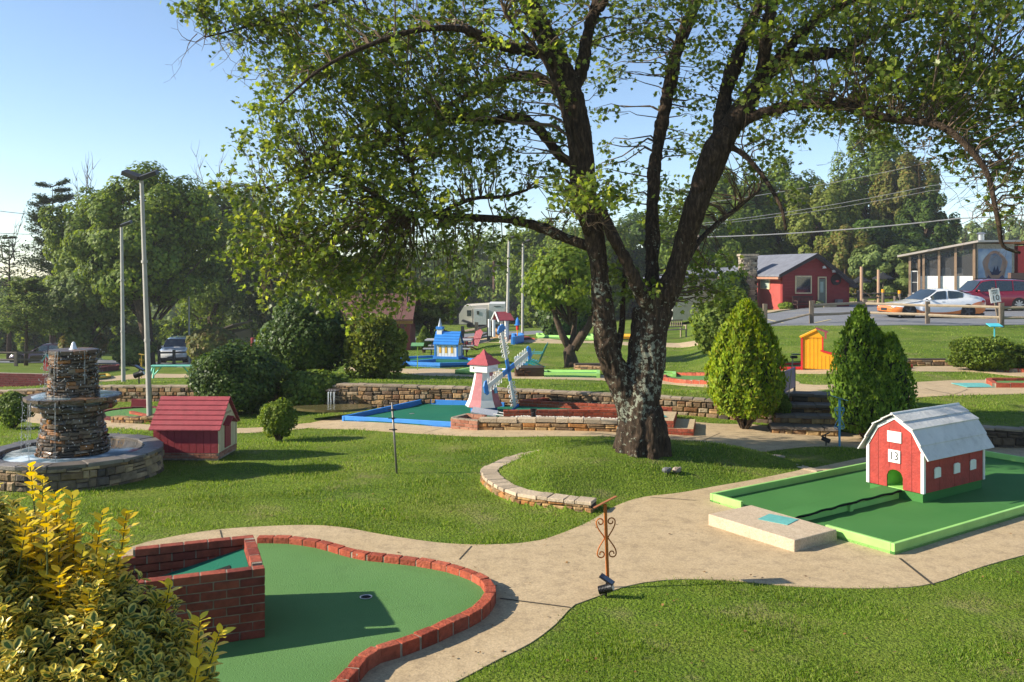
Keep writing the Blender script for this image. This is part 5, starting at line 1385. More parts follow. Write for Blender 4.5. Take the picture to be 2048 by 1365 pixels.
for x in (-.22, .0, .22):
    mb = MB(); x *= W_ * 1.2; mb.prism([(x - .045, hb + .13), (x + .045, hb + .13), (x + .045, hb + .33), (x, hb + .42), (x - .045, hb + .33)], -D_ / 2 - .008, -D_ / 2 - .001, 'xz'); mb.build('window', mat('amber', (.7, .38, .05)), ch)
mb = MB(); mb.prism([(-.05, hb + hw_ + .0), (.05, hb + hw_ + .0), (.05, hb + hw_ + .2), (0, hb + hw_ + .28), (-.05, hb + hw_ + .2)], W_ / 2 + .001, W_ / 2 + .012, 'yz'); mb.box(W_ / 2, W_ / 2 + .1, -.12, .12, hb + hw_ - .06, hb + hw_ - .01); mb.build('gable_window', M_YELLOW, ch)
h2 = thing('putting_green', 'blue edged putting green under the white toy chapel', 'putting green')
pp = [G(800, 733), G(880, 736), G(960, 734), G(962, 728), G(900, 718), G(800, 722)]
sheet('felt', densify([tuple(p[:2]) for p in pp], .6), M_TURFD, .06, .6, h2)
for a, b, sd_ in ((pp[0], pp[1], 1), (pp[1], pp[2], 1), (pp[0], pp[5], -1), (pp[5], pp[4], -1), (pp[4], pp[3], -1), (G(800, 734), G(872, 727), 1)):
    mb = MB(); board(mb, a, b, -.05, .16, .12, sd_); mb.build('edge_board', M_BLUE, h2)
# far green edged lanes
def lane(label, pix, m_edge, felt=M_TURFD, hgt=.13, th=.1, dz=.06, sd_=1, name='putting_green'):
    t = thing(name, label, 'putting green'); q = [G(a, b) for a, b in pix]
    sheet('felt', densify([tuple(p[:2]) for p in q], .6), felt, dz, .6, t)
    for i in range(len(q)):
        mb = MB(); board(mb, q[i], q[(i + 1) % len(q)], -.05, hgt, th, sd_); mb.build('edge_board', m_edge, t)
    return t
lane('lime edged lane right of the brown stone planter and left of the big trunk', [(1088, 755), (1200, 757), (1200, 749), (1088, 748)], M_LIME)
lane('short lime edged lane left of the windmill roof', [(910, 749), (968, 752), (970, 744), (945, 742)], M_LIME)
lane('lime edged lane on top of the far grassy bank', [(1075, 678), (1200, 681), (1200, 675), (1075, 673)], M_LIME, hgt=.2)
lane('yellow edged lane beyond the big trunk on the far bank', [(1205, 681), (1275, 682), (1275, 676), (1205, 675)], M_YELLOW, hgt=.2)
lane('blue edged pit on the shoulder of the far grassy bank', [(1026, 690), (1048, 685), (1046, 679), (1026, 680)], M_BLUE, felt=M_BLUE, hgt=.35)
lane('ochre edged lane on the left lawn behind the fountain', [(150, 765), (222, 757), (215, 752), (150, 757)], mat('ochre', (.5, .33, .04)), hgt=.12)
lane('lime edged lane between the big trunk and the bright conical evergreen', [(1320, 757), (1352, 758), (1352, 752), (1320, 751)], M_LIME)
def brickgreen(label, pix, m=M_BRICKC, felt=M_TURF, hh=.11, sm=True, bl=.3):
    t = thing('putting_green', label, 'putting green'); q = [tuple(G(a, b)[:2]) for a, b in pix]; q = smoothpoly(q, .25) if sm else densify(q, .4)
    sheet('felt', [(p[0], p[1]) for p in q], felt, .05, .6, t); mb, mm = MB(), MB(); curb(mb, mm, [(p[0], p[1]) for p in q], lambda a, b: zf(a, b), bl=bl, wdt=.12, h=hh, closed=True)
    mb.build('brick_edging', m, t); mm.build('mortar', M_MORTL, t); return t
brickgreen('oval brick edged green between the big trunk and the bright conical evergreen', [(1326, 760), (1360, 767), (1432, 769), (1470, 764), (1440, 756), (1355, 754)])
brickgreen('brick edged green right of the clipped hedge by the right picture edge', [(1958, 739), (2000, 744), (2060, 746), (2120, 744), (2060, 734), (1990, 733)])
brickgreen('straight brick edged lane below the hedge at the right picture edge', [(1990, 776), (2120, 776), (2120, 766), (1975, 766)], sm=False)
o = MB(); o.add([(a * 2.4, b * 2, c) for a, b, c in tm.v], tm.f); o = o.build('tee_mat', M_TEAL); o.location = GZ(1950, G(1950, 773).y, .02); tag(o, 'teal tee mat on the upper path near the right picture edge', 'tee mat')
brickgreen('pale green putting surface with brick edge behind the fountain', [(200, 838), (240, 842), (300, 838), (330, 826), (310, 820), (250, 822), (205, 828)], M_BRICKD, M_TURF, .08)
rk = thing('rock_border', 'short low border of tan stones and red bricks on the green behind the fountain', 'stone edging')
mb, mo = MB(), MB(); pts = [tuple(G(222, 846)[:2]), tuple(G(262, 848)[:2]), tuple(G(312, 846)[:2])]
stonewall(mb, pts, lambda a, b: zf(a, b), .16, .2, ch=(.06, .1), cw=(.1, .25), cap=.02); corewall(mo, pts, lambda a, b: zf(a, b), .13, .2); mb.build('face_stones', M_STONEL, rk); mo.build('core', M_MORT, rk)
m3 = MB(); a, b = G(262, 832), G(300, 838); brickrow(m3, a[:2], b[:2], a.z - .02, 2); m3.build('bricks', M_BRICKC, rk)
t = MB(); p = G(280, 818); t.box(-.22, .22, -.02, .02, -.05, .24, Matrix.Rotation(.05, 4, 'Y')); o = t.build('backboard', M_MAROON); o.location = p; tag(o, 'small maroon backboard on the green behind the fountain', 'board')

# stone planters
def stoneblock(label, px0, px1, yb, hgt, depth, m=M_STONE, name='stone_planter', cat='planter'):
    t = thing(name, label, cat); a, b = G(px0, yb), G(px1, yb); mb, mo = MB(), MB(); zb_ = min(a.z, b.z)
    pts = [(a.x, a.y + depth), (a.x, a.y), (b.x, b.y), (b.x, b.y + depth)]
    stonewall(mb, pts, lambda x, y: zb_ - .05, hgt + .05, .25, ch=(.06, .12), cw=(.12, .4), cap=.02); mb.build('face_stones', m, t)
    mo.box(a.x + .02, b.x - .02, a.y + .02, a.y + depth, zb_ - .1, zb_ + hgt); mo.build('core', M_MORT, t); return t
stoneblock('dark brown stone planter below the turquoise chair', 1030, 1088, 754, .26, .7, rampmat('brown_stone', ['#4b3424', '#5d4230', '#3a281d', '#6a4c34'], bump=.8, bs=25))
stoneblock('long tan stone block behind the lime lane by the big trunk', 1150, 1215, 741, .2, .5)
stoneblock('stone footing of the toy wishing well', 986, 1007, 676, .75, .8, M_STONEL, 'stone_footing', 'stone footing')
# ================================================================== the big maple
def lichenbark():
    m = bpy.data.materials.new('lichen_bark'); m.use_nodes = True; t = m.node_tree; N = t.nodes; L = t.links
    b = N['Principled BSDF']; tc = N.new('ShaderNodeTexCoord')
    mp = N.new('ShaderNodeMapping'); mp.inputs['Scale'].default_value = (1, 1, .22); L.new(tc.outputs['Object'], mp.inputs[0])
    n = N.new('ShaderNodeTexNoise'); n.inputs['Scale'].default_value = 26; n.inputs['Detail'].default_value = 9; n.inputs['Roughness'].default_value = .7
    L.new(mp.outputs[0], n.inputs['Vector'])
    r = N.new('ShaderNodeValToRGB'); L.new(n.outputs[0], r.inputs[0]); e = r.color_ramp.elements
    e[0].position = .35; e[0].color = (.018, .013, .009, 1); e[1].position = .68; e[1].color = (.12, .082, .055, 1)
    k = e.new(.52); k.color = (.05, .034, .023, 1)
    v = N.new('ShaderNodeTexNoise'); v.inputs['Scale'].default_value = 15; v.inputs['Detail'].default_value = 6; v.inputs['Roughness'].default_value = .72
    L.new(tc.outputs['Object'], v.inputs['Vector'])
    v2 = N.new('ShaderNodeTexNoise'); v2.inputs['Scale'].default_value = 1.3; v2.inputs['Detail'].default_value = 3; L.new(tc.outputs['Object'], v2.inputs['Vector'])
    ad = N.new('ShaderNodeMath'); ad.operation = 'MULTIPLY_ADD'; ad.inputs[1].default_value = .45; L.new(v2.outputs[0], ad.inputs[0]); sz_ = N.new('ShaderNodeSeparateXYZ'); L.new(tc.outputs['Object'], sz_.inputs[0]); mz = N.new('ShaderNodeMapRange'); mz.inputs[1].default_value = 2.5; mz.inputs[2].default_value = 5.5; mz.inputs[3].default_value = 0; mz.inputs[4].default_value = -.14; L.new(sz_.outputs[2], mz.inputs[0]); a3 = N.new('ShaderNodeMath'); L.new(v.outputs[0], a3.inputs[0]); L.new(mz.outputs[0], a3.inputs[1]); L.new(a3.outputs[0], ad.inputs[2])
    mr = N.new('ShaderNodeMapRange'); mr.inputs[1].default_value = .815; mr.inputs[2].default_value = .845; L.new(ad.outputs[0], mr.inputs[0])
    x = N.new('ShaderNodeMix'); x.data_type = 'RGBA'; L.new(mr.outputs[0], x.inputs[0]); L.new(r.outputs[0], x.inputs[6]); x.inputs[7].default_value = (.25, .26, .20, 1)
    L.new(x.outputs[2], b.inputs['Base Color']); b.inputs['Roughness'].default_value = .95; b.inputs['Specular IOR Level'].default_value = .15
    bp = N.new('ShaderNodeBump'); bp.inputs['Strength'].default_value = 1; bp.inputs['Distance'].default_value = .045
    L.new(n.outputs[0], bp.inputs['Height']); L.new(bp.outputs[0], b.inputs['Normal'])
    return m
M_LB = lichenbark()
TZ = G(1285, 902).y
big = thing('maple_tree', 'huge maple with a forked lichen spotted trunk and spreading crown on the stone ringed mound', 'tree')
# limbs: (pixel row/col, distance, radius in pixels)
LIMBS = []
def limb(pts, sub=4):
    q = [(P(a, b, Z), r * (.9 if r < 30 else .97) * Z / F) for a, b, Z, r in pts]; V_ = [x[0] for x in q]; Rr = [x[1] for x in q]; o, ro = [], []
    for i in range(len(V_) - 1):
        p0, p1, p2, p3 = V_[max(0, i - 1)], V_[i], V_[i + 1], V_[min(len(V_) - 1, i + 2)]
        for j in range(sub):
            t = j / sub; o.append(.5 * ((2 * p1) + (p2 - p0) * t + (2 * p0 - 5 * p1 + 4 * p2 - p3) * t * t + (3 * p1 - p0 - 3 * p2 + p3) * t ** 3)); ro.append(Rr[i] + (Rr[i + 1] - Rr[i]) * t)
    o.append(V_[-1]); ro.append(Rr[-1]); LIMBS.append((o, ro)); return o, ro
T = TZ
limb([(1286, 925, T, 52), (1285, 902, T, 47), (1283, 875, T, 43), (1281, 835, T, 41), (1282, 790, T, 39), (1290, 730, T + .05, 38), (1297, 670, T + .05, 37), (1303, 620, T + .1, 42)])
limb([(1270, 850, T, 30), (1256, 800, T, 30), (1232, 745, T - .05, 29), (1212, 690, T - .1, 27), (1206, 620, T - .1, 24), (1199, 545, T - .1, 21), (1188, 480, T - .1, 22), (1176, 410, T - .1, 22), (1166, 340, T - .1, 26), (1158, 260, T - .1, 24), (1142, 190, T - .1, 27), (1110, 118, T - .1, 26), (1078, 50, T - .2, 22), (1045, -20, T - .3, 18), (1020, -110, T - .4, 13), (990, -230, T - .5, 8)])
limb([(1303, 620, T + .1, 34), (1338, 580, T, 24), (1360, 520, T, 23), (1381, 445, T - .05, 24), (1408, 365, T - .1, 27), (1436, 297, T - .1, 28), (1472, 240, T, 24), (1512, 178, T + .1, 20), (1548, 133, T + .2, 18), (1612, 112, T + .3, 13), (1684, 108, T + .3, 11), (1768, 135, T + .3, 10), (1836, 165, T + .3, 9), (1890, 195, T + .2, 7), (1950, 260, T, 5), (2010, 330, T - .1, 3.5)])
limb([(1472, 250, T, 14), (1533, 224, T - .2, 10), (1615, 209, T - .5, 9), (1700, 215, T - .9, 9), (1745, 229, T - 1.2, 9), (1802, 241, T - 1.5, 8), (1870, 249, T - 1.8, 8), (1913, 273, T - 2, 7.5), (1957, 320, T - 2.1, 7), (1977, 354, T - 2.2, 6), (1987, 398, T - 2.3, 5.5), (1998, 452, T - 2.3, 5.5), (2006, 492, T - 2.3, 4), (2040, 506, T - 2.3, 3)])
limb([(1303, 620, T + .15, 26), (1304, 560, T + .3, 15), (1304, 451, T + .5, 14), (1308, 349, T + .7, 13), (1320, 267, T + .9, 12), (1336, 185, T + 1.1, 13), (1357, 94, T + 1.3, 13), (1390, 12, T + 1.5, 13), (1415, -80, T + 1.8, 11), (1430, -220, T + 2, 7)])
limb([(1436, 290, T, 16), (1451, 185, T + .4, 14), (1472, 123, T + .6, 15), (1496, 62, T + .8, 12), (1530, -20, T + 1, 11), (1550, -160, T + 1.2, 7)])
limb([(1513, 176, T + .1, 14), (1533, 90, T - .2, 12), (1537, 41, T - .3, 11), (1560, -40, T - .5, 9), (1600, -150, T - .7, 5)])
limb([(1548, 133, T + .2, 13), (1590, 80, T, 11), (1650, 30, T - .4, 9), (1740, -20, T - .8, 7), (1850, -60, T - 1.2, 5), (1980, -60, T - 1.5, 3)])
limb([(1684, 108, T + .3, 8), (1760, 60, T + .8, 7), (1850, 30, T + 1.2, 6), (1940, 60, T + 1.4, 5), (2030, 130, T + 1.5, 3)])
limb([(1836, 165, T + .3, 7), (1937, 158, T - .4, 7), (2004, 199, T - .8, 7), (2060, 240, T - 1.1, 6), (2160, 330, T - 1.5, 4)])
limb([(1300, 610, T - .1, 22), (1274, 570, T - .3, 16), (1245, 508, T - .4, 12), (1218, 460, T - .3, 10), (1200, 410, T - .2, 8)])
limb([(1190, 495, T + 0.03, 13), (1150, 484, T + 0.13, 10), (1088, 458, T + 0.23, 10), (1040, 444, T + 0.30, 9), (1007, 439, T + 0.35, 8), (924, 435, T + 0.45, 8.5), (863, 431, T + 0.52, 8), (801, 427, T + 0.59, 7), (760, 398, T + 0.64, 6), (736, 382, T + 0.67, 5), (678, 349, T + 0.72, 4), (637, 349, T + 0.74, 3.5), (596, 361, T + 0.77, 3), (514, 380, T + 0.79, 2)])
limb([(879, 427, T + 0.50, 5), (945, 398, T + 0.54, 4.5), (1007, 394, T + 0.62, 4), (1055, 380, T + 0.67, 3)])
limb([(863, 431, T + 0.52, 5), (834, 390, T + 0.54, 5), (822, 330, T + 0.57, 4), (800, 270, T + 0.62, 2.5)])
limb([(1164, 330, T + 0.07, 14), (1123, 315, T + 0.14, 11), (1082, 263, T + 0.14, 10), (1041, 235, T + 0.21, 9), (1000, 240, T + 0.35, 9), (965, 246, T + 0.42, 8), (904, 242, T + 0.63, 7), (842, 254, T + 0.84, 6), (760, 287, T + 0.98, 5), (690, 330, T + 1.19, 4), (620, 390, T + 1.40, 3), (560, 470, T + 1.54, 2)])
limb([(1150, 225, T, 13), (1100, 170, T + .5, 11), (1041, 152, T + .9, 11), (965, 176, T + 1.3, 8), (883, 217, T + 1.6, 6), (790, 230, T + 1.8, 5), (700, 260, T + 2, 4), (600, 330, T + 2.1, 2.5), (540, 400, T + 2.2, 1.6)])
limb([(1110, 118, T - .1, 14), (1060, 100, T - .6, 12), (1006, 94, T - 1, 10), (930, 60, T - 1.3, 8), (840, 60, T - 1.6, 6), (740, 90, T - 1.9, 5), (640, 140, T - 2.2, 3.5), (560, 210, T - 2.4, 2)])
limb([(1045, -20, T - .3, 12), (960, -60, T - .4, 10), (850, -60, T - .6, 8), (740, -20, T - .8, 6), (640, 10, T - 1, 5), (540, 40, T - 1.2, 3.5), (470, 60, T - 1.3, 2.5), (410, 75, T - 1.4, 1.6)])
limb([(1142, 200, T - .1, 14), (1164, 135, T, 13), (1176, 62, T + .1, 12), (1197, 0, T + .2, 11), (1215, -110, T + .3, 8), (1230, -260, T + .4, 5)])
limb([(1200, 20, T + .1, 8), (1250, -60, T - .5, 7), (1330, -120, T - 1, 5), (1420, -150, T - 1.3, 3)])
limb([(1182, 480, T - .1, 8), (1150, 400, T - .6, 8), (1143, 300, T - .9, 6.5), (1120, 200, T - 1.1, 5.5), (1082, 110, T - 1.3, 5), (1010, 30, T - 1.5, 4)])
limb([(1355, 560, T, 8), (1400, 480, T + .8, 6), (1470, 420, T + 1.6, 5), (1520, 380, T + 2.2, 3)])
limb([(1432, 285, T, 8), (1478, 303, T - .3, 6), (1520, 345, T - .8, 5), (1560, 410, T - 1.2, 4), (1572, 460, T - 1.4, 3)])
limb([(1225, 740, T, 9), (1243, 660, T + .1, 7), (1246, 590, T + .2, 5), (1250, 520, T + .3, 3)])
# thick wood in one skin, remeshed so that the forks flow together
mb = MB()
for o_, r_ in LIMBS:
    k_ = max([j for j in range(len(o_)) if r_[j] > .05] + [0]) + 1
    if k_ > 2: mb.tube(o_[:k_ + 1], r_[:k_ + 1], 12)
# root flare
b0 = P(1285, 902, T)
for k in range(8):
    a = k * .785 + .3; c, s = math.cos(a), math.sin(a); d_ = random.uniform(.38, .47)
    mb.tube([(b0.x + c * .12, b0.y + s * .12, b0.z + .62), (b0.x + c * .22, b0.y + s * .22, b0.z + .2), (b0.x + c * (d_ - .04), b0.y + s * (d_ - .04), b0.z - .14)], [.2, .19, .11], 8)
me_ = bpy.data.meshes.new('t'); me_.from_pydata(mb.v, [], mb.f)
to = bpy.data.objects.new('t', me_); COL.objects.link(to); rm = to.modifiers.new('r', 'REMESH'); rm.mode = 'VOXEL'; rm.voxel_size = .026; rm.use_smooth_shade = True
dg = bpy.context.evaluated_depsgraph_get(); dg.update(); tme = bpy.data.meshes.new_from_object(to.evaluated_get(dg)); bpy.data.objects.remove(to)
n_ = len(tme.vertices); co = np.zeros(n_ * 3, np.float32); tme.vertices.foreach_get('co', co); co = co.reshape(-1, 3)
no = np.zeros(n_ * 3, np.float32); tme.vertices.foreach_get('normal', no); no = no.reshape(-1, 3)
ph = co[:, 0] * 31 + co[:, 1] * 27 + 2.5 * np.sin(co[:, 2] * 5) + 1.5 * np.sin(co[:, 2] * 11 + co[:, 0] * 9)
dis = .011 * np.sin(ph) + .008 * np.sin(ph * 1.9 + 3 * np.sin(co[:, 2] * 7)) + .02 * np.sin(co[:, 2] * 3.1 + co[:, 0] * 4) * np.sin(co[:, 1] * 5 + co[:, 2] * 2)
co += no * dis[:, None]; tme.vertices.foreach_set('co', co.ravel()); tme.update()
tme.polygons.foreach_set('use_smooth', [True] * len(tme.polygons)); tme.materials.clear(); tme.materials.append(M_LB); tme.name = 'trunk'
tro = bpy.data.objects.new('trunk', tme); COL.objects.link(tro); tro.parent = big

# crown: twigs grow off the limbs into the crown's volume, each carrying a spray of leaves
LP, LR = [], []
for o_, r_ in LIMBS[1:]:
    for p, r in zip(o_, r_):
        LP.append(tuple(p)); LR.append(r)
LP = np.array(LP); LR = np.array(LR)
def ell(px, py, Z, rx, ry, rz_, n):   # centre in photo coords, radii in metres across / deep / high
    c = np.array(tuple(P(px, py, Z))); d = rnd_unit(n) * (rng.uniform(0, 1, n) ** .45)[:, None]
    return c + d * np.array([rx, ry, rz_])
CL = [
 ell(700, 330, T + .5, 2.15, 1.1, 1.8, 560), ell(620, 430, T + .7, 1.65, 1.0, 1.35, 360), ell(800, 470, T + .5, 2.1, 1.0, .95, 330), ell(640, 530, T + .7, 1.6, 1.0, .75, 170),
 ell(800, 220, T + .2, 2.1, 1.4, 1.7, 560), ell(720, 90, T - .2, 2.0, 1.6, 1.2, 430), ell(560, 45, T - 1.2, 1.1, .8, .5, 100), ell(460, 25, T - 1.3, .65, .5, .25, 34),
 ell(960, 120, T - .2, 1.6, 2.2, 1.6, 440), ell(960, 330, T + .3, 1.7, 1.5, 1.0, 240), ell(1100, -40, T - .2, 2.2, 2.6, 1.4, 420), ell(1260, 60, T + .8, 1.6, 2.2, 1.4, 260), ell(1180, 330, T + 1.5, 1.0, 1.4, 1.3, 110),
 ell(1400, -40, T + .4, 2.2, 2.6, 1.4, 400), ell(1560, 60, T + .1, 1.9, 2.3, 1.2, 380), ell(1720, 60, T + 0, 1.9, 2.2, 1.1, 400), ell(1900, 60, T - .2, 1.9, 2.2, 1.2, 420), ell(1700, 200, T - .6, 1.8, 1.6, .55, 210),
 ell(1900, 210, T - 1, 1.5, 1.6, .8, 250), ell(2080, 180, T - .8, 1.5, 2.0, 1.6, 260), ell(1480, 320, T + 1.2, 1.2, 1.2, 1.1, 130), ell(1390, 250, T + 1.4, .9, 1.2, 1.2, 120),
 ell(1250, 560, T + .3, .55, .9, .45, 40), ell(1170, 385, T - 1.6, .6, .5, .25, 34), ell(1400, 560, T + 1.3, .6, .7, .6, 46), ell(2040, 360, T - 1.6, .7, .8, .6, 50), ell(740, 590, T + 1.6, .95, .7, .5, 66), ell(880, 560, T + 1.3, .75, .6, .5, 36),
 ell(1000, -260, T, 5.0, 4, 1.6, 420), ell(1500, -260, T, 5.5, 4, 1.6, 420), ell(1950, -150, T - .2, 3.0, 3, 1.2, 240), ell(1330, 420, T + 1.8, 1.0, .9, .8, 60)]
CL = [c[:int(len(c) * q)] for c, q in zip(CL, [.50, .46, .26, .52, .34, .42, .5, .8, .30, .30, .28, .20, .22, .24, .34, .36, .36, .5, .5, .4, .22, .2, .5, .9, .8, .5, .5, .4, .25, .25, .3, .4])]
CL = np.concatenate(CL)

for o_, r_ in LIMBS[1:]:
    j_ = [j for j in range(len(o_)) if r_[j] < .075]
    if len(j_) > 1: mb = MB(); mb.tube(o_[max(0, j_[0] - 1):], [q * 1.02 for q in r_[max(0, j_[0] - 1):]], 8); mb.build('branch', M_LB, big, smooth=True)
segs = []; Lc, Ln, Ls, Lt = [], [], [], []; Yc, Yn, Ys, Yt = [], [], [], []
for c in CL:
    d = np.linalg.norm(LP - c, axis=1) + .9 * (LP[:, 2] - c[2] + .15).clip(0) ; i = int(np.argmin(d)); i = i if np.linalg.norm(c - LP[i]) < 1.7 else int(np.argmin(np.linalg.norm(LP - c, axis=1))); a = LP[i]; L_ = np.linalg.norm(c - a)
    mid = (a + c) / 2 + np.array([random.uniform(-.1, .1), random.uniform(-.1, .1), .06 * L_ + random.uniform(-.05, .05)])
    r0 = min(LR[i] * .5, .006 + .008 * L_, .022)
    q1 = a * .72 + mid * .28 + np.array([random.uniform(-.06, .06) * L_, random.uniform(-.05, .05) * L_, .07 * L_]); mid2 = mid * .5 + c * .5 + np.array([random.uniform(-.05, .05) * L_, 0, .05 * L_])
    segs.append((a, q1, r0, r0 * .8)); segs.append((q1, mid, r0 * .8, r0 * .6)); segs.append((mid, mid2, r0 * .6, r0 * .4)); segs.append((mid2, c, r0 * .4, .003))
    dirn = c - mid; dirn /= np.linalg.norm(dirn) + 1e-6
    nl = random.randint(15, 27)
    for k in range(3):
        e = c + (dirn * random.uniform(-.1, .28) + np.array([random.gauss(0, .16), random.gauss(0, .16), random.gauss(-.05, .10)]))
        segs.append((c - dirn * random.uniform(0, .15), e, .004, .002))
        m_ = nl // 3; u = rng.uniform(.15, 1.08, m_)[:, None]
        pts = c * (1 - u) + e * u + rng.normal(size=(m_, 3)) * .055
        Lc.append(pts); Ln.append(rng.normal(size=(m_, 3)) * .75 + np.array([0, 0, .55])); tt_ = (e - c) * .9 + rng.normal(size=(m_, 3)) * .12 + np.array([0, 0, -.1]); Lt.append(tt_)
Lc = np.concatenate(Lc); Ln = np.concatenate(Ln); Lt = np.concatenate(Lt); Ls = rng.uniform(.05, .10, len(Lc))
M_MAPLE = leafmat('maple_leaf', [(.06, .10, .018), (.10, .155, .025), (.145, .205, .032), (.20, .265, .04), (.29, .33, .06)], .55, .4, .4)
leafmesh('crown', Lc, Ls, MAPLE, M_MAPLE, big, N_=Ln, T_=Lt, upbias=.1)
# bare hanging twigs
def hang(px, py, Z, n, l, sx=.5):
    for k in range(n):
        p = np.array(tuple(P(px + random.uniform(-1, 1) * sx * 100, py + random.uniform(-15, 15), Z + random.uniform(-.5, .5)))); d = np.array([random.uniform(-.8, .8), random.uniform(-.3, .3), random.uniform(-1, -.1)]); r = .007
        for s in range(7):
            e = p + d / np.linalg.norm(d) * l / 7 * random.uniform(.7, 1.2); segs.append((p, e, r, r * .8)); r *= .8
            if random.random() < .6:
                d2 = d + np.array([random.gauss(0, .8), random.gauss(0, .3), random.gauss(.1, .5)]); segs.append((e, e + d2 / np.linalg.norm(d2) * l * .12, r * .7, .002))
            p = e; d = d + np.array([random.gauss(0, .45), random.gauss(0, .1), random.gauss(.03, .25)])
hang(1950, 300, T - 1.9, 16, 1.2, 1.2); hang(1860, 270, T - 1.7, 6, .9, .6); hang(1650, 225, T - .6, 14, .8, 1.0); hang(460, 70, T - 1.4, 14, .8, .7); hang(560, 130, T - 2, 8, .6, .4); hang(1130, 420, T - 1.5, 16, .7, .7)
hang(800, 450, T + 1.3, 14, 1.5, .9); hang(690, 400, T + 1.5, 12, 1.5, .8); hang(760, 570, T + 1.5, 6, .6, .5); hang(1800, 260, T - 1.4, 6, .9, .6); hang(2010, 400, T - 2.1, 12, .9, .5); hang(1990, 340, T - 2.1, 8, .8, .5)
twigmesh('twigs', segs, M_TWIG, big, 4)

# ================================================================== variegated shrub in the near corner
vs_ = thing('variegated_shrub', 'variegated evergreen shrub with cream edged leaves and bright yellow upright shoots in the near corner', 'shrub')
def varileaf():
    m = bpy.data.materials.new('variegated_leaf'); m.use_nodes = True; t = m.node_tree; N = t.nodes; L = t.links; b = N['Principled BSDF']
    at = N.new('ShaderNodeAttribute'); at.attribute_name = 'rim'
    g = N.new('ShaderNodeNewGeometry'); r = N.new('ShaderNodeValToRGB'); L.new(g.outputs['Random Per Island'], r.inputs[0]); e = r.color_ramp.elements
    e[0].color = (.06, .11, .022, 1); e[1].color = (.40, .38, .05, 1); k = e.new(.68); k.color = (.12, .17, .03, 1)
    r2 = N.new('ShaderNodeValToRGB'); L.new(g.outputs['Random Per Island'], r2.inputs[0]); e = r2.color_ramp.elements
    e[0].color = (.56, .46, .10, 1); e[1].color = (.80, .60, .07, 1)
    tc = N.new('ShaderNodeTexCoord'); n = N.new('ShaderNodeTexNoise'); n.inputs['Scale'].default_value = 70; L.new(tc.outputs['Object'], n.inputs['Vector'])
    ma = N.new('ShaderNodeMath'); ma.operation = 'MULTIPLY_ADD'; ma.inputs[1].default_value = .5; L.new(n.outputs[0], ma.inputs[0]); L.new(at.outputs['Fac'], ma.inputs[2])
    mr = N.new('ShaderNodeMapRange'); mr.inputs[1].default_value = .72; mr.inputs[2].default_value = .80; L.new(ma.outputs[0], mr.inputs[0])
    x = N.new('ShaderNodeMix'); x.data_type = 'RGBA'; L.new(mr.outputs[0], x.inputs[0]); L.new(r.outputs[0], x.inputs[6]); L.new(r2.outputs[0], x.inputs[7])
    L.new(x.outputs[2], b.inputs['Base Color']); b.inputs['Roughness'].default_value = .4; b.inputs['Specular IOR Level'].default_value = .35
    tr = N.new('ShaderNodeBsdfTranslucent'); L.new(x.outputs[2], tr.inputs[0]); mx = N.new('ShaderNodeMixShader'); mx.inputs[0].default_value = .25
    L.new(b.outputs[0], mx.inputs[1]); L.new(tr.outputs[0], mx.inputs[2]); L.new(mx.outputs[0], N['Material Output'].inputs[0]); return m
def varimesh(name, C, S, Nn, T_, m, parent, wide=.3):
    """oval leaf with a centre strip and a rim, so that the pale margin follows its edge"""
    out = np.array([(0, 0, 0), (.55, .16, .05), (.95, .42, .09), (.85, .70, .07), (.45, .90, .02), (0, 1.0, -.05), (-.45, .90, .02), (-.85, .70, .07), (-.95, .42, .09), (-.55, .16, .05)]); out[:, 0] *= wide
    inn = np.array([(0, .08, -.02), (.45, .24, .0), (.62, .46, .02), (.5, .68, .02), (0, .88, -.04), (-.5, .68, .02), (-.62, .46, .02), (-.45, .24, .0)]); inn[:, 0] *= wide
    mid = np.array([(0, .45, -.035)]); tm_ = np.concatenate([out, inn, mid])
    C = np.asarray(C); n = len(C); S = np.broadcast_to(S, (n,)); Nn = Nn / (np.linalg.norm(Nn, axis=1, keepdims=True) + 1e-9)
    T_ = T_ - Nn * np.sum(T_ * Nn, 1, keepdims=True); T_ /= np.linalg.norm(T_, axis=1, keepdims=True) + 1e-9; B = np.cross(T_, Nn)
    V = C[:, None] + S[:, None, None] * (tm_[None, :, 0, None] * B[:, None] + tm_[None, :, 1, None] * T_[:, None] + tm_[None, :, 2, None] * Nn[:, None])
    k = len(tm_); o, i_ = 0, 10; M_ = 18
    F_ = [(0, 1, 11, 10), (1, 2, 12, 11), (2, 3, 13, 12), (3, 4, 14, 13), (4, 5, 14), (5, 6, 14), (6, 7, 15, 14), (7, 8, 16, 15), (8, 9, 17, 16), (9, 0, 10, 17)] + [(10 + j, 10 + (j + 1) % 8, 18) for j in range(8)]
    F_ = [f if f != (3, 4, 14, 13) else (3, 4, 14, 13) for f in F_]
    fl = np.concatenate([np.array(f) for f in F_]); ln = np.array([len(f) for f in F_]); st0 = np.concatenate([[0], np.cumsum(ln)[:-1]])
    loops = (fl[None] + (np.arange(n) * k)[:, None]).ravel(); starts = (st0[None] + (np.arange(n) * len(fl))[:, None]).ravel(); tot = np.tile(ln, n)
    me_ = simplemesh(name, V.reshape(-1, 3), loops, starts, tot, True); at = me_.attributes.new('rim', 'FLOAT', 'POINT'); at.data.foreach_set('value', np.tile(np.concatenate([np.ones(10), np.full(8, .55), [0]]), n).astype(np.float32))
    me_.materials.append(m); ob = bpy.data.objects.new(name, me_); COL.objects.link(ob); ob.parent = parent; return ob
M_VAR = varileaf()
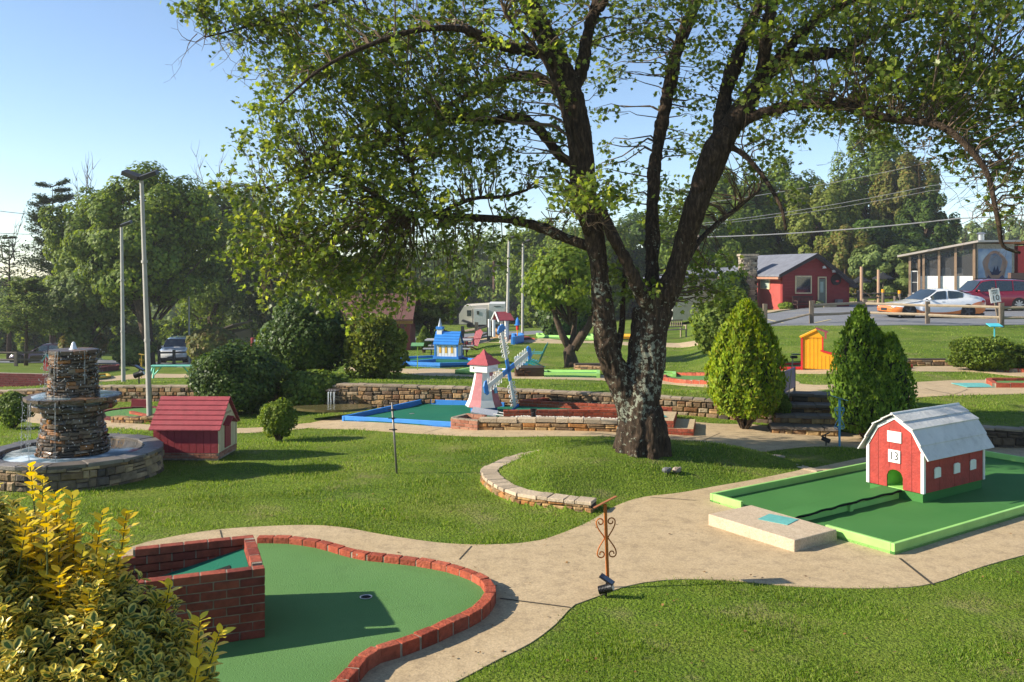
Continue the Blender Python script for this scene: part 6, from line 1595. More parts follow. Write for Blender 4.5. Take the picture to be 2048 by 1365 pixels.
blobs = [((40, 1290), 3.3, (.50, .45, .42)), ((170, 1340), 3.1, (.40, .4, .36)), ((290, 1390), 3.1, (.26, .3, .24)), ((-80, 1300), 3.2, (.5, .45, .52)), ((30, 1150), 3.5, (.30, .3, .24)), ((150, 1220), 3.4, (.26, .28, .22)), ((110, 1560), 3.0, (.62, .5, .5)), ((375, 1400), 3.2, (.10, .14, .16)), ((235, 1275), 3.25, (.17, .2, .18)), ((325, 1345), 3.2, (.14, .18, .14))]
C_, N_, T_ = [], [], []; sg_ = []
for (bx_, by_), Zb, rr in blobs:
    c = np.array(tuple(P(bx_, by_, Zb))); n = int(1900 * rr[0] * rr[2] / .2); d = rnd_unit(n); d[:, 1] = -np.abs(d[:, 1]) * .9 + .25 * rng.uniform(size=n); d[:, 2] = d[:, 2] * .8 + .2
    lump = 1 + .12 * np.sin(d[:, 0] * 9 + d[:, 2] * 7) ; pts = c + d * np.array(rr) * (rng.uniform(.82, 1.03, n) * lump)[:, None]
    for p_, d_ in zip(pts, d):
        ax = d_ * .55 + np.array([random.gauss(0, .25), random.gauss(0, .25), .75]); ax /= np.linalg.norm(ax)
        sg_.append((p_ - ax * .07, p_ + ax * .01, .0022, .0016))
        k = random.randint(4, 6); a0 = random.uniform(0, 6.28); s1 = np.cross(ax, [0, 0, 1.0]); s1 /= np.linalg.norm(s1) + 1e-6; s2 = np.cross(ax, s1)
        for j in range(k):
            a = a0 + j * 2.4; rad = s1 * math.cos(a) + s2 * math.sin(a); op = random.uniform(.5, 1.1); t_ = rad * op + ax * (1.1 - .35 * op)
            C_.append(p_ - ax * (.028 * j / k)); T_.append(t_); N_.append(ax * .9 - rad * .5 + np.random.default_rng(j).normal(size=3) * .1)
ok = len(C_)
varimesh('leaves', np.array(C_), rng.uniform(.026, .05, ok), np.array(N_), np.array(T_), M_VAR, vs_, .29)
# bright yellow shoots
YL = leafmat('yellow_leaf', [(.66, .48, .03), (.78, .58, .035), (.85, .68, .06), (.55, .50, .05)], .35, .35)
YT = np.array([(0, 0, 0), (.26, .3, .06), (.28, .6, .05), (.12, .88, 0), (0, 1, -.05), (-.12, .88, 0), (-.28, .6, .05), (-.26, .3, .06)])
C_, N_, T_ = [], [], []
for px, py, Z, l, lean in [(85, 955, 3.35, .30, .0), (145, 990, 3.2, .26, .06), (110, 985, 3.3, .24, -.03), (205, 1025, 3.15, .22, .08), (120, 1060, 3.1, .22, .02), (60, 930, 3.4, .14, -.05), (165, 1100, 3.05, .2, .05), (215, 1110, 3.0, .2, .1), (240, 1105, 3.1, .15, .1),
                              (180, 1180, 2.9, .2, .04), (100, 1150, 3.0, .2, 0), (400, 1235, 3.0, .18, .05), (440, 1262, 3.0, .12, .15), (395, 1335, 2.9, .12, .1), (75, 1090, 3.1, .18, -.05), (30, 1060, 3.2, .14, -.05), (195, 1255, 2.85, .14, 0), (150, 1050, 3.2, .2, .03), (340, 1170, 3.1, .10, .1)] + [(random.uniform(10, 260), random.uniform(1010, 1170), random.uniform(2.95, 3.3), random.uniform(.1, .2), random.uniform(-.05, .1)) for _ in range(20)]:
    tip = np.array(tuple(P(px, py, Z))); base_ = tip - np.array([lean * l * 2, 0, l]); sg_.append((base_ - (tip - base_) * .4, tip, .004, .002)); ax = (tip - base_) / np.linalg.norm(tip - base_)
    s1 = np.array([1., 0, -ax[0]]); s2 = np.cross(ax, s1); nn = int(l / .0085)
    for j in range(nn):
        f_ = j / nn; a = j * 1.62 + random.uniform(-.3, .3); rad = s1 * math.cos(a) + s2 * math.sin(a)
        C_.append(base_ + (tip - base_) * f_); T_.append(rad * (.9 - .35 * f_) + ax * .8); N_.append(ax - rad * .6)
    leafmesh('yellow_shoot', np.array(C_), rng.uniform(.038, .062, len(C_)), YT, YL, vs_, N_=np.array(N_), T_=np.array(T_), upbias=0); C_, N_, T_ = [], [], []

twigmesh('twigs', sg_, mat('green_stem', (.10, .12, .03), rough=.7), vs_, 3)
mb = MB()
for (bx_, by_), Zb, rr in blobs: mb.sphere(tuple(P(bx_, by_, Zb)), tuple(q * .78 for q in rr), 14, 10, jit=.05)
mb.build('dark_filler', mat('bush_core', (.012, .018, .006), (.02, .022, .01), rough=1.0), vs_, smooth=True)  # solid blobs fill the shrub, inner shade put into their dark colour

# ================================================================== shrubs
def cypress(label, px, Z, x0, x1, y0, matn, n=15000, lobes=None):
    b = GZ(px, Z); wd = (x1 - x0) * Z / F / 2; ht = H - (y0 - YH) * Z / F - b.z; cx = ((x0 + x1) / 2 - px) * Z / F
    t = thing('conical_evergreen', label, 'evergreen shrub', tuple(b), 0, 'conical evergreens by the stone steps')
    P_, D_ = [], []
    lobes = lobes or [(0, 0, 1, 1)]
    for lx, ly, hs, ws in lobes:
        k = int(n * ws / sum(l[3] for l in lobes)); f_ = rng.uniform(0, 1, k) ** .85; a = rng.uniform(0, 2 * math.pi, k)
        prof_ = np.where(f_ < .3, .62 + .38 * np.sin(f_ / .3 * math.pi / 2), np.cos(((f_ - .3) / .7) * math.pi / 2 * .98) ** .82)
        rib = 1 + .07 * np.sin(a * 7 + f_ * 5) + .05 * np.sin(a * 13 - f_ * 9) + .04 * np.sin(f_ * 30 + a * 3)
        rr = wd * ws * prof_ * rib * rng.uniform(.80, 1.03, k); z = .32 * 0 + ht * (.10 + .90 * f_) * hs
        P_.append(np.stack([cx + lx * wd + rr * np.cos(a), ly * wd + rr * np.sin(a) * .95, z], 1)); D_.append(np.stack([np.cos(a), np.sin(a), np.full(k, .2)], 1))
    P_ = np.concatenate(P_); D_ = np.concatenate(D_)
    T_ = np.tile([0, 0, 1.], (len(P_), 1)) + D_ * .45 + rng.normal(size=P_.shape) * .3
    leafmesh('foliage', P_, rng.uniform(.05, .11, len(P_)), PLUME * np.array([1.5, 1, 1]), matn, t, N_=D_ + rng.normal(size=P_.shape) * .55, T_=T_, upbias=0)
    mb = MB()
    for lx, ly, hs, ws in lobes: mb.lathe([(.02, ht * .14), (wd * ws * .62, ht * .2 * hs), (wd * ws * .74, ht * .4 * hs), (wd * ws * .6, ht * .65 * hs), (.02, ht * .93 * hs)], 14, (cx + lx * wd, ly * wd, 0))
    mb.build('dark_filler', mat('bush_core', (.012, .018, .006)), t, smooth=True)  # closed filler behind the foliage, coloured dark as the shaded inside
    sg = []
    for i in range(46):
        a = random.uniform(0, 6.28); r_ = wd * random.uniform(.3, .85); e = (cx * .7 + r_ * math.cos(a), r_ * math.sin(a), ht * random.uniform(.14, .3)); m_ = (e[0] * .4, e[1] * .4, e[2] * .45)
        sg.append(((random.uniform(-.05, .05), random.uniform(-.05, .05), -.05), m_, .016, .011)); sg.append((m_, e, .011, .004))
    twigmesh('stems', sg, M_TWIG, t, 5); return t
M_CY1 = leafmat('bright_cypress', [(.08, .15, .008), (.17, .27, .012), (.26, .36, .018), (.34, .42, .024), (.18, .17, .02)], .35, .6)
M_CY2 = leafmat('dark_arborvitae', [(.06, .125, .012), (.095, .18, .015), (.14, .24, .02), (.19, .29, .03)], .35, .6)
cypress('bright yellow green conical evergreen left of the stone steps', 1490, 17.1, 1418, 1566, 606, M_CY1, 17000)
cypress('darker green conical evergreen with two lobes right of the stone steps, behind the barn', 1736, 16.3, 1655, 1822, 617, M_CY2, 20000, [(-.22, 0, 1, .70), (.38, -.3, .80, .56), (.2, .3, .85, .7), (-.42, -.25, .66, .52), (.1, -.45, .55, .6)])
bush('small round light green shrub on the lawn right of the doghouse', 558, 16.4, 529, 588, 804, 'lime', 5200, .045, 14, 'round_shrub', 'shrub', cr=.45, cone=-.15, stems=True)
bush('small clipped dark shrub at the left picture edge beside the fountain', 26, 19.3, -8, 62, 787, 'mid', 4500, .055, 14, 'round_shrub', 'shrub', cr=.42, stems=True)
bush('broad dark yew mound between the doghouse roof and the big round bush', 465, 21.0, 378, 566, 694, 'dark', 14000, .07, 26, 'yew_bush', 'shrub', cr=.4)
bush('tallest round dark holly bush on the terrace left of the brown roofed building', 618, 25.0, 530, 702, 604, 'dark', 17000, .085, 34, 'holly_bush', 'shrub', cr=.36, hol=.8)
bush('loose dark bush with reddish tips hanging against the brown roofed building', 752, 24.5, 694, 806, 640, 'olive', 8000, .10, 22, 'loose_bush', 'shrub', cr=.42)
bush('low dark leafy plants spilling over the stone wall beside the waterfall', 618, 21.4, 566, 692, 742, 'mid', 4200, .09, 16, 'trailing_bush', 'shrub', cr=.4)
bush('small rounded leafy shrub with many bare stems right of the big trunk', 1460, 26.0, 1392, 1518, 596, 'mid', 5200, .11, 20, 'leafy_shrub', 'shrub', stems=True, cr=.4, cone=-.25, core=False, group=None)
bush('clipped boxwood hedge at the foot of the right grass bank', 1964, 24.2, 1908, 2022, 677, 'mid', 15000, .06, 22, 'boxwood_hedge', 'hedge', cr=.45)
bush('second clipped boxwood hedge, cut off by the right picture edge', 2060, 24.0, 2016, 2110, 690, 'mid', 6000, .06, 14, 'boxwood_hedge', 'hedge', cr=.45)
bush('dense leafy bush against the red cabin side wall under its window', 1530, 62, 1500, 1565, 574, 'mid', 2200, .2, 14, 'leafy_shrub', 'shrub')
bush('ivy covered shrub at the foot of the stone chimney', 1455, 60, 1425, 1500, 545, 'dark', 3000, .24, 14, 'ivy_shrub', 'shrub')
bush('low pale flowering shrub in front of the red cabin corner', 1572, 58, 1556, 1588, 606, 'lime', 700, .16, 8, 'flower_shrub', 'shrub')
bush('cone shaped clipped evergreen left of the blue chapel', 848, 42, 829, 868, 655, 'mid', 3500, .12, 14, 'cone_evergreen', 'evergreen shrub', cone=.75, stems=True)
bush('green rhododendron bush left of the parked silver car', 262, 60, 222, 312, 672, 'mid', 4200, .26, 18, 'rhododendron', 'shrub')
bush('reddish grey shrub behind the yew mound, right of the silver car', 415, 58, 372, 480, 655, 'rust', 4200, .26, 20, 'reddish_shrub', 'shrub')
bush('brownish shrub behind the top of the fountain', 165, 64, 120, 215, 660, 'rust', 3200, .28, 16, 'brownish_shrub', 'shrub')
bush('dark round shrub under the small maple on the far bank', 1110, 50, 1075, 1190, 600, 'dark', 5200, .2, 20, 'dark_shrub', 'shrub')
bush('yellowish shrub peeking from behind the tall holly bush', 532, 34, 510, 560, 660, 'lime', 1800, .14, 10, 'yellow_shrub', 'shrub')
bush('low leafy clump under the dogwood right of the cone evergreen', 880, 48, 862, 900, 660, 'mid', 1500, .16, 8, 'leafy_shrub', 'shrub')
bush('bright fern like plants beside the stone steps', 1560, 17.35, 1542, 1584, 785, 'lime', 700, .07, 8, 'fern_clump', 'plant', core=False)
# ================================================================== trees beyond the course
tree('broad dark green shade tree with several trunks behind the silver car', 300, 60, 345, 290, 'mid', n=14000, lf=.33, trunks=3, crown_lo=.3, clumps=90, group=None, name='shade_tree')
tree('mid green tree topped with bare branches, left of the tall leaning lamp pole', 185, 68, 380, 190, 'mid', n=9000, lf=.36, dead=4, clumps=70, name='tree')
tree('lighter green tree low in front of the dead topped tree', 165, 62, 500, 170, 'grey', n=6000, lf=.33, crown_lo=.15, clumps=60)
tree('tall feathery white pine at the upper left with layered boughs', 105, 75, 368, 190, 'pine', n=8000, lf=.34, shape='pine', name='pine_tree', cat='pine')
tree('pale pine with flat boughs and bare trunk at the left picture edge', 52, 58, 560, 170, 'grey', n=5000, lf=.3, shape='pine', crown_lo=.35, name='pine_tree', cat='pine')
tree('sparse dying pine with bare twigs at the far left edge', 18, 72, 470, 110, 'pine', n=900, lf=.3, shape='pine', crown_lo=.3, dead=3, name='pine_tree', cat='pine')
tree('grey green tree filling the gap behind the pale pine', -20, 90, 560, 220, 'grey', n=4500, lf=.42)
tree('large tree behind the shade tree with bare twigs on top', 420, 85, 365, 190, 'mid', n=8000, lf=.42, dead=4, crown_lo=.15, clumps=70)
tree('tree with bare top left of the big maple crown', 500, 95, 380, 150, 'grey', n=5000, lf=.45, dead=2, crown_lo=.1)
tree('dark tree behind the tall holly bush', 560, 90, 470, 200, 'dark', n=6000, lf=.42, crown_lo=.08)
tree('dark leafy tree behind the brown roofed building, left of its chimney pipe', 680, 80, 500, 190, 'mid', n=6500, lf=.4, crown_lo=.05)
tree('dark evergreen right behind the brown roofed building', 745, 60, 520, 110, 'dark', n=4500, lf=.3, crown_lo=.05)
tree('hazy green tree on the far ridge left of the camper', 800, 150, 480, 210, 'grey', n=5000, lf=.62, crown_lo=.05)
tree('mid green tree on the far ridge behind the camper', 920, 150, 465, 210, 'mid', n=5500, lf=.62, crown_lo=.05)
tree('dark ridge tree behind the white lamp poles', 1010, 145, 445, 190, 'mid', n=5000, lf=.62, crown_lo=.05)
tree('yellow green dogwood spreading over the road in front of the camper', 862, 55, 566, 118, 'olive', n=5200, lf=.2, crown_lo=.32, trunks=3, clumps=60, group=None, name='dogwood_tree')
tree('tree behind the small maple right of the white lamp poles', 1090, 110, 425, 180, 'mid', n=6000, lf=.5, crown_lo=.03)
tree('tree right behind the big maple trunk, lower left of its fork', 1190, 105, 430, 180, 'mid', n=6000, lf=.5, crown_lo=.03)
tree('dark tree seen through the fork of the big maple', 1290, 110, 415, 200, 'dark', n=6000, lf=.5, crown_lo=.03)
tree('green tree between the maple fork and the stone chimney', 1400, 92, 385, 190, 'mid', n=7000, lf=.42, crown_lo=.05)
tree('tall green tree behind the stone chimney', 1480, 98, 330, 170, 'mid', n=9000, lf=.45, crown_lo=.05)
tree('olive green tree behind the grey cabin roof', 1570, 100, 320, 175, 'mid', n=8000, lf=.45, crown_lo=.05)
tree('vine hung olive tree behind the red cabin gable', 1640, 92, 345, 180, 'olive', n=8000, lf=.4, crown_lo=.05)
tree('tallest pointed tree of the grove right of the cabin', 1742, 105, 252, 175, 'mid', n=11000, lf=.45, crown_lo=.05, clumps=80)
tree('rust tinted tree in the right grove beside the tallest one', 1812, 100, 300, 130, 'rust', n=7000, lf=.42, crown_lo=.3)
tree('dark green tree at the right end of the grove above the screened building', 1850, 96, 372, 120, 'dark', n=8000, lf=.4, crown_lo=.05)
tree('dark undergrowth tree low in the right grove', 1755, 88, 430, 220, 'dark', n=8000, lf=.4, crown_lo=.02)
tree('pale feathery sumac beside the black umbrellas', 1780, 80, 482, 150, 'grey', n=6000, lf=.4, crown_lo=.03, clumps=50, name='sumac_tree', group=None)
tree('low vine covered tree right behind the red cabin', 1690, 84, 450, 120, 'rust', n=5000, lf=.36, crown_lo=.03)
for i, (px, Z, yt, w_, lb) in enumerate([(1950, 190, 440, 110, 'round distant tree above the screened building roof'), (2020, 200, 425, 120, 'taller round distant tree at the right picture edge'), (1905, 200, 452, 90, 'small distant tree at the end of the right grove'), (2090, 180, 435, 130, 'distant tree just cut off by the right picture edge')]):
    tree(lb, px, Z, yt, w_, 'grey', n=3000, lf=.9, crown_lo=.03)
# small maple on the bank (its own forked trunk)
sm = G(1143, 735); sz = sm.y / F
t = thing('small_tree', 'small maple with a short forked trunk on the grassy bank behind the lime lane', 'tree', tuple(sm))
mb = MB(); q = lambda a, b, c=0: ((a - 1143) * sz, c, (735 - b) * sz)
mb.tube([q(1145, 745), q(1143, 728), q(1138, 705), q(1143, 690)], [.38, .27, .22, .2], 10)
mb.tube([q(1141, 700), q(1125, 672), q(1113, 640), q(1104, 610), q(1098, 560, .3)], [.17, .13, .1, .07, .04], 8)
mb.tube([q(1144, 695), q(1148, 670, .2), q(1152, 640, .3), q(1150, 590, .4)], [.16, .11, .08, .04], 8)
mb.tube([q(1146, 698), q(1165, 670), q(1178, 650, -.2), q(1190, 600, -.3), q(1195, 540)], [.2, .17, .13, .09, .04], 8)
mb.build('trunk', M_BARK, t, smooth=True)
A_, B_, Cc = crownpts((0, 0, 0), (78 * sz, 1.5, 68 * sz), 4200, 46, .3); off = np.array([-20 * sz, 0, (735 - 562) * sz])
leafmesh('crown', A_ + off, .16 * rng.uniform(.6, 1.2, len(A_)), MAPLE, LF['lime'], t, N_=B_ + rnd_unit(len(A_)) * .5)
twigmesh('limbs', [(q(1140, 650), tuple(c + off), .05, .012) for c in Cc[:30]], M_BARK, t, 4)
w_ = thing('distant_wood', 'wooded ridge closing the view far behind the course', 'wood'); w_['kind'] = 'stuff'
P_ = []
for px in np.arange(-500, 2600, 30):
    Z = 230 + 30 * math.sin(px * .011); b = GZ(px, Z); top = np.interp(px, [-500, 0, 200, 600, 1100, 1500, 1900, 2600], [575, 560, 560, 520, 500, 480, 468, 450]) + random.uniform(-8, 8); ht = H - (top - YH) * Z / F - b.z
    A_, B_, _c = crownpts((b.x, b.y, b.z + ht / 2 - 1), (6, 5, ht / 2 + 1), 420, 20, .35); P_.append(A_)
for x0_, x1_, Z0, tops in ((-500, 840, 97, [(-500, 600), (100, 610), (300, 640), (500, 640), (700, 620), (900, 585)]), (840, 1060, 146, [(840, 575), (1060, 570)]), (1060, 1120, 100, [(1060, 580), (1120, 580)]), (1120, 1420, 112, [(1120, 570), (1420, 540)]), (1380, 1960, 95, [(1380, 540), (1700, 520), (1960, 500)])):
    for px in np.arange(x0_, x1_, 22):
        Z = Z0 + 8 * random.random(); b = GZ(px, Z); top = np.interp(px, [q[0] for q in tops], [q[1] for q in tops]) + random.uniform(-10, 10); ht = H - (top - YH) * Z / F - b.z
        A_, B_, _c = crownpts((b.x, b.y, b.z + ht / 2 - .3), (1.6, 1.5, ht / 2 + .4), 900, 16, .4); P_.append(A_[:, :])
nb = sum(len(q) for q in P_) 
P_ = np.concatenate(P_); leafmesh('wood_foliage', P_, np.where(P_[:, 1] > 150, 1.3, .42) * rng.uniform(.6, 1.2, len(P_)), QUAD, LF['mid'], w_); 

# ================================================================== red cabin
def wallbox(t, name, x0, x1, y0, y1, z0_, z1_, m): mb = MB(); mb.box(x0, x1, y0, y1, z0_, z1_); return mb.build(name, m, t)
def clapmat(name, c, pitch, vert=False, c2=None):
    m = mat(name, c, c2, vs=3, rough=.7, bump=0, dirt=.15); t = m.node_tree; N = t.nodes; L = t.links; b = N['Principled BSDF']
    tc = N.new('ShaderNodeTexCoord'); w_ = N.new('ShaderNodeTexWave'); w_.wave_type = 'BANDS'; w_.wave_profile = 'SAW'; w_.bands_direction = 'X' if vert else 'Z'; w_.inputs['Scale'].default_value = .314 / pitch
    L.new(tc.outputs['Object'], w_.inputs['Vector']); bp = N.new('ShaderNodeBump'); bp.inputs['Strength'].default_value = 1; bp.inputs['Distance'].default_value = .03; L.new(w_.outputs[0], bp.inputs['Height']); L.new(bp.outputs[0], b.inputs['Normal'])
    return m
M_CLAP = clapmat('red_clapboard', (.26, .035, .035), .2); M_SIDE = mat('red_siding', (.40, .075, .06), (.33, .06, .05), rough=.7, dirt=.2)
M_SHING = rampmat('grey_shingles', ['#5b606a', '#656a74', '#6c717b', '#545962'], bump=.5, bs=20); M_SHINGB = mat('brown_shingles', (.15, .065, .05), (.11, .05, .04), vs=8, rough=.9, bump=.6, bs=12)
CZ = 58.0; cs = CZ / F
cab = thing('red_cabin', 'low red clapboard cabin with grey shingle roof, dark picture window and grey green door', 'cabin', tuple(P(1565, 612, CZ)), R(14))
k = CZ / F
W = 152 * k; Dp = 7.5; hl = 66 * k; hr_ = 62 * k; rg = 100 * k
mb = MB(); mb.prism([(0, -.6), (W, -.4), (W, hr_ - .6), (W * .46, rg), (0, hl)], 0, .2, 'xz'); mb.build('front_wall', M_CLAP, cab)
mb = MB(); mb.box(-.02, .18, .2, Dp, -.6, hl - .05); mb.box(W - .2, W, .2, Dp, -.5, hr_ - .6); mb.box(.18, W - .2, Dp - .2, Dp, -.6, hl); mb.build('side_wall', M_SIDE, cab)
def roofslab(x0, z0_, x1, z1_, y0, y1, th=.12):
    m = MB(); dx, dz = x1 - x0, z1_ - z0_; n_ = 12
    m.add([(x0, y0, z0_), (x1, y0, z1_), (x1, y1, z1_), (x0, y1, z0_), (x0, y0, z0_ + th), (x1, y0, z1_ + th), (x1, y1, z1_ + th), (x0, y1, z0_ + th)], [(3, 2, 1, 0), (4, 5, 6, 7), (0, 1, 5, 4), (1, 2, 6, 5), (2, 3, 7, 6), (3, 0, 4, 7)]); return m
m_ = roofslab(-.55, hl - .25, W * .46, rg + .05, -.5, Dp + .4); m2 = roofslab(W * .46, rg + .05, W + .4, hr_ - .85, -.5, Dp + .4); m_.add(m2.v, m2.f); rf_ = m_.build('roof', mat('slate_grey_roof', (.17, .18, .21), (.12, .125, .15), vs=2.5, rough=.9, bump=.6, bs=10), cab)
mb = MB()
for (xa, za, xb, zb_) in ((-.55, hl - .25, W * .46, rg + .05), (W * .46, rg + .05, W + .4, hr_ - .85)): mb.add([(xa, -.53, za - .1), (xb, -.53, zb_ - .1), (xb, -.53, zb_ + .13), (xa, -.53, za + .13), (xa, -.501, za - .1), (xb, -.501, zb_ - .1), (xb, -.501, zb_ + .13), (xa, -.501, za + .13)], [(0, 1, 2, 3), (7, 6, 5, 4), (0, 4, 5, 1), (2, 6, 7, 3), (1, 5, 6, 2), (3, 7, 4, 0)])
mb.build('barge_board', mat('dark_trim', (.04, .03, .03)), cab)
mb = MB(); mb.box(-.62, -.5, -.5, Dp + .4, hl - .42, hl - .28); mb.build('gutter', mat('copper_gutter', (.4, .2, .13), rough=.5), cab)
def win(t, x0, x1, z0_, z1_, y=-.0, fr=.07, fm=None, glass=M_GLASS, bars=0, nm='window', depth=.05):
    mb = MB(); mb.box(x0, x1, y - .05, y - .002, z0_, z0_ + fr); mb.box(x0, x1, y - .05, y - .002, z1_ - fr, z1_); mb.box(x0, x0 + fr, y - .05, y - .002, z0_ + fr, z1_ - fr); mb.box(x1 - fr, x1, y - .05, y - .002, z0_ + fr, z1_ - fr)
    for i in range(bars): z = z0_ + (z1_ - z0_) * (i + 1) / (bars + 1); mb.box(x0 + fr, x1 - fr, y - .045, y - .01, z - .02, z + .02)
    o = mb.build(nm, fm or M_CREAM, t); g = MB(); g.box(x0 + fr, x1 - fr, y - .02, y - .008, z0_ + fr, z1_ - fr); g.build('pane', glass, o); return o
win(cab, 28 * k, 65 * k, 24 * k, 60 * k, 0)
do = MB(); do.box(81 * k, 96 * k, -.06, -.004, .05, 54 * k); dd_ = do.build('door', mat('sage_door', (.16, .17, .13), (.13, .14, .11)), cab)
do = MB(); do.box(79 * k, 80.8 * k, -.09, -.002, .0, 56 * k); do.box(96.2 * k, 98 * k, -.09, -.002, .0, 56 * k); do.box(79 * k, 98 * k, -.09, -.002, 56 * k + .002, 58 * k); do.build('door_frame', M_CREAM, cab)
do = MB(); do.box(84 * k, 91 * k, -.07, -.061, 26 * k, 48 * k); do.build('door_pane', mat('pale_pane', (.35, .42, .36), rough=.15), dd_)
mb = MB(); mb.tube([(120 * k, -.12, 52 * k), (120 * k, -.01, 52 * k)], .36, 24); mb.build('round_sign', mat('black_disc', (.015, .012, .012), (.05, .02, .02), vs=3), cab); mb = MB(); mb.tube([(122 * k, -.13, 49 * k), (122 * k, -.121, 49 * k)], .13, 12, squash=.5); mb.build('red_mark', M_RED, cab)
Mw = Matrix(((0, 1, 0, 0), (1, 0, 0, 0), (0, 0, 1, 0), (0, 0, 0, 1)))
mb = MB(); y0_, y1_ = 1.5, 2.7; mb.box(-.08, -.021, y0_, y1_, 1.05, 2.05); wo = mb.build('window', M_CREAM, cab); mb = MB(); mb.box(-.09, -.081, y0_ + .08, y1_ - .08, 1.12, 1.98); mb.build('pane', mat('pale_pane', (.35, .42, .36)), wo)
for x, z in ((90, 78), (112, 70)):
    mb = MB(); mb.tube([(x * k, -.02, z * k), (x * k, -.22, z * k + .05)], .03, 6); mb.tube([(x * k, -.22, z * k + .05), (x * k, -.24, z * k - .1)], [.05, .14], 10); mb.build('wall_lamp', M_WHITE, cab)
mb = MB(); mb.box(118 * k, 130 * k, -.35, -.02, .05, 12 * k); mb.build('wall_vent', mat('grey_vent', (.2, .17, .16)), cab)
mb = MB(); mb.box(76 * k, 104 * k, -.9, -.01, -.3, .05); mb.build('doorstep', M_CONC, cab)
t = thing('stone_chimney', 'tall rough fieldstone chimney at the left end of the red cabin', 'chimney', tuple(GZ(1499, 60))); k2 = 60 / F
mb, mo = MB(), MB(); hc = (613 - 506) * k2; hw2 = 16 * k2
stonewall(mb, [(-hw2, .8), (-hw2, 0), (hw2, 0), (hw2, .8)], lambda a, b: -.4, hc + .4, .3, ch=(.08, .2), cw=(.15, .5), cap=.02, bul=.03); mo.box(-hw2 + .02, hw2 - .02, .02, .9, -.4, hc - .02)
mb.box(-hw2 - .08, hw2 + .08, -.08, .95, hc, hc + .14); mb.build('face_stones', rampmat('grey_stone', ['#8a7f72', '#a39684', '#6e655b', '#b3a590', '#7c6f60'], bump=1, bs=8), t); mo.build('core', M_MORT, t)
def bench(label, loc, rz, L_, m, back=True, hh=.45, name='bench', cat='bench'):
    t = thing(name, label, cat, tuple(loc), rz)
    mb = MB()
    for i in range(3): mb.box(-L_ / 2, L_ / 2, -.22 + i * .15, -.09 + i * .15, hh - .04, hh)
    mb.build('seat', m, t)
    if back:
        mb = MB(); mb.box(-L_ / 2, L_ / 2, .22, .26, hh + .42, hh + .5); mb.box(-L_ / 2, L_ / 2, .22, .26, hh + .08, hh + .14)
        for i in range(14): x = -L_ / 2 + .05 + i * (L_ - .1) / 13; mb.box(x - .02, x + .02, .225, .255, hh + .14, hh + .42)
        mb.build('backrest', m, t)
    for sx in (-1, 1):
        mb = MB(); x = sx * (L_ / 2 - .12)
        if back:
            mb.box(x - .03, x + .03, -.24, -.18, 0, hh - .04); mb.box(x - .03, x + .03, .2, .26, 0, hh + .06); mb.box(x - .035, x + .035, -.26, .2, hh + .18, hh + .22); mb.box(x - .03, x + .03, -.24, -.18, hh, hh + .18)
        else:
            for sy in (-1, 1): mb.tube([(x, sy * .08, hh - .06), (x + sx * .12, sy * .26, -.05)], .045, 4)
            mb.tube([(x - sx * .03, 0, .16), (x - sx * .35, 0, hh - .04)], .03, 4)
        mb.build('leg', m, t)
    return t
bench('dark wooden bench against the red cabin front wall', cab.matrix_basis @ Vector((38 * k, -.6, -.32)), R(14), 1.5, mat('dark_wood', (.06, .03, .025)))
bench('pale weathered bench half hidden behind the big maple trunk', GZ(1341, 47), .5, 2.0, M_WOODP)
bench('mint green backless bench on the left lawn', G(345, 757), .04, 1.8, mat('mint_paint', (.22, .62, .45), (.18, .52, .4)), back=False, hh=.55)
mb = MB(); mb.box(-.3, .3, -.15, .15, 0, .3); mb.sphere((0, 0, .4), (.3, .2, .2), 10, 8, jit=.2); o = mb.build('flower_box', mat('planter_green', (.10, .09, .05), (.12, .2, .05), vs=2)); o.location = cab.matrix_basis @ Vector((72 * k, -.6, -.25)); tag(o, 'small planter box with flowers beside the cabin door', 'planter')
# white house behind
wh2 = thing('white_house', 'white sided house behind the big maple with a grey sloping roof', 'house', tuple(P(1345, 620, 66)), R(8)); k2 = 66 / F
mb = MB(); mb.box(0, 130 * k2, 0, 8, -.8, 62 * k2); mb.build('wall', clapmat('white_clapboard', (.62, .60, .55), .2), wh2)
m_ = roofslab(-.4, 58 * k2, 150 * k2, 82 * k2, -.5, 8.5); m_.build('roof', MATS['slate_grey_roof'], wh2)

# ================================================================== screened building
SZ = 75.0; X0 = 794 * SZ / F; TH = R(-24)
sb = thing('screened_pavilion', 'screened timber pavilion with white board base, sloping roof and painted mural', 'building', tuple(P(1818, 588, SZ)), TH)
def U(d): return ((794 + d) * SZ / F - X0) / (math.cos(TH) - math.sin(TH) * (794 + d) / F)
def K(d): return (SZ + U(d) * math.sin(TH)) / F
k = SZ / F; x1 = U(132); D2 = 6; kr = K(132)
hL, hR = 76 * k, 104 * kr
M_TIM = mat('timber', (.30, .20, .13), (.24, .16, .10), vs=4, rough=.85, bump=.3, bs=8)
def hat(x): return hL + (hR - hL) * x / x1
mb = MB(); mb.box(0, x1, 0, D2, -1.2, -.02); mb.build('foundation', mat('plinth', (.33, .26, .2)), sb)
for d in (1.5, 20, 29, 60, 93, 130):
    mb = MB(); x = U(d); mb.box(x - .09, x + .09, -.12, .12, -.02, hat(x) - .1); mb.build('post', M_TIM, sb)
for d0, d1 in ((21, 59), (61, 129)): mb = MB(); mb.box(U(d0) + .05, U(d1) - .05, .0, .06, .02, 36 * K(60)); mb.build('white_boards', clapmat('white_vertical_boards', (.75, .75, .72), .2, True), sb)
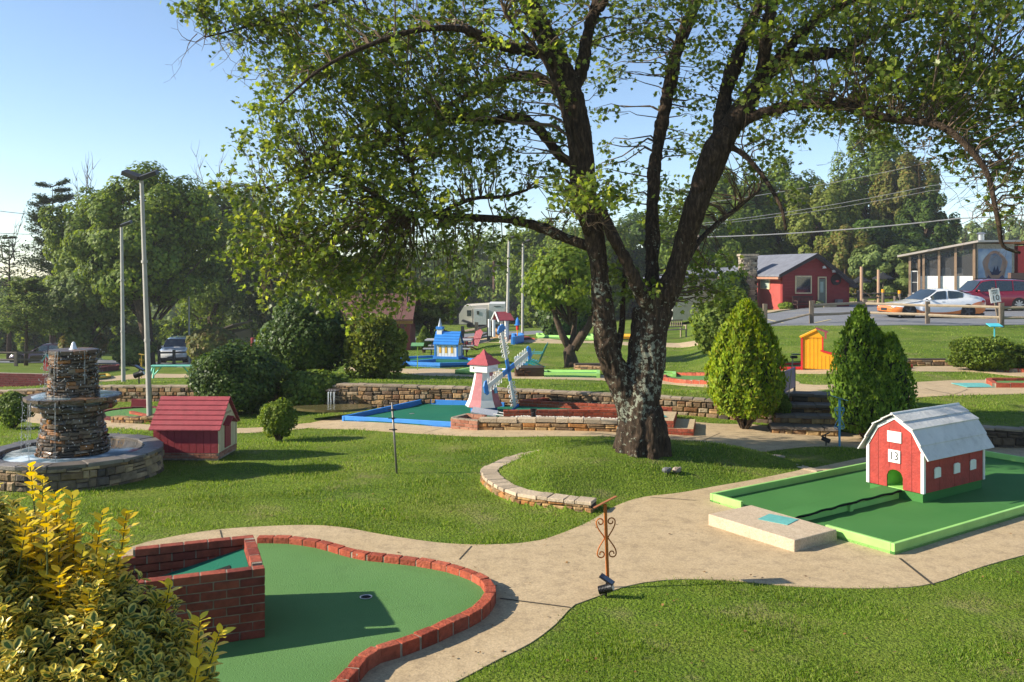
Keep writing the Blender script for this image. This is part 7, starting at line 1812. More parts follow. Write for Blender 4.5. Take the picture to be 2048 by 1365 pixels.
ms = bpy.data.materials.new('insect_screen'); ms.use_nodes = True; N = ms.node_tree.nodes; b_ = N['Principled BSDF']; b_.inputs['Base Color'].default_value = (.10, .10, .10, 1); tr = N.new('ShaderNodeBsdfTransparent'); mx = N.new('ShaderNodeMixShader'); mx.inputs[0].default_value = .55
ms.node_tree.links.new(tr.outputs[0], mx.inputs[1]); ms.node_tree.links.new(b_.outputs[0], mx.inputs[2]); ms.node_tree.links.new(mx.outputs[0], N['Material Output'].inputs[0])
for d0, d1, zl in ((2, 19, 50 * k), (21, 28, 36 * K(60)), (30, 59, 36 * K(60)), (61, 92, 36 * K(60)), (94, 129, 36 * K(60))):
    xa, xb = U(d0) + .06, U(d1) - .06; mb = MB(); mb.add([(xa, .1, zl), (xb, .1, zl), (xb, .1, hat(xb) - .1), (xa, .1, hat(xa) - .1)], [(0, 1, 2, 3)]); mb.build('insect_screen', ms, sb)
mb = MB(); mb.box(0, x1 + 2, D2 - .15, D2, 0, hL); mb.box(0, .1, .2, D2 - .15, 0, hL - .2); mb.build('back_wall', mat('inner_wall', (.20, .17, .14)), sb)
for d0, d1 in ((34, 56), (66, 86), (95, 110)):
    mb = MB(); mb.box(U(d0), U(d1), 1.2, 2.2, 0, 2.1); mb.box(U(d0) + .1, U(d1) - .1, 1.3, 2.1, 2.1, 2.2); mb.build('cabinet', mat('cabinet_grey', (.55, .53, .48)), sb)
win(sb, U(3), U(19), 0, 46 * k, 0, fr=.09, fm=M_WHITE, glass=mat('door_dark', (.04, .04, .045), rough=.3), bars=1, nm='screen_door')
sdw = 80 * kr; hm = hR - .12
Ms2 = TR(x1 + .14, .02, 0) @ rotz(R(30))
mb = MB(); mb.box(.0, sdw, 0, .2, -1.2, hm, Ms2); mb.build('block_wall', rampmat('pale_block', ['#8f8577', '#9b9182', '#857b6d'], bump=.3, bs=6), sb)
def muralmat():
    m = mat('mural_sky', (.12, .20, .36), (.42, .48, .56), vs=1.2, rough=.85); return m
z0m, z1m = 4 * kr, hm - 10 * kr
mu = MB(); mu.box(.1, sdw - .25, -.03, -.002, z0m, z1m, Ms2); muo = mu.build('mural', muralmat(), sb)
def mp2(pts, m, nm, off): q = MB(); q.prism([(.1 + a * (sdw - .35), z0m + b * (z1m - z0m)) for a, b in pts], -.03 - off, -.031 - off + .001, 'xz', Ms2); q.build(nm, m, muo)
mp2([(.5 + .36 * math.cos(a) * (1 + .1 * math.sin(5 * a)), .6 + .36 * math.sin(a)) for a in np.linspace(0, 6.1, 22)], mat('mural_peach', (.62, .34, .22), (.5, .38, .36), vs=2), 'painted_halo', .004)
mp2([(.5 + .2 * math.cos(a) * (1 + .12 * math.sin(4 * a)), .66 + .24 * math.sin(a)) for a in np.linspace(0, 6.1, 18)], mat('mural_blue', (.2, .28, .45), (.45, .45, .5), vs=2), 'painted_cloud', .007)
mp2([(0, .12), (.1, .34), (.2, .26), (.3, .4), (.42, .3), (.5, .2), (.6, .32), (.72, .4), (.85, .26), (1, .36), (1, .05), (0, .02)], mat('mural_purple', (.08, .06, .16), (.15, .15, .3), vs=3), 'painted_hills', .010)
mp2([(.33, .5), (.42, .46), (.48, .6), (.52, .5), (.58, .62), (.62, .48), (.7, .5), (.6, .4), (.4, .4)], mat('mural_navy', (.03, .05, .14)), 'painted_shape', .012)
mp2([(.25 + .5 * f, .0) for f in (0, 1)] + [(.5 + .25 * math.cos(a), .0 + .17 * math.sin(a)) for a in np.linspace(0, 3.14, 10)], mat('mural_teal', (.02, .14, .17)), 'painted_bush', .014)
mb = MB(); e_ = Ms2 @ Vector((sdw + .3, -.4, 0))
o5 = [(-.9, -.5, hL - .12), (x1 + .2, -.5, hR), (e_.x, e_.y, hR + .05), (e_.x, D2, hR), (-.9, D2, hL - .12)]
mb.add(o5 + [(a, b, c + .16) for a, b, c in o5], [(4, 3, 2, 1, 0), (5, 6, 7, 8, 9)] + [(i, (i + 1) % 5, 5 + (i + 1) % 5, 5 + i) for i in range(5)])
rf_ = mb.build('roof', mat('metal_roof', (.55, .48, .42), (.45, .38, .33), vs=2, rough=.5, metal=.2), sb)
mb = MB(); px_ = x1 + .5; mb.tube([(px_, 1.0, hR + .15), (px_, 1.0, hR + .72)], .24, 16); mb.tube([(px_, 1.0, hR + .72), (px_, 1.0, hR + .86)], [.4, .18], 16); mb.build('vent_pipe', mat('vent_steel', (.5, .5, .5), rough=.35, metal=.8), rf_)
mb = MB(); mb.box(-.3, U(24), -1.1, -.02, -1.2, -.3); mb.box(-.1, U(22), -.6, -.01, -.3, -.05); mb.build('steps', mat('plinth', (.33, .26, .2)), sb)
t = thing('red_kiosk', 'bright red kiosk with an orange awning at the right picture edge', 'kiosk', tuple(P(2036, 600, 74))); k2 = 74 / F
mb = MB(); mb.box(0, 3, 0, 3, -1, 108 * k2); mb.build('wall', M_RED, t); mb = MB(); mb.box(-1.9, 3.5, -.6, 3.5, 112 * k2, 117 * k2); mb.build('awning', mat('orange_awning', (.6, .2, .06)), t)
t = thing('planter_box', 'brown timber planter wall beyond the dark red car at the right picture edge', 'planter', tuple(P(2022, 592, 62))); mb = MB(); mb.box(0, 4, 0, .4, -1, 1.6); mb.build('boards', clapmat('brown_boards', (.13, .08, .06), .25), t)

# umbrellas, posts, bollards, picnic tables
def umbrella(label, px, py, Z, wpx):
    k = Z / F; t = thing('umbrella', label, 'umbrella', tuple(GZ(px, Z)), 0, 'black patio umbrellas'); zt_ = H - (py - YH) * k - t.location.z
    mb = MB(); n = 8; r = wpx * k / 2; mb.lathe([(.02, zt_ + .45), (r * .35, zt_ + .3), (r * .4, zt_ + .24), (r * .85, zt_ + .05), (r, zt_), (r, zt_ - .12)], n); mb.build('canopy', mat('black_canopy', (.015, .016, .018), rough=.8), t); mb = MB(); mb.tube([(0, 0, 0), (0, 0, zt_ + .4)], .03, 8); mb.build('pole', M_WOODG, t)
umbrella('black patio umbrella right of the two timber posts', 1766, 556, 70, 44)
umbrella('black patio umbrella half hidden by the cabin gable', 1722, 563, 70, 44)
for px, yt, yb, lb in ((1723, 528, 603, 'bare timber post nearest the red cabin'), (1757, 526, 592, 'bare timber post beside the black umbrella')):
    b = GZ(px, 64 if px < 1740 else 68); k = b.y / F; mb = MB(); mb.tube([(0, 0, -.3), (0, 0, (yb - yt) * k)], [.13, .11], 8); o = mb.build('timber_post', mat('light_timber', (.42, .27, .17), (.36, .22, .14))); o.location = b; tag(o, lb, 'post')
for i, (px, yt, yb) in enumerate(((1717, 576, 606), (1766, 573, 605), (1799, 569, 597), (1790, 580, 597))):
    Zb = 62 if i < 2 else 64; b = GZ(px, Zb); k = Zb / F
    t = thing('bollard', ['grey bollard at the cabin corner', 'yellow topped bollard left of the screened building', 'yellow topped bollard nearest the screened building steps', 'short wooden bollard between the two yellow topped ones'][i], 'bollard', tuple(b), 0, 'bollards at the parking edge')
    mb = MB(); mb.tube([(0, 0, -.2), (0, 0, (yb - yt) * k - .22)], .1, 10); mb.build('post', M_WOODG, t); mb = MB(); mb.tube([(0, 0, (yb - yt) * k - .22), (0, 0, (yb - yt) * k)], .108, 10); mb.build('cap', M_YELLOW if i in (1, 2) else M_WOODG, t)
def picnic(label, loc, rz, L_, m, dark=False):
    t = thing('picnic_table', label, 'picnic table', tuple(loc), rz); mb = MB(); mb.box(-L_ / 2, L_ / 2, -.38, .38, .72, .77); mb.build('table_top', m, t)
    for s in (-1, 1):
        mb = MB(); mb.box(-L_ / 2, L_ / 2, s * .75 - .13, s * .75 + .13, .42, .46); mb.build('seat', m, t)
        mb = MB(); x = s * (L_ / 2 - .3); mb.tube([(x, -.75, .0), (x, -.25, .72)], .025, 6); mb.tube([(x, .75, .0), (x, .25, .72)], .025, 6); mb.tube([(x, -.8, .4), (x, .8, .4)], .025, 6); mb.build('leg', M_BLACK, t)
    return t
picnic('grey picnic table behind the blue toy chapel', GZ(898, 36.5), -.05, 1.9, mat('table_grey', (.42, .42, .42)))
picnic('dark picnic table under the patio umbrellas left of the timber post', GZ(1738, 66), 0, 2.2, mat('table_dark', (.07, .06, .05)))
picnic('dark picnic table under the patio umbrellas right of the timber post', GZ(1775, 68), 0, 2.0, mat('table_dark', (.07, .06, .05)))

# adirondack chairs
def adirondack(label, loc, rz, m, s=1.0):
    t = thing('garden_chair', label, 'chair', tuple(loc), rz, 'plastic garden chairs', s)
    mb = MB()
    for i in range(5): mb.box(-.27 + .005, .27 - .005, -.25 + i * .11, -.15 + i * .11, .34 - i * .028, .36 - i * .028)
    mb.build('seat', m, t)
    mb = MB()
    for i in range(5):
        x = -.24 + i * .12; hh_ = .72 + (.1 - abs(i - 2) * .05)
        mb.box(x - .054, x + .054, 0, .02, 0, hh_, TR(0, .26, .22) @ Matrix.Rotation(-.42, 4, 'X'))
    mb.build('backrest', m, t, bevel=.01)
    for sx in (-1, 1):
        mb = MB(); mb.box(sx * .34 - .07, sx * .34 + .07, -.36, .42, .55, .575); mb.build('armrest', m, t, bevel=.008)
        mb = MB(); mb.box(sx * .3 - .015, sx * .3 + .015, -.33, -.24, 0, .55); mb.build('front_leg', m, t)
        mb = MB(); mb.add([(sx * .28 - .015, -.3, .36), (sx * .28 - .015, .5, 0), (sx * .28 - .015, .4, 0), (sx * .28 - .015, -.3, .27), (sx * .28 + .015, -.3, .36), (sx * .28 + .015, .5, 0), (sx * .28 + .015, .4, 0), (sx * .28 + .015, -.3, .27)], [(0, 1, 2, 3), (7, 6, 5, 4), (0, 4, 5, 1), (1, 5, 6, 2), (2, 6, 7, 3), (3, 7, 4, 0)]); mb.build('rear_leg', m, t)
    return t
adirondack('turquoise garden chair right of the windmill sails, seen from the side', G(1064, 736), R(-100), mat('turquoise_plastic', (.02, .30, .33), (.02, .25, .28), rough=.4), .98)
adirondack('dark red garden chair beside the blue toy chapel', GZ(938, 39.5), R(-55), mat('dark_red_plastic', (.22, .01, .02), rough=.4), 1.0)
adirondack('bright blue garden chair partly hidden behind the windmill sails', G(1044, 739), R(-95), mat('bright_blue_plastic', (.03, .25, .6), rough=.4), .7)

# ================================================================== yellow slide hole
YB = G(1604, 741); k = YB.y / F
ys = thing('yellow_slide', 'yellow boarded toy tower with a red pitched roof and sloping ball chute edged in red', 'toy tower', tuple(YB), R(-20))
Wd = 62 * k * .62; dp = 28 * k
X1 = 39 * k; X2 = 100 * k; ht_ = 74 * k; lo_ = 32 * k
mb = MB(); body = [(0, .05), (X2, .05), (X2, lo_ - .12), (X1, lo_ + 8 * k), (X1, ht_ - 6 * k), (0, ht_ - 6 * k)]
mb.prism(body, 0, .03, 'xz'); mb.prism(body, dp - .03, dp, 'xz'); mb.box(0, .03, .03, dp - .03, .05, ht_ - 6 * k); mb.box(X1 - .025, X1, .03, dp - .03, lo_ + 32 * k, ht_ - 6 * k); mb.build('boards', M_YELLOW, ys)
mb = MB()
for i in range(1, 9):
    x = i * 7.4 * k
    if x < X2 - .1: mb.box(x - .005, x + .005, -.004, -.0005, .05, (ht_ - 6 * k) if x < X1 - .03 else lo_ - .02 - .0 * x)
mb.build('board_gap', mat('ochre_gap', (.4, .2, .01)), ys)
mb = MB(); mb.box(-.03, .02, -.03, .04, 0, ht_ - 6 * k); mb.box(X1 - .02, X1 + .02, -.02, .0, lo_ + 8 * k, ht_ - 6 * k)
mb.add([(X1 - .06, -.03, lo_ + 7 * k), (X2, -.03, lo_ - .15), (X2, -.03, lo_ - .08), (X1 - .06, -.03, lo_ + 10 * k), (X1 - .06, .02, lo_ + 7 * k), (X2, .02, lo_ - .15), (X2, .02, lo_ - .08), (X1 - .06, .02, lo_ + 10 * k)], [(0, 1, 2, 3), (7, 6, 5, 4), (0, 4, 5, 1), (1, 5, 6, 2), (2, 6, 7, 3), (3, 7, 4, 0)])
mb.build('red_trim', M_RED, ys)
mb = MB(); mb.add([(X1, .03, lo_ + 7 * k), (X2, .03, lo_ - .16), (X2, dp - .03, lo_ - .16), (X1, dp - .03, lo_ + 7 * k)], [(0, 1, 2, 3)]); mb.box(X2 - .1, X2, .1, dp - .1, lo_ - .15, lo_ - .05); mb.build('chute', M_WHITE, ys)
mb = MB(); rz0 = ht_ - 6 * k
q = [(-.07, rz0 - .02), (X1 / 2, rz0 + 16 * k), (X1 + .02, rz0 + 16 * k), (X1 + .06, rz0 - .02)]
mb.add([(-.07, -.06, rz0 - .02), (X1 - .16, -.06, rz0 + 15 * k), (X1 - .16, dp + .06, rz0 + 15 * k), (-.07, dp + .06, rz0 - .02), (X1 - .16, -.06, rz0 + 12 * k), (-.02, -.06, rz0 - .04), (X1 - .16, dp + .06, rz0 + 12 * k), (-.02, dp + .06, rz0 - .04)], [(0, 1, 2, 3), (5, 4, 6, 7), (0, 1, 4, 5), (3, 2, 6, 7), (0, 5, 7, 3), (1, 4, 6, 2)]); mb.prism([(-.02, rz0 - .03), (X1 - .16, rz0 + 13 * k), (X1 + .02, rz0 - .03)], -.02, .01, 'xz'); mb.build('yellow_roof', M_YELLOW, ys)
mb = MB(); mb.add([(X1 - .18, -.07, rz0 + 15.5 * k), (X1 + .1, -.07, rz0 + 8 * k), (X1 + .1, dp + .07, rz0 + 8 * k), (X1 - .18, dp + .07, rz0 + 15.5 * k), (X1 - .18, -.07, rz0 + 17 * k), (X1 + .14, -.07, rz0 + 9 * k), (X1 + .14, dp + .07, rz0 + 9 * k), (X1 - .18, dp + .07, rz0 + 17 * k)], [(3, 2, 1, 0), (4, 5, 6, 7), (0, 1, 5, 4), (1, 2, 6, 5), (2, 3, 7, 6), (3, 0, 4, 7)])
mb.box(X1 + .05, X1 + .1, -.06, dp + .06, rz0 - 4 * k, rz0 + 8 * k); mb.build('red_roof', M_ROOFR, ys)
rh = thing('putting_green', 'red edged green felt hole running under the yellow toy tower', 'putting green')
pp = [G(1560, 742), G(1800, 739.5), G(1790, 731), G(1565, 733)]
sheet('felt', densify([tuple(p[:2]) for p in pp], .6), M_TURF2, .03, .6, rh)
for a, b, sd_ in ((pp[0], pp[1], 1), (pp[3], pp[2], -1), (pp[1], G(1826, 737), 1), (pp[0], pp[3], -1)):
    mb = MB(); board(mb, a, b, -.05, .1, .07, sd_); mb.build('edge_board', M_RED, rh)
stoneblock('low stone wall at the foot of the grass bank right of the yellow tower', 1795, 1912, 733, .2, .3)
# blue notice board on legs + solar lamp
bb_ = G(1578, 792); k = bb_.y / F
t = thing('notice_board', 'dark blue notice board on black metal legs at the head of the stone steps', 'notice board', tuple(bb_), 1.05)
mb = MB(); mb.box(-.5, .5, -.015, .015, 12 * k, 52 * k); mb.build('panel', mat('navy_panel', (.02, .04, .18), (.03, .05, .2), rough=.4), t)
for sx in (-1, 1): mb = MB(); mb.box(sx * .5 - .015, sx * .5 + .015, -.02, .02, -.05, 53 * k); mb.build('leg', M_BLACK, t)
mb = MB(); mb.box(-.485, .485, -.01, .01, 4 * k, 6 * k); mb.build('crossbar', M_BLACK, t)
ls = GZ(1570, 17.5); k = 17.5 / F
t = thing('solar_lamp', 'leaning silver solar path lamp with black head beside the blue notice board', 'lamp', tuple(ls))
mb = MB(); zt_ = H - (717 - YH) * k - ls.z; dx = 16 * k; mb.tube([(0, 0, 0), (dx, 0, zt_)], .012, 8); mb.build('pole', M_GALV, t)
mb = MB(); mb.box(-.04, .07, -.05, .05, -.02, .03, TR(dx, 0, zt_ + .02)); mb.box(-.02, .13, -.07, .07, .04, .055, TR(dx, 0, zt_ + .03)); mb.build('lamp_head', M_BLACK, t)

# ================================================================== fences
def railfence(label, pix, Zs, m_post=M_WOODG, m_rail=M_WOODP, h=1.05, rails=(.42, .85), drop=()):
    t = thing('rail_fence', label, 'fence'); pts = [GZ(p, z) for p, z in zip(pix, Zs)]
    for p in pts: mb = MB(); mb.box(-.09, .09, -.07, .07, -.3, h + random.uniform(-.04, .05), Matrix.Translation(p), j=.01); mb.build('post', m_post, t)
    for i, (a, b) in enumerate(zip(pts[:-1], pts[1:])):
        if i in drop:
            mb = MB(); mb.tube([a + Vector((0, 0, .05)), b + Vector((0, 0, h * .45))], [.06, .05], 6); mb.build('rail', m_rail, t); continue
        for r_ in rails: mb = MB(); mb.tube([a + Vector((0, 0, r_)), a.lerp(b, .5) + Vector((0, 0, r_ + random.uniform(-.03, .03))), b + Vector((0, 0, r_ + random.uniform(-.03, .03)))], [.06, .055, .05], 6, squash=1.2); mb.build('rail', m_rail, t)
    return t
railfence('weathered split rail fence along the parking lot with one fallen rail', [1530, 1623, 1730, 1855, 2003, 2160, 2330], [40.5, 41, 42, 40, 38, 38, 38], drop=(0,))
railfence('dark post and rail fence climbing the path above the blue chapel', [925, 953, 977, 985], [50, 46, 52, 60], h=1.15, m_rail=M_WOODG)
railfence('brown post and rail fence near the dark parked car on the far left', [-60, 32, 110, 190], [56, 56, 58, 62], h=.9, m_rail=M_WOODG)
railfence('dark post and rail fence before the silver car', [318, 348, 380, 420], [64, 64, 64, 64], h=1.0, m_rail=M_WOODG)

# brick wall at left, red toy barn, chapels etc.
bwl = thing('brick_wall', 'long low dark red brick wall at the left behind the fountain', 'brick wall'); a, b = GZ(-60, 28.3), GZ(100, 27.8)
mb, mm = MB(), MB(); brickrow(mb, a.xy, b.xy, a.z + .0, 7, bl=.3, bh=.062, depth=.2); mortarrow(mm, a.xy, b.xy, a.z - .2, a.z + .49, .18); mb.build('bricks', M_BRICKD, bwl); mm.build('mortar', M_MORTL, bwl)
rb_ = thing('toy_barn', 'tiny bright red toy barn with teal roof standing on the left brick wall', 'toy barn', tuple(P(93, 742, 28.6))); k = 28.6 / F
mb = MB(); mb.prism([(-6 * k, 0), (6 * k, 0), (6 * k, 20 * k), (0, 31 * k), (-6 * k, 20 * k)], -.0, .5, 'xz'); mb.build('wall', mat('bright_red', (.7, .06, .04)), rb_)
mb = MB()
for s in (-1, 1): mb.add([(0, -.05, 34 * k), (s * 8 * k, -.05, 20 * k), (s * 8 * k, .55, 20 * k), (0, .55, 34 * k), (0, -.05, 32 * k), (s * 7.5 * k, -.05, 18 * k), (s * 7.5 * k, .55, 18 * k), (0, .55, 32 * k)], [(0, 1, 2, 3), (7, 6, 5, 4), (0, 4, 5, 1), (1, 5, 6, 2), (2, 6, 7, 3), (3, 7, 4, 0)])
mb.build('roof', M_TEAL, rb_)
brickgreen('low dark brick edging of a far left green beyond the light pole', [(190, 746), (232, 741), (232, 738), (190, 740)], M_BRICKD, M_TURF, .25)
sp_ = G(278, 768); spot('black spotlight on the left lawn between the two tall lamp poles', sp_, 0, .12, 1.9)

# ================================================================== lamp poles
def pole(label, px, yb, Z, xt, yt, rpx, heads=1, m=M_GALV, base=None):
    b = GZ(px, Z); k = Z / F; t = thing('lamp_pole', label, 'lamp pole', tuple(b), 0, 'tall floodlight poles'); ht = H - (yt - YH) * k - b.z; dx = (xt - px) * k
    mb = MB(); mb.tube([(0, 0, -.2), (dx * .33, 0, ht * .33), (dx * .66, 0, ht * .66), (dx, 0, ht)], [rpx * k, rpx * k * .88, rpx * k * .76, rpx * k * .66], 12)
    for f_ in (.33, .66): mb.tube([(dx * f_, 0, ht * f_ - .03), (dx * f_, 0, ht * f_ + .03)], rpx * k * 1.08, 12)
    mb.build('pole', m, t, smooth=False)
    for h_ in range(heads):
        s = (-1, 1)[h_] if heads > 1 else 1
        mb = MB(); Mx = TR(dx + s * .2, -.05, ht + .12) @ Matrix.Rotation(-s * .35, 4, 'Y') @ Matrix.Rotation(.3, 4, 'X'); mb.box(-.2, .2, -.13, .13, -.04, .06, Mx); ob = mb.build('floodlight', mat('lamp_dark', (.06, .055, .05), rough=.5), t, bevel=.01); mb = MB(); mb.box(-.17, .17, -.1, .1, -.047, -.041, Mx); mb.build('lens', mat('lens', (.5, .5, .48)), ob)
    mb = MB(); mb.tube([(dx, 0, ht), (dx, 0, ht + .1)], .03, 6); mb.build('bracket', M_BLACK, t)
pole('tallest grey floodlight pole, leaning slightly, behind the doghouse', 300, 832, 20.6, 283, 362, 5.6, 2)
pole('shorter grey floodlight pole left of the leaning one', 247, 765, 33, 243, 455, 4.2, 1)
pole('thin grey lamp pole before the big holly, right of the silver car', 379, 730, 62, 377, 535, 2, 1)
pole('white lamp pole rising behind the windmill sails', 1014, 680, 46, 1018, 480, 3.5, 1)
pole('second white lamp pole right of the windmill sails', 1045, 678, 50, 1046, 488, 3, 1)
def simplepole(label, px, Z, yt, r, m, name='utility_pole', cat='utility pole', bar=False):
    b = GZ(px, Z); t = thing(name, label, cat, tuple(b)); ht = H - (yt - YH) * Z / F - b.z; mb = MB(); mb.tube([(0, 0, -.5), (0, 0, ht)], [r, r * .7], 8); mb.build('pole', m, t)
    if bar: mb = MB(); mb.box(-1.2, 1.2, -.06, .06, ht - .8, ht - .65); mb.build('crossarm', m, t); mb = MB(); mb.tube([(.35, -.1, ht - 1.9), (.35, -.1, ht - 1.1)], .22, 10); mb.build('transformer', mat('transformer_grey', (.3, .3, .3)), t)
    return t
M_POLE = mat('brown_pole', (.12, .07, .05), rough=.9)
simplepole('brown utility pole behind the white camper', 988, 140, 522, .28, M_POLE, bar=True)
simplepole('utility pole seen between the maple limbs left of the stone chimney', 1397, 75, 470, .14, M_WOODG)
simplepole('thin dark vent pipe above the brown roofed building', 815, 49, 548, .05, M_BLACK, 'vent_pole', 'pole')
def wire(label, pts, r=.02):
    mb = MB(); Q = [P(*p) for p in pts]; o_ = []
    for i in range(len(Q) - 1):
        for j in range(8): f = j / 8; q = Q[i].lerp(Q[i + 1], f); o_.append(q + Vector((0, 0, -.25 * 4 * f * (1 - f))))
    o_.append(Q[-1]); mb.tube(o_, r, 5); o = mb.build('power_cable', mat('cable', (.35, .34, .33), rough=.6)); tag(o, label, 'cable')
wire('lowest and thickest power cable crossing the right grove', [(1397, 475, 75), (1920, 437, 70), (2300, 400, 66)], .05)
wire('middle power cable crossing the right grove', [(1397, 448, 75), (1860, 372, 72), (2200, 310, 70)], .022)
wire('lower of the two thin middle cables crossing the right grove', [(1397, 452, 75), (1860, 382, 72), (2200, 325, 70)], .018)
wire('highest power cable crossing the right grove', [(1397, 408, 75), (1860, 325, 72), (2200, 255, 70)], .022)
wire('thin power cable at the left picture edge', [(-100, 408, 80), (180, 436, 90)], .03); wire('lower thin power cable at the left picture edge', [(-100, 455, 80), (100, 468, 90)], .03)
wire('power cable linking the brown pole and the white lamp poles', [(988, 560, 130), (1120, 552, 120)], .04)

# ================================================================== brown roofed building, camper, wishing well, rocket
br = thing('brown_building', 'brown building with shingled roof and deep porch behind the round bushes', 'building', tuple(GZ(820, 47))); k = 47 / F; zb_ = br.location.z
zz_ = lambda y: H - (y - YH) * k - zb_
mb = MB(); mb.box(-150 * k, -22 * k, .6, 8, -.5, zz_(648)); mb.build('wall', mat('red_brown_wall', (.24, .055, .04), (.2, .05, .035)), br)
for x in (-4, -70): mb = MB(); mb.box(x * k - .13, x * k + .13, -.13, .13, -.3, zz_(648)); mb.build('porch_post', mat('porch_red', (.25, .06, .04)), br)
mb = MB(); mb.box(-150 * k, 6 * k, -.1, .1, zz_(648), zz_(640)); mb.box(-11 * k, -8 * k, .1, .2, -.3, zz_(648)); mb.build('beam', mat('tan_beam', (.45, .24, .08)), br)
mb = MB(); mb.add([(-160 * k, -.5, zz_(641)), (8 * k, -.5, zz_(641)), (-2 * k, 4, zz_(594)), (-160 * k, 4, zz_(594)), (-160 * k, -.5, zz_(638)), (8 * k, -.5, zz_(638)), (-2 * k, 4, zz_(591)), (-160 * k, 4, zz_(591)), (-2 * k, 8.5, zz_(641)), (-160 * k, 8.5, zz_(641))], [(3, 2, 1, 0), (4, 5, 6, 7), (0, 1, 5, 4), (1, 2, 6, 5), (3, 0, 4, 7), (6, 8, 9, 7)]); mb.build('roof', M_SHINGB, br)
t = thing('tan_house', 'small tan roofed building glimpsed through the trees behind the yew mound', 'building', tuple(P(460, 690, 80))); k = 80 / F
mb = MB(); mb.box(-30 * k, 10 * k, 0, 5, -2, 24 * k); mb.build('wall', mat('tan_wall', (.35, .25, .12)), t); m_ = roofslab(-40 * k, 22 * k, 10 * k, 40 * k, -.6, 5.5); m_.build('roof', mat('tan_roof', (.3, .22, .17)), t)
RVZ = 128; k = RVZ / F
rv = thing('camper_trailer', 'white and beige camper trailer with slide out room parked beyond the road', 'camper', tuple(P(918, 655, RVZ)), 0); 
mb = MB(); mb.prism([(0, 6 * k), (0, 26 * k), (10 * k, 42 * k), (60 * k, 45 * k), (60 * k, 6 * k)], 0, 9, 'xz'); mb.build('body', mat('rv_beige', (.60, .54, .44), (.55, .5, .42)), rv)
mb = MB(); mb.box(60 * k + .01, 92 * k, -.2, 9, 6 * k, 47 * k); mb.build('rear_body', mat('rv_white', (.68, .68, .68)), rv)
mb = MB(); mb.box(30 * k, 55 * k, -1, -.01, 6 * k, 37 * k); mb.build('slide_out', mat('rv_white', (.68, .68, .68)), rv)
for a, b, c, d in ((16, 25, 22, 34), (36, 41, 26, 33)): mb = MB(); y = -.02 if a < 30 else -1.02; mb.box(a * k, b * k, y - .03, y, c * k, d * k); mb.build('window', M_GLASS, rv)
mb = MB(); mb.prism([(4 * k, 12 * k), (28 * k, 5 * k), (28 * k, 9 * k), (8 * k, 16 * k)], -.05, -.03, 'xz'); mb.prism([(62 * k, 14 * k), (90 * k, 8 * k), (90 * k, 11 * k), (66 * k, 17 * k)], -.25, -.22, 'xz'); mb.box(27 * k, 28.5 * k, -.06, -.02, 6 * k, 36 * k); mb.build('swoosh_stripes', mat('stripe_dark', (.05, .05, .055)), rv)
mb = MB(); mb.box(70 * k, 84 * k, -.24, -.21, 41 * k, 42.6 * k); mb.build('brand_lettering', mat('stripe_dark', (.05, .05, .055)), rv)
for x in (20, 24): mb = MB(); mb.tube([(x * k, -.1, 4 * k), (x * k, .3, 4 * k)], .36, 14); mb.build('wheel', M_BLACK, rv)
mb = MB(); mb.box(28 * k, 92 * k, .2, 8, 0, 6 * k); mb.build('underbody', M_BLACK, rv)
# wishing well
ww = P(1000, 662, 45.5); k = 45.5 / F
t = thing('toy_wishing_well', 'toy wishing well with faded red gable roof on white posts', 'toy house', tuple(ww), .35)
for x in (-13, 13):
    for y in (0, .7): mb = MB(); mb.box(x * k - .06, x * k + .06, y - .06, y + .06, -.3, 22 * k); mb.build('post', M_WHITE, t)
mb = MB()
for s in (-1, 1): mb.add([(-3 * k, s * .55 + .35, 20 * k), (28 * k, s * .55 + .35, 20 * k), (25 * k, .35, 36 * k), (-6 * k, .35, 36 * k), (-3 * k, s * .55 + .35, 21.5 * k), (28 * k, s * .55 + .35, 21.5 * k), (25 * k, .35, 37.5 * k), (-6 * k, .35, 37.5 * k)], [(3, 2, 1, 0), (4, 5, 6, 7), (0, 1, 5, 4), (1, 2, 6, 5), (2, 3, 7, 6), (3, 0, 4, 7)])
mb.build('roof', M_ROOFR, t)
mb = MB()
for s in (-1, 1): mb.tube([(-6 * k, .35, 37 * k), (-6 * k, .35 + s * .62, 18 * k)], .04, 5)
mb.build('gable_trim', M_WHITE, t)
t = thing('toy_rocket', 'small blue and red toy rocket on a yellow pole beside the white lamp poles', 'toy rocket', tuple(P(1035, 677, 45))); k = 45 / F
mb = MB(); mb.tube([(0, 0, 0), (0, 0, 18 * k)], .03, 6); mb.build('pole', M_YELLOW, t); mb = MB(); mb.tube([(0, 0, 17 * k), (0, 0, 26 * k)], .07, 8); mb.build('red_section', M_RED, t); mb = MB(); mb.tube([(0, 0, 26 * k), (0, 0, 36 * k), (0, 0, 42 * k)], [.1, .09, .01], 8); mb.tube([(0, 0, 26 * k), (0, 0, 28 * k)], .15, 8); mb.build('blue_section', M_BLUE, t)
t = thing('red_post_box', 'red and white upright post sign behind the yew mound', 'post sign', tuple(GZ(505, 45))); k = 45 / F; z = lambda y: H - (y - YH) * k - t.location.z
mb = MB(); mb.tube([(0, 0, 0), (0, 0, z(676))], .09, 10); mb.build('red_post', M_MAROON, t); mb = MB(); mb.box(.08, .2, -.05, .05, z(704), z(680)); mb.build('white_plate', M_WHITE, t)
brick_p = thing('brick_paving', 'ramp of red brick paving beside the toy wishing well', 'paving'); brick_p['kind'] = 'structure'
sheet('bricks', densify([tuple(G(a, b)[:2]) for a, b in ((1008, 679), (1070, 681), (1050, 674), (1020, 672))], .6), M_BRICKC, .08, .6, brick_p)

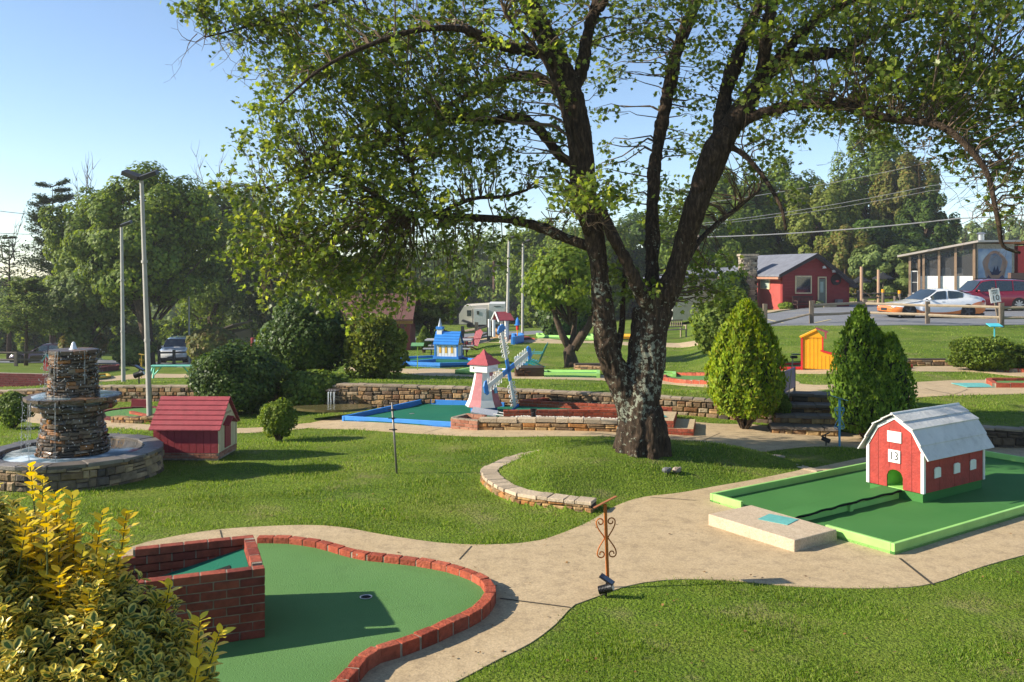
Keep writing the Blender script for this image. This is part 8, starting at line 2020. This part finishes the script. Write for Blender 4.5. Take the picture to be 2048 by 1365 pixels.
# ================================================================== speed sign
sg_ = GZ(1922, 43.5); k = sg_.y / F; t = thing('speed_sign', 'speed limit 10 sign on a leaning post before the white and orange car', 'road sign', (sg_.x, sg_.y - 3.4, sg_.z - .02)); zt_ = H - (582 - YH) * k - sg_.z
Ml = Matrix.Rotation(-.17, 4, 'Y')
mb = MB(); mb.box(-.05, .05, -.04, .04, -.1, zt_ + .25, Ml); mb.build('post', M_WOODG, t)
mb = MB(); mb.box(-.23, .23, -.07, -.05, zt_ - .42, zt_ + .2, Ml); pl_ = mb.build('plate', M_WHITE, t)
base_m = Ml @ Matrix(((1, 0, 0, 0), (0, 0, -1, -.075), (0, 1, 0, 0), (0, 0, 0, 1)))
textmesh('10', .36, .002, M_INK, pl_, base_m @ TR(0, zt_ - .22, 0)); textmesh('SPEED', .11, .002, M_INK, pl_, base_m @ TR(0, zt_ + .12, 0)); textmesh('LIMIT', .11, .002, M_INK, pl_, base_m @ TR(0, zt_ + .01, 0))

# ================================================================== cars
def car(label, loc, rz, L_, Wd, Ht, kind, paint, group='parked cars', name='parked_car', scale=1.0):
    t = thing(name, label, 'car', tuple(loc), rz, group, scale)
    hw = Wd / 2
    if kind == 'sedan':   # x along the car, 0 = nose
        top = [(0, .55), (.03, .66), (.12, .75), (.28, .86), (.33, .93), (.48, 1.0 * Ht * .97), (.58, Ht), (.70, Ht * .97), (.86, Ht * .80), (.96, Ht * .72), (1, Ht * .62)]
        belt = [(0, .5), (.1, .68), (.3, .84), (.6, .92), (.85, 1.0), (1, .85)]; cab0, cab1 = .30, .87; wr = (.175, .80); gl = .2; zbt = .2
    else:
        top = [(0, .75), (.02, .92), (.1, 1.0), (.24, 1.10), (.27, 1.14), (.38, Ht * .95), (.5, Ht), (.8, Ht * .985), (.93, Ht * .95), (.985, Ht * .72), (1, Ht * .5)]
        belt = [(0, .7), (.1, .95), (.25, 1.05), (.6, 1.1), (.95, 1.14), (1, 1.0)]; cab0, cab1 = .25, .97; wr = (.19, .79); gl = .3; zbt = .26
    fx_ = lambda tb, u: float(np.interp(u, [a for a, b in tb], [b for a, b in tb]))
    def sect(u, o=0.0):
        zt_ = fx_(top, u); zb_ = min(fx_(belt, u), zt_ - .03); endk = 1 - .16 * max(0, 1 - u / .10) ** 2 - .12 * max(0, (u - .92) / .08) ** 2
        w_ = hw * endk; tum = max(0.0, (zt_ - zb_)) * .32; wr_ = w_ - tum
        zs_ = zbt + (.12 * max(0, 1 - u / .05) + .15 * max(0, (u - .95) / .05))
        return [(w_ * .93 + o, zs_), (w_ + o, zs_ + .14), (w_ * 1.0 + o, (zs_ + zb_) * .55), (w_ * .975 + o, zb_ - .015), (w_ * .94 + o, zb_ + .01), (wr_ + .05 * (tum > .05) + o * .9, zt_ - (.07 if tum > .05 else .015)), (wr_ * .8, zt_ - .01 + o * .4), (0, zt_ + (.012 if tum > .05 else .01) + o * .4)]
    us = np.unique(np.concatenate([np.linspace(0, 1, 41), [cab0, cab1, .005, .995]]))
    def loft(us_, o, a, b, m, nm, parent, keep=None):
        mb = MB(); vs = []; n = 0
        for u in us_:
            S = sect(u, o)[a:b + 1]; n = len(S)
            for s in (1, -1):
                for y, z in S: vs.append((u * L_, s * y, z))
        fs = []
        for i in range(len(us_) - 1):
            for s in (0, 1):
                for j in range(n - 1):
                    q = (i * 2 * n + s * n + j, i * 2 * n + s * n + j + 1, (i + 1) * 2 * n + s * n + j + 1, (i + 1) * 2 * n + s * n + j)
                    fs.append(q)
        if a == 0:
            fs.append(tuple(range(n)) + tuple(range(2 * n - 1, n - 1, -1))); o_ = (len(us_) - 1) * 2 * n; fs.append(tuple(o_ + k_ for k_ in range(n)) + tuple(o_ + k_ for k_ in range(2 * n - 1, n - 1, -1)))
        mb.add(vs, fs); ob = mb.build(nm, m, parent, smooth=True); return ob
    body = loft(us, 0, 0, 7, paint, 'body', t)
    # side glass, windscreen, rear glass
    gu = np.linspace(cab0 + .075, cab1 - (.06 if kind == 'sedan' else .05), 18)
    def sideglass(u0, u1, nm):
      for s in (1, -1):
        mb = MB(); uu = np.linspace(u0, u1, 8); vs = []
        for u in uu:
            S = sect(u, .008)
            if 1:
                (y0_, z0_), (y1_, z1_) = S[4], S[5]; zlo = z0_ + .03; zhi = max(zlo + .02, z1_ - .01); f0 = .05; 
                vs += [(u * L_, s * (y0_ + (y1_ - y0_) * f0 + .004), zlo), (u * L_, s * (y1_ + .004), zhi)]
        fs = []
        for i in range(len(uu) - 1):
            fs.append((i * 2, i * 2 + 1, i * 2 + 3, i * 2 + 2))
        mb.add(vs, fs); mb.build(nm, M_GLASS, t, smooth=True)
    m_ = (gu[0] + gu[-1]) / 2
    if kind == 'sedan': sideglass(gu[0] - .02, m_ - .02, 'front_window'); sideglass(m_, gu[-1] - .06, 'rear_window')
    else: sideglass(gu[0] - .02, m_ - .09, 'front_window'); sideglass(m_ - .075, m_ + .10, 'rear_window'); sideglass(m_ + .115, gu[-1], 'quarter_window')
    def cross(u0, u1, nm, o=.01):
        mb = MB(); vs = []; uu = np.linspace(u0, u1, 5)
        for u in uu:
            S = sect(u, o); ys = S[5][0] * .93
            for f_ in (-1, -.5, 0, .5, 1): vs.append((u * L_ , ys * f_, S[7][1] + .012 - .02 * abs(f_)))
        fs = [(i * 5 + j, i * 5 + j + 1, (i + 1) * 5 + j + 1, (i + 1) * 5 + j) for i in range(4) for j in range(4)]; mb.add(vs, fs); mb.build(nm, M_GLASS, t, smooth=True)
    cross(cab0 + .01, (.475 if kind == 'sedan' else .375), 'windscreen'); cross(.74 if kind == 'sedan' else .94, .85 if kind == 'sedan' else .984, 'rear_screen')
    R_ = .34 if kind == 'sedan' else .37
    M_TYRE = mat('tyre', (.02, .02, .02), rough=.9); M_RIM = mat('rim', (.45, .45, .46), rough=.3, metal=.7) if kind != 'sedan' else mat('rim_dark', (.07, .07, .08), rough=.4, metal=.5)
    for u in wr:
        for s in (1, -1):
            mb = MB(); mb.tube([(u * L_, s * (hw - .35), R_), (u * L_, s * (hw + .012), R_)], R_ * 1.07, 24); mb.build('wheel_arch', mat('arch_black', (.01, .01, .01), rough=1), t)
            mb = MB(); mb.tube([(u * L_, s * (hw - .2), R_), (u * L_, s * (hw + .025), R_)], R_, 24); wo = mb.build('wheel', M_TYRE, t)
            mb = MB()
            for q in range(5 if kind == 'sedan' else 8):
                a = q * 2 * math.pi / (5 if kind == 'sedan' else 8); mb.box(.04, R_ * .68, s * (hw + .027) - .006, s * (hw + .027) + .006, -.04, .04, TR(u * L_, 0, R_) @ Matrix.Rotation(a, 4, 'Y'))
            mb.tube([(u * L_, s * (hw + .0255), R_), (u * L_, s * (hw + .036), R_)], R_ * .18, 12); mb.build('rim', M_RIM, wo)
    M_HL = mat('headlight_glass', (.6, .62, .65), rough=.15, spec=.8); M_TL = mat('tail_red', (.4, .01, .015), rough=.2)
    for s in (1, -1):
        mb = MB(); S = sect(.035); mb.sphere((.05 * L_ * .7, s * S[3][0] * .82, S[3][1] + .0), (.14, .17, .075), 10, 8); mb.build('headlight', M_HL, t, smooth=True)
        mb = MB(); S = sect(.97); mb.sphere((.965 * L_, s * S[3][0] * .9, S[3][1] - .04), (.16, .14, .08), 10, 8); mb.build('tail_light', M_TL, t, smooth=True)
        mb = MB(); S = sect(cab0 + .1); mb.sphere(((cab0 + .085) * L_, s * (hw + .07), S[4][1] + .08), (.07, .1, .07), 10, 8); mb.build('mirror', paint, t, smooth=True)
    for u in (cab0 + .22, cab0 + .42):
        for s in (1, -1): mb = MB(); mb.box(u * L_, u * L_ + .14, s * (hw * .985) - .006, s * (hw * .985) + .012, .80 if kind == 'sedan' else .95, .83 if kind == 'sedan' else .98); mb.build('door_handle', paint, t)
    mb = MB(); mb.box(-.012, .02, -.3, .3, .36, .50); mb.build('grille', mat('grille_dark', (.03, .03, .03), rough=.4), t)
    mb = MB(); mb.box(.02 * L_, .98 * L_, -hw * .94, hw * .94, zbt - .06, zbt + .05); mb.build('sill', M_BLACK, t)
    if kind != 'sedan':
        for s in (1, -1): mb = MB(); mb.tube([(u * L_, s * hw * .62, fx_(top, u) + .05) for u in np.linspace(.42, .9, 8)], .02, 6); mb.build('roof_rail', M_BLACK, t)
    return t
def paintmat(name, c, metal=.3, wave=None):
    m = mat(name, c, var=.02, rough=.25, metal=metal, spec=.6); N = m.node_tree.nodes; b = N['Principled BSDF']; b.inputs['Coat Weight'].default_value = .8
    if wave:
        t = m.node_tree; L = t.links; tc = N.new('ShaderNodeTexCoord'); sx = N.new('ShaderNodeSeparateXYZ'); L.new(tc.outputs['Object'], sx.inputs[0])
        r = N.new('ShaderNodeFloatCurve'); cu = r.mapping.curves[0]; cu.points[0].location = (0, .62); cu.points[1].location = (1, .86)
        for x, y in ((.10, .55), (.22, .50), (.32, .36), (.5, .29), (.68, .36), (.80, .55), (.9, .78)): cu.points.new(x, y)
        r.mapping.update(); dv = N.new('ShaderNodeMath'); dv.operation = 'DIVIDE'; dv.inputs[1].default_value = 4.7; L.new(sx.outputs[0], dv.inputs[0]); L.new(dv.outputs[0], r.inputs['Value'])
        lt = N.new('ShaderNodeMath'); lt.operation = 'LESS_THAN'; L.new(sx.outputs[2], lt.inputs[0]); L.new(r.outputs[0], lt.inputs[1])
        x = N.new('ShaderNodeMix'); x.data_type = 'RGBA'; L.new(lt.outputs[0], x.inputs[0]); x.inputs[6].default_value = lin(c); x.inputs[7].default_value = wave + (1,); L.new(x.outputs[2], b.inputs['Base Color'])
    return m
ca = GZ(1768, 44.5); car('white electric saloon with orange painted lower body, parked nearest the fence', (ca.x, ca.y, ca.z + .03), R(3), 4.75, 1.85, 1.44, 'sedan', paintmat('white_orange_paint', (.80, .80, .80), .0, (.72, .20, .03)))
ca = GZ(1886, 52); car('dark red sport utility car with roof rails behind the white and orange one', (ca.x - .1, ca.y, ca.z + .03), R(-2), 5.0, 1.93, 1.82, 'suv', paintmat('dark_red_paint', (.24, .012, .03)))
ca = GZ(343, 66); car('silver sport utility car facing the camera under the shade tree on the left', (ca.x, ca.y, ca.z + .03), R(97), 4.7, 1.95, 1.8, 'suv', paintmat('silver_paint', (.62, .63, .64), .1))
ca = GZ(28, 64); car('dark maroon saloon parked beyond the far left fence', (ca.x, ca.y, ca.z + .03), R(4), 4.7, 1.8, 1.42, 'sedan', paintmat('maroon_car_paint', (.05, .02, .03)))

# ================================================================== grass blades
def grass(name, n, y0, y1, t0, t1, h0, h1, w_, cols, label=None):
    y = np.exp(rng.uniform(math.log(y0), math.log(y1), n)); t_ = rng.uniform(t0, t1, n); x = t_ * y
    ok = np.ones(n, bool); xt, yt = x, y; x = x + rng.normal(size=n) * .035; y = y + rng.normal(size=n) * .03
    dens = .5 + .5 * np.sin(xt * 1.7 + 2.2 * np.sin(yt * 1.1 + xt * .6)) * np.sin(yt * 2.3 - xt * .8); ok &= rng.uniform(0, 1, n) < .45 + .55 * dens
    for p in PATHS:
        bx0, by0 = p.min(0) - .1; bx1, by1 = p.max(0) + .1; c = ok & (x > bx0) & (x < bx1) & (y > by0) & (y < by1); idx = np.where(c)[0]
        if len(idx): ok[idx[inpoly(x[idx], y[idx], p)]] = False
    x, y = xt[ok], yt[ok]; px = 1024 + F * x / y; zw = np.interp(px, WPX, WZ); k = (np.abs(y - zw - .15) > .33) & (np.hypot(x - b0.x, y - b0.y) > .42); x, y = x[k], y[k]
    rr = dline(x, y, rl) > .02; rr2 = np.ones(len(x), bool)
    x, y = x[rr], y[rr]; z = zfun(x, y); C = np.stack([x, y, z - .004], 1); n = len(x)
    a = rng.uniform(0, 2 * math.pi, n); T_ = np.stack([np.cos(a) * .55, np.sin(a) * .55, np.ones(n)], 1); N_ = np.stack([-np.sin(a) + rng.normal(size=n) * .6, np.cos(a), np.full(n, .2)], 1)
    tmpl = np.array([(-w_, 0, 0), (w_, 0, 0), (w_ * .7, .6, .04), (0, 1, .16), (-w_ * .7, .6, .04)])
    tuft = .75 + .35 * np.sin(x * 3.1 + 2 * np.sin(y * 2.3)) * np.sin(y * 3.7 + x)
    o = leafmesh(name, C, rng.uniform(h0, h1, n) * tuft * (y / 9).clip(.85, 2.0) ** .5, tmpl, cols, None, N_=N_, T_=T_, upbias=0); tag(o, label or 'short green lawn grass covering the course', 'grass', kind='stuff'); return o
M_GR = leafmat('grass_blade', [(.07, .14, .014), (.115, .205, .018), (.165, .26, .025), (.22, .30, .045), (.30, .31, .10)], .4, .5, .3)
grass('grass', 480000, 5.6, 19.5, -.72, .72, .022, .05, .09, M_GR)
grass('far_grass', 120000, 18, 42, -.7, .7, .025, .05, .16, M_GR, 'short green grass on the upper terraces and banks')
# air
mb = MB(); mb.box(-330, 330, -14, 420, -32, 60); hz = bpy.data.materials.new('haze_air'); hz.use_nodes = True; hz.node_tree.nodes.remove(hz.node_tree.nodes['Principled BSDF']); pv = hz.node_tree.nodes.new('ShaderNodeVolumePrincipled'); pv.inputs['Color'].default_value = (.9, .93, 1, 1); pv.inputs['Density'].default_value = .0004; pv.inputs['Anisotropy'].default_value = .2
hz.node_tree.links.new(pv.outputs[0], hz.node_tree.nodes['Material Output'].inputs['Volume']); o = mb.build('haze', hz); tag(o, 'thin pale summer haze over the whole place', kind='stuff')
# fallen leaves on path and green
C_ = []
for i in range(260):
    p = G(random.uniform(450, 2040), random.uniform(900, 1360)); C_.append((p.x, p.y, p.z + .03 if (p.x > 2.3 or (p.x < -.3 and p.y < 9)) else p.z + .018))
o = leafmesh('fallen_leaves', np.array(C_), rng.uniform(.012, .035, len(C_)), MAPLE, leafmat('dry_leaf', [(.16, .08, .03), (.25, .14, .05), (.1, .06, .03)], .1), None, N_=np.tile([0, 0, 1.], (len(C_), 1)) + rng.normal(size=(len(C_), 3)) * .25); tag(o, 'dry fallen leaves scattered on path and greens', 'leaves', kind='stuff')
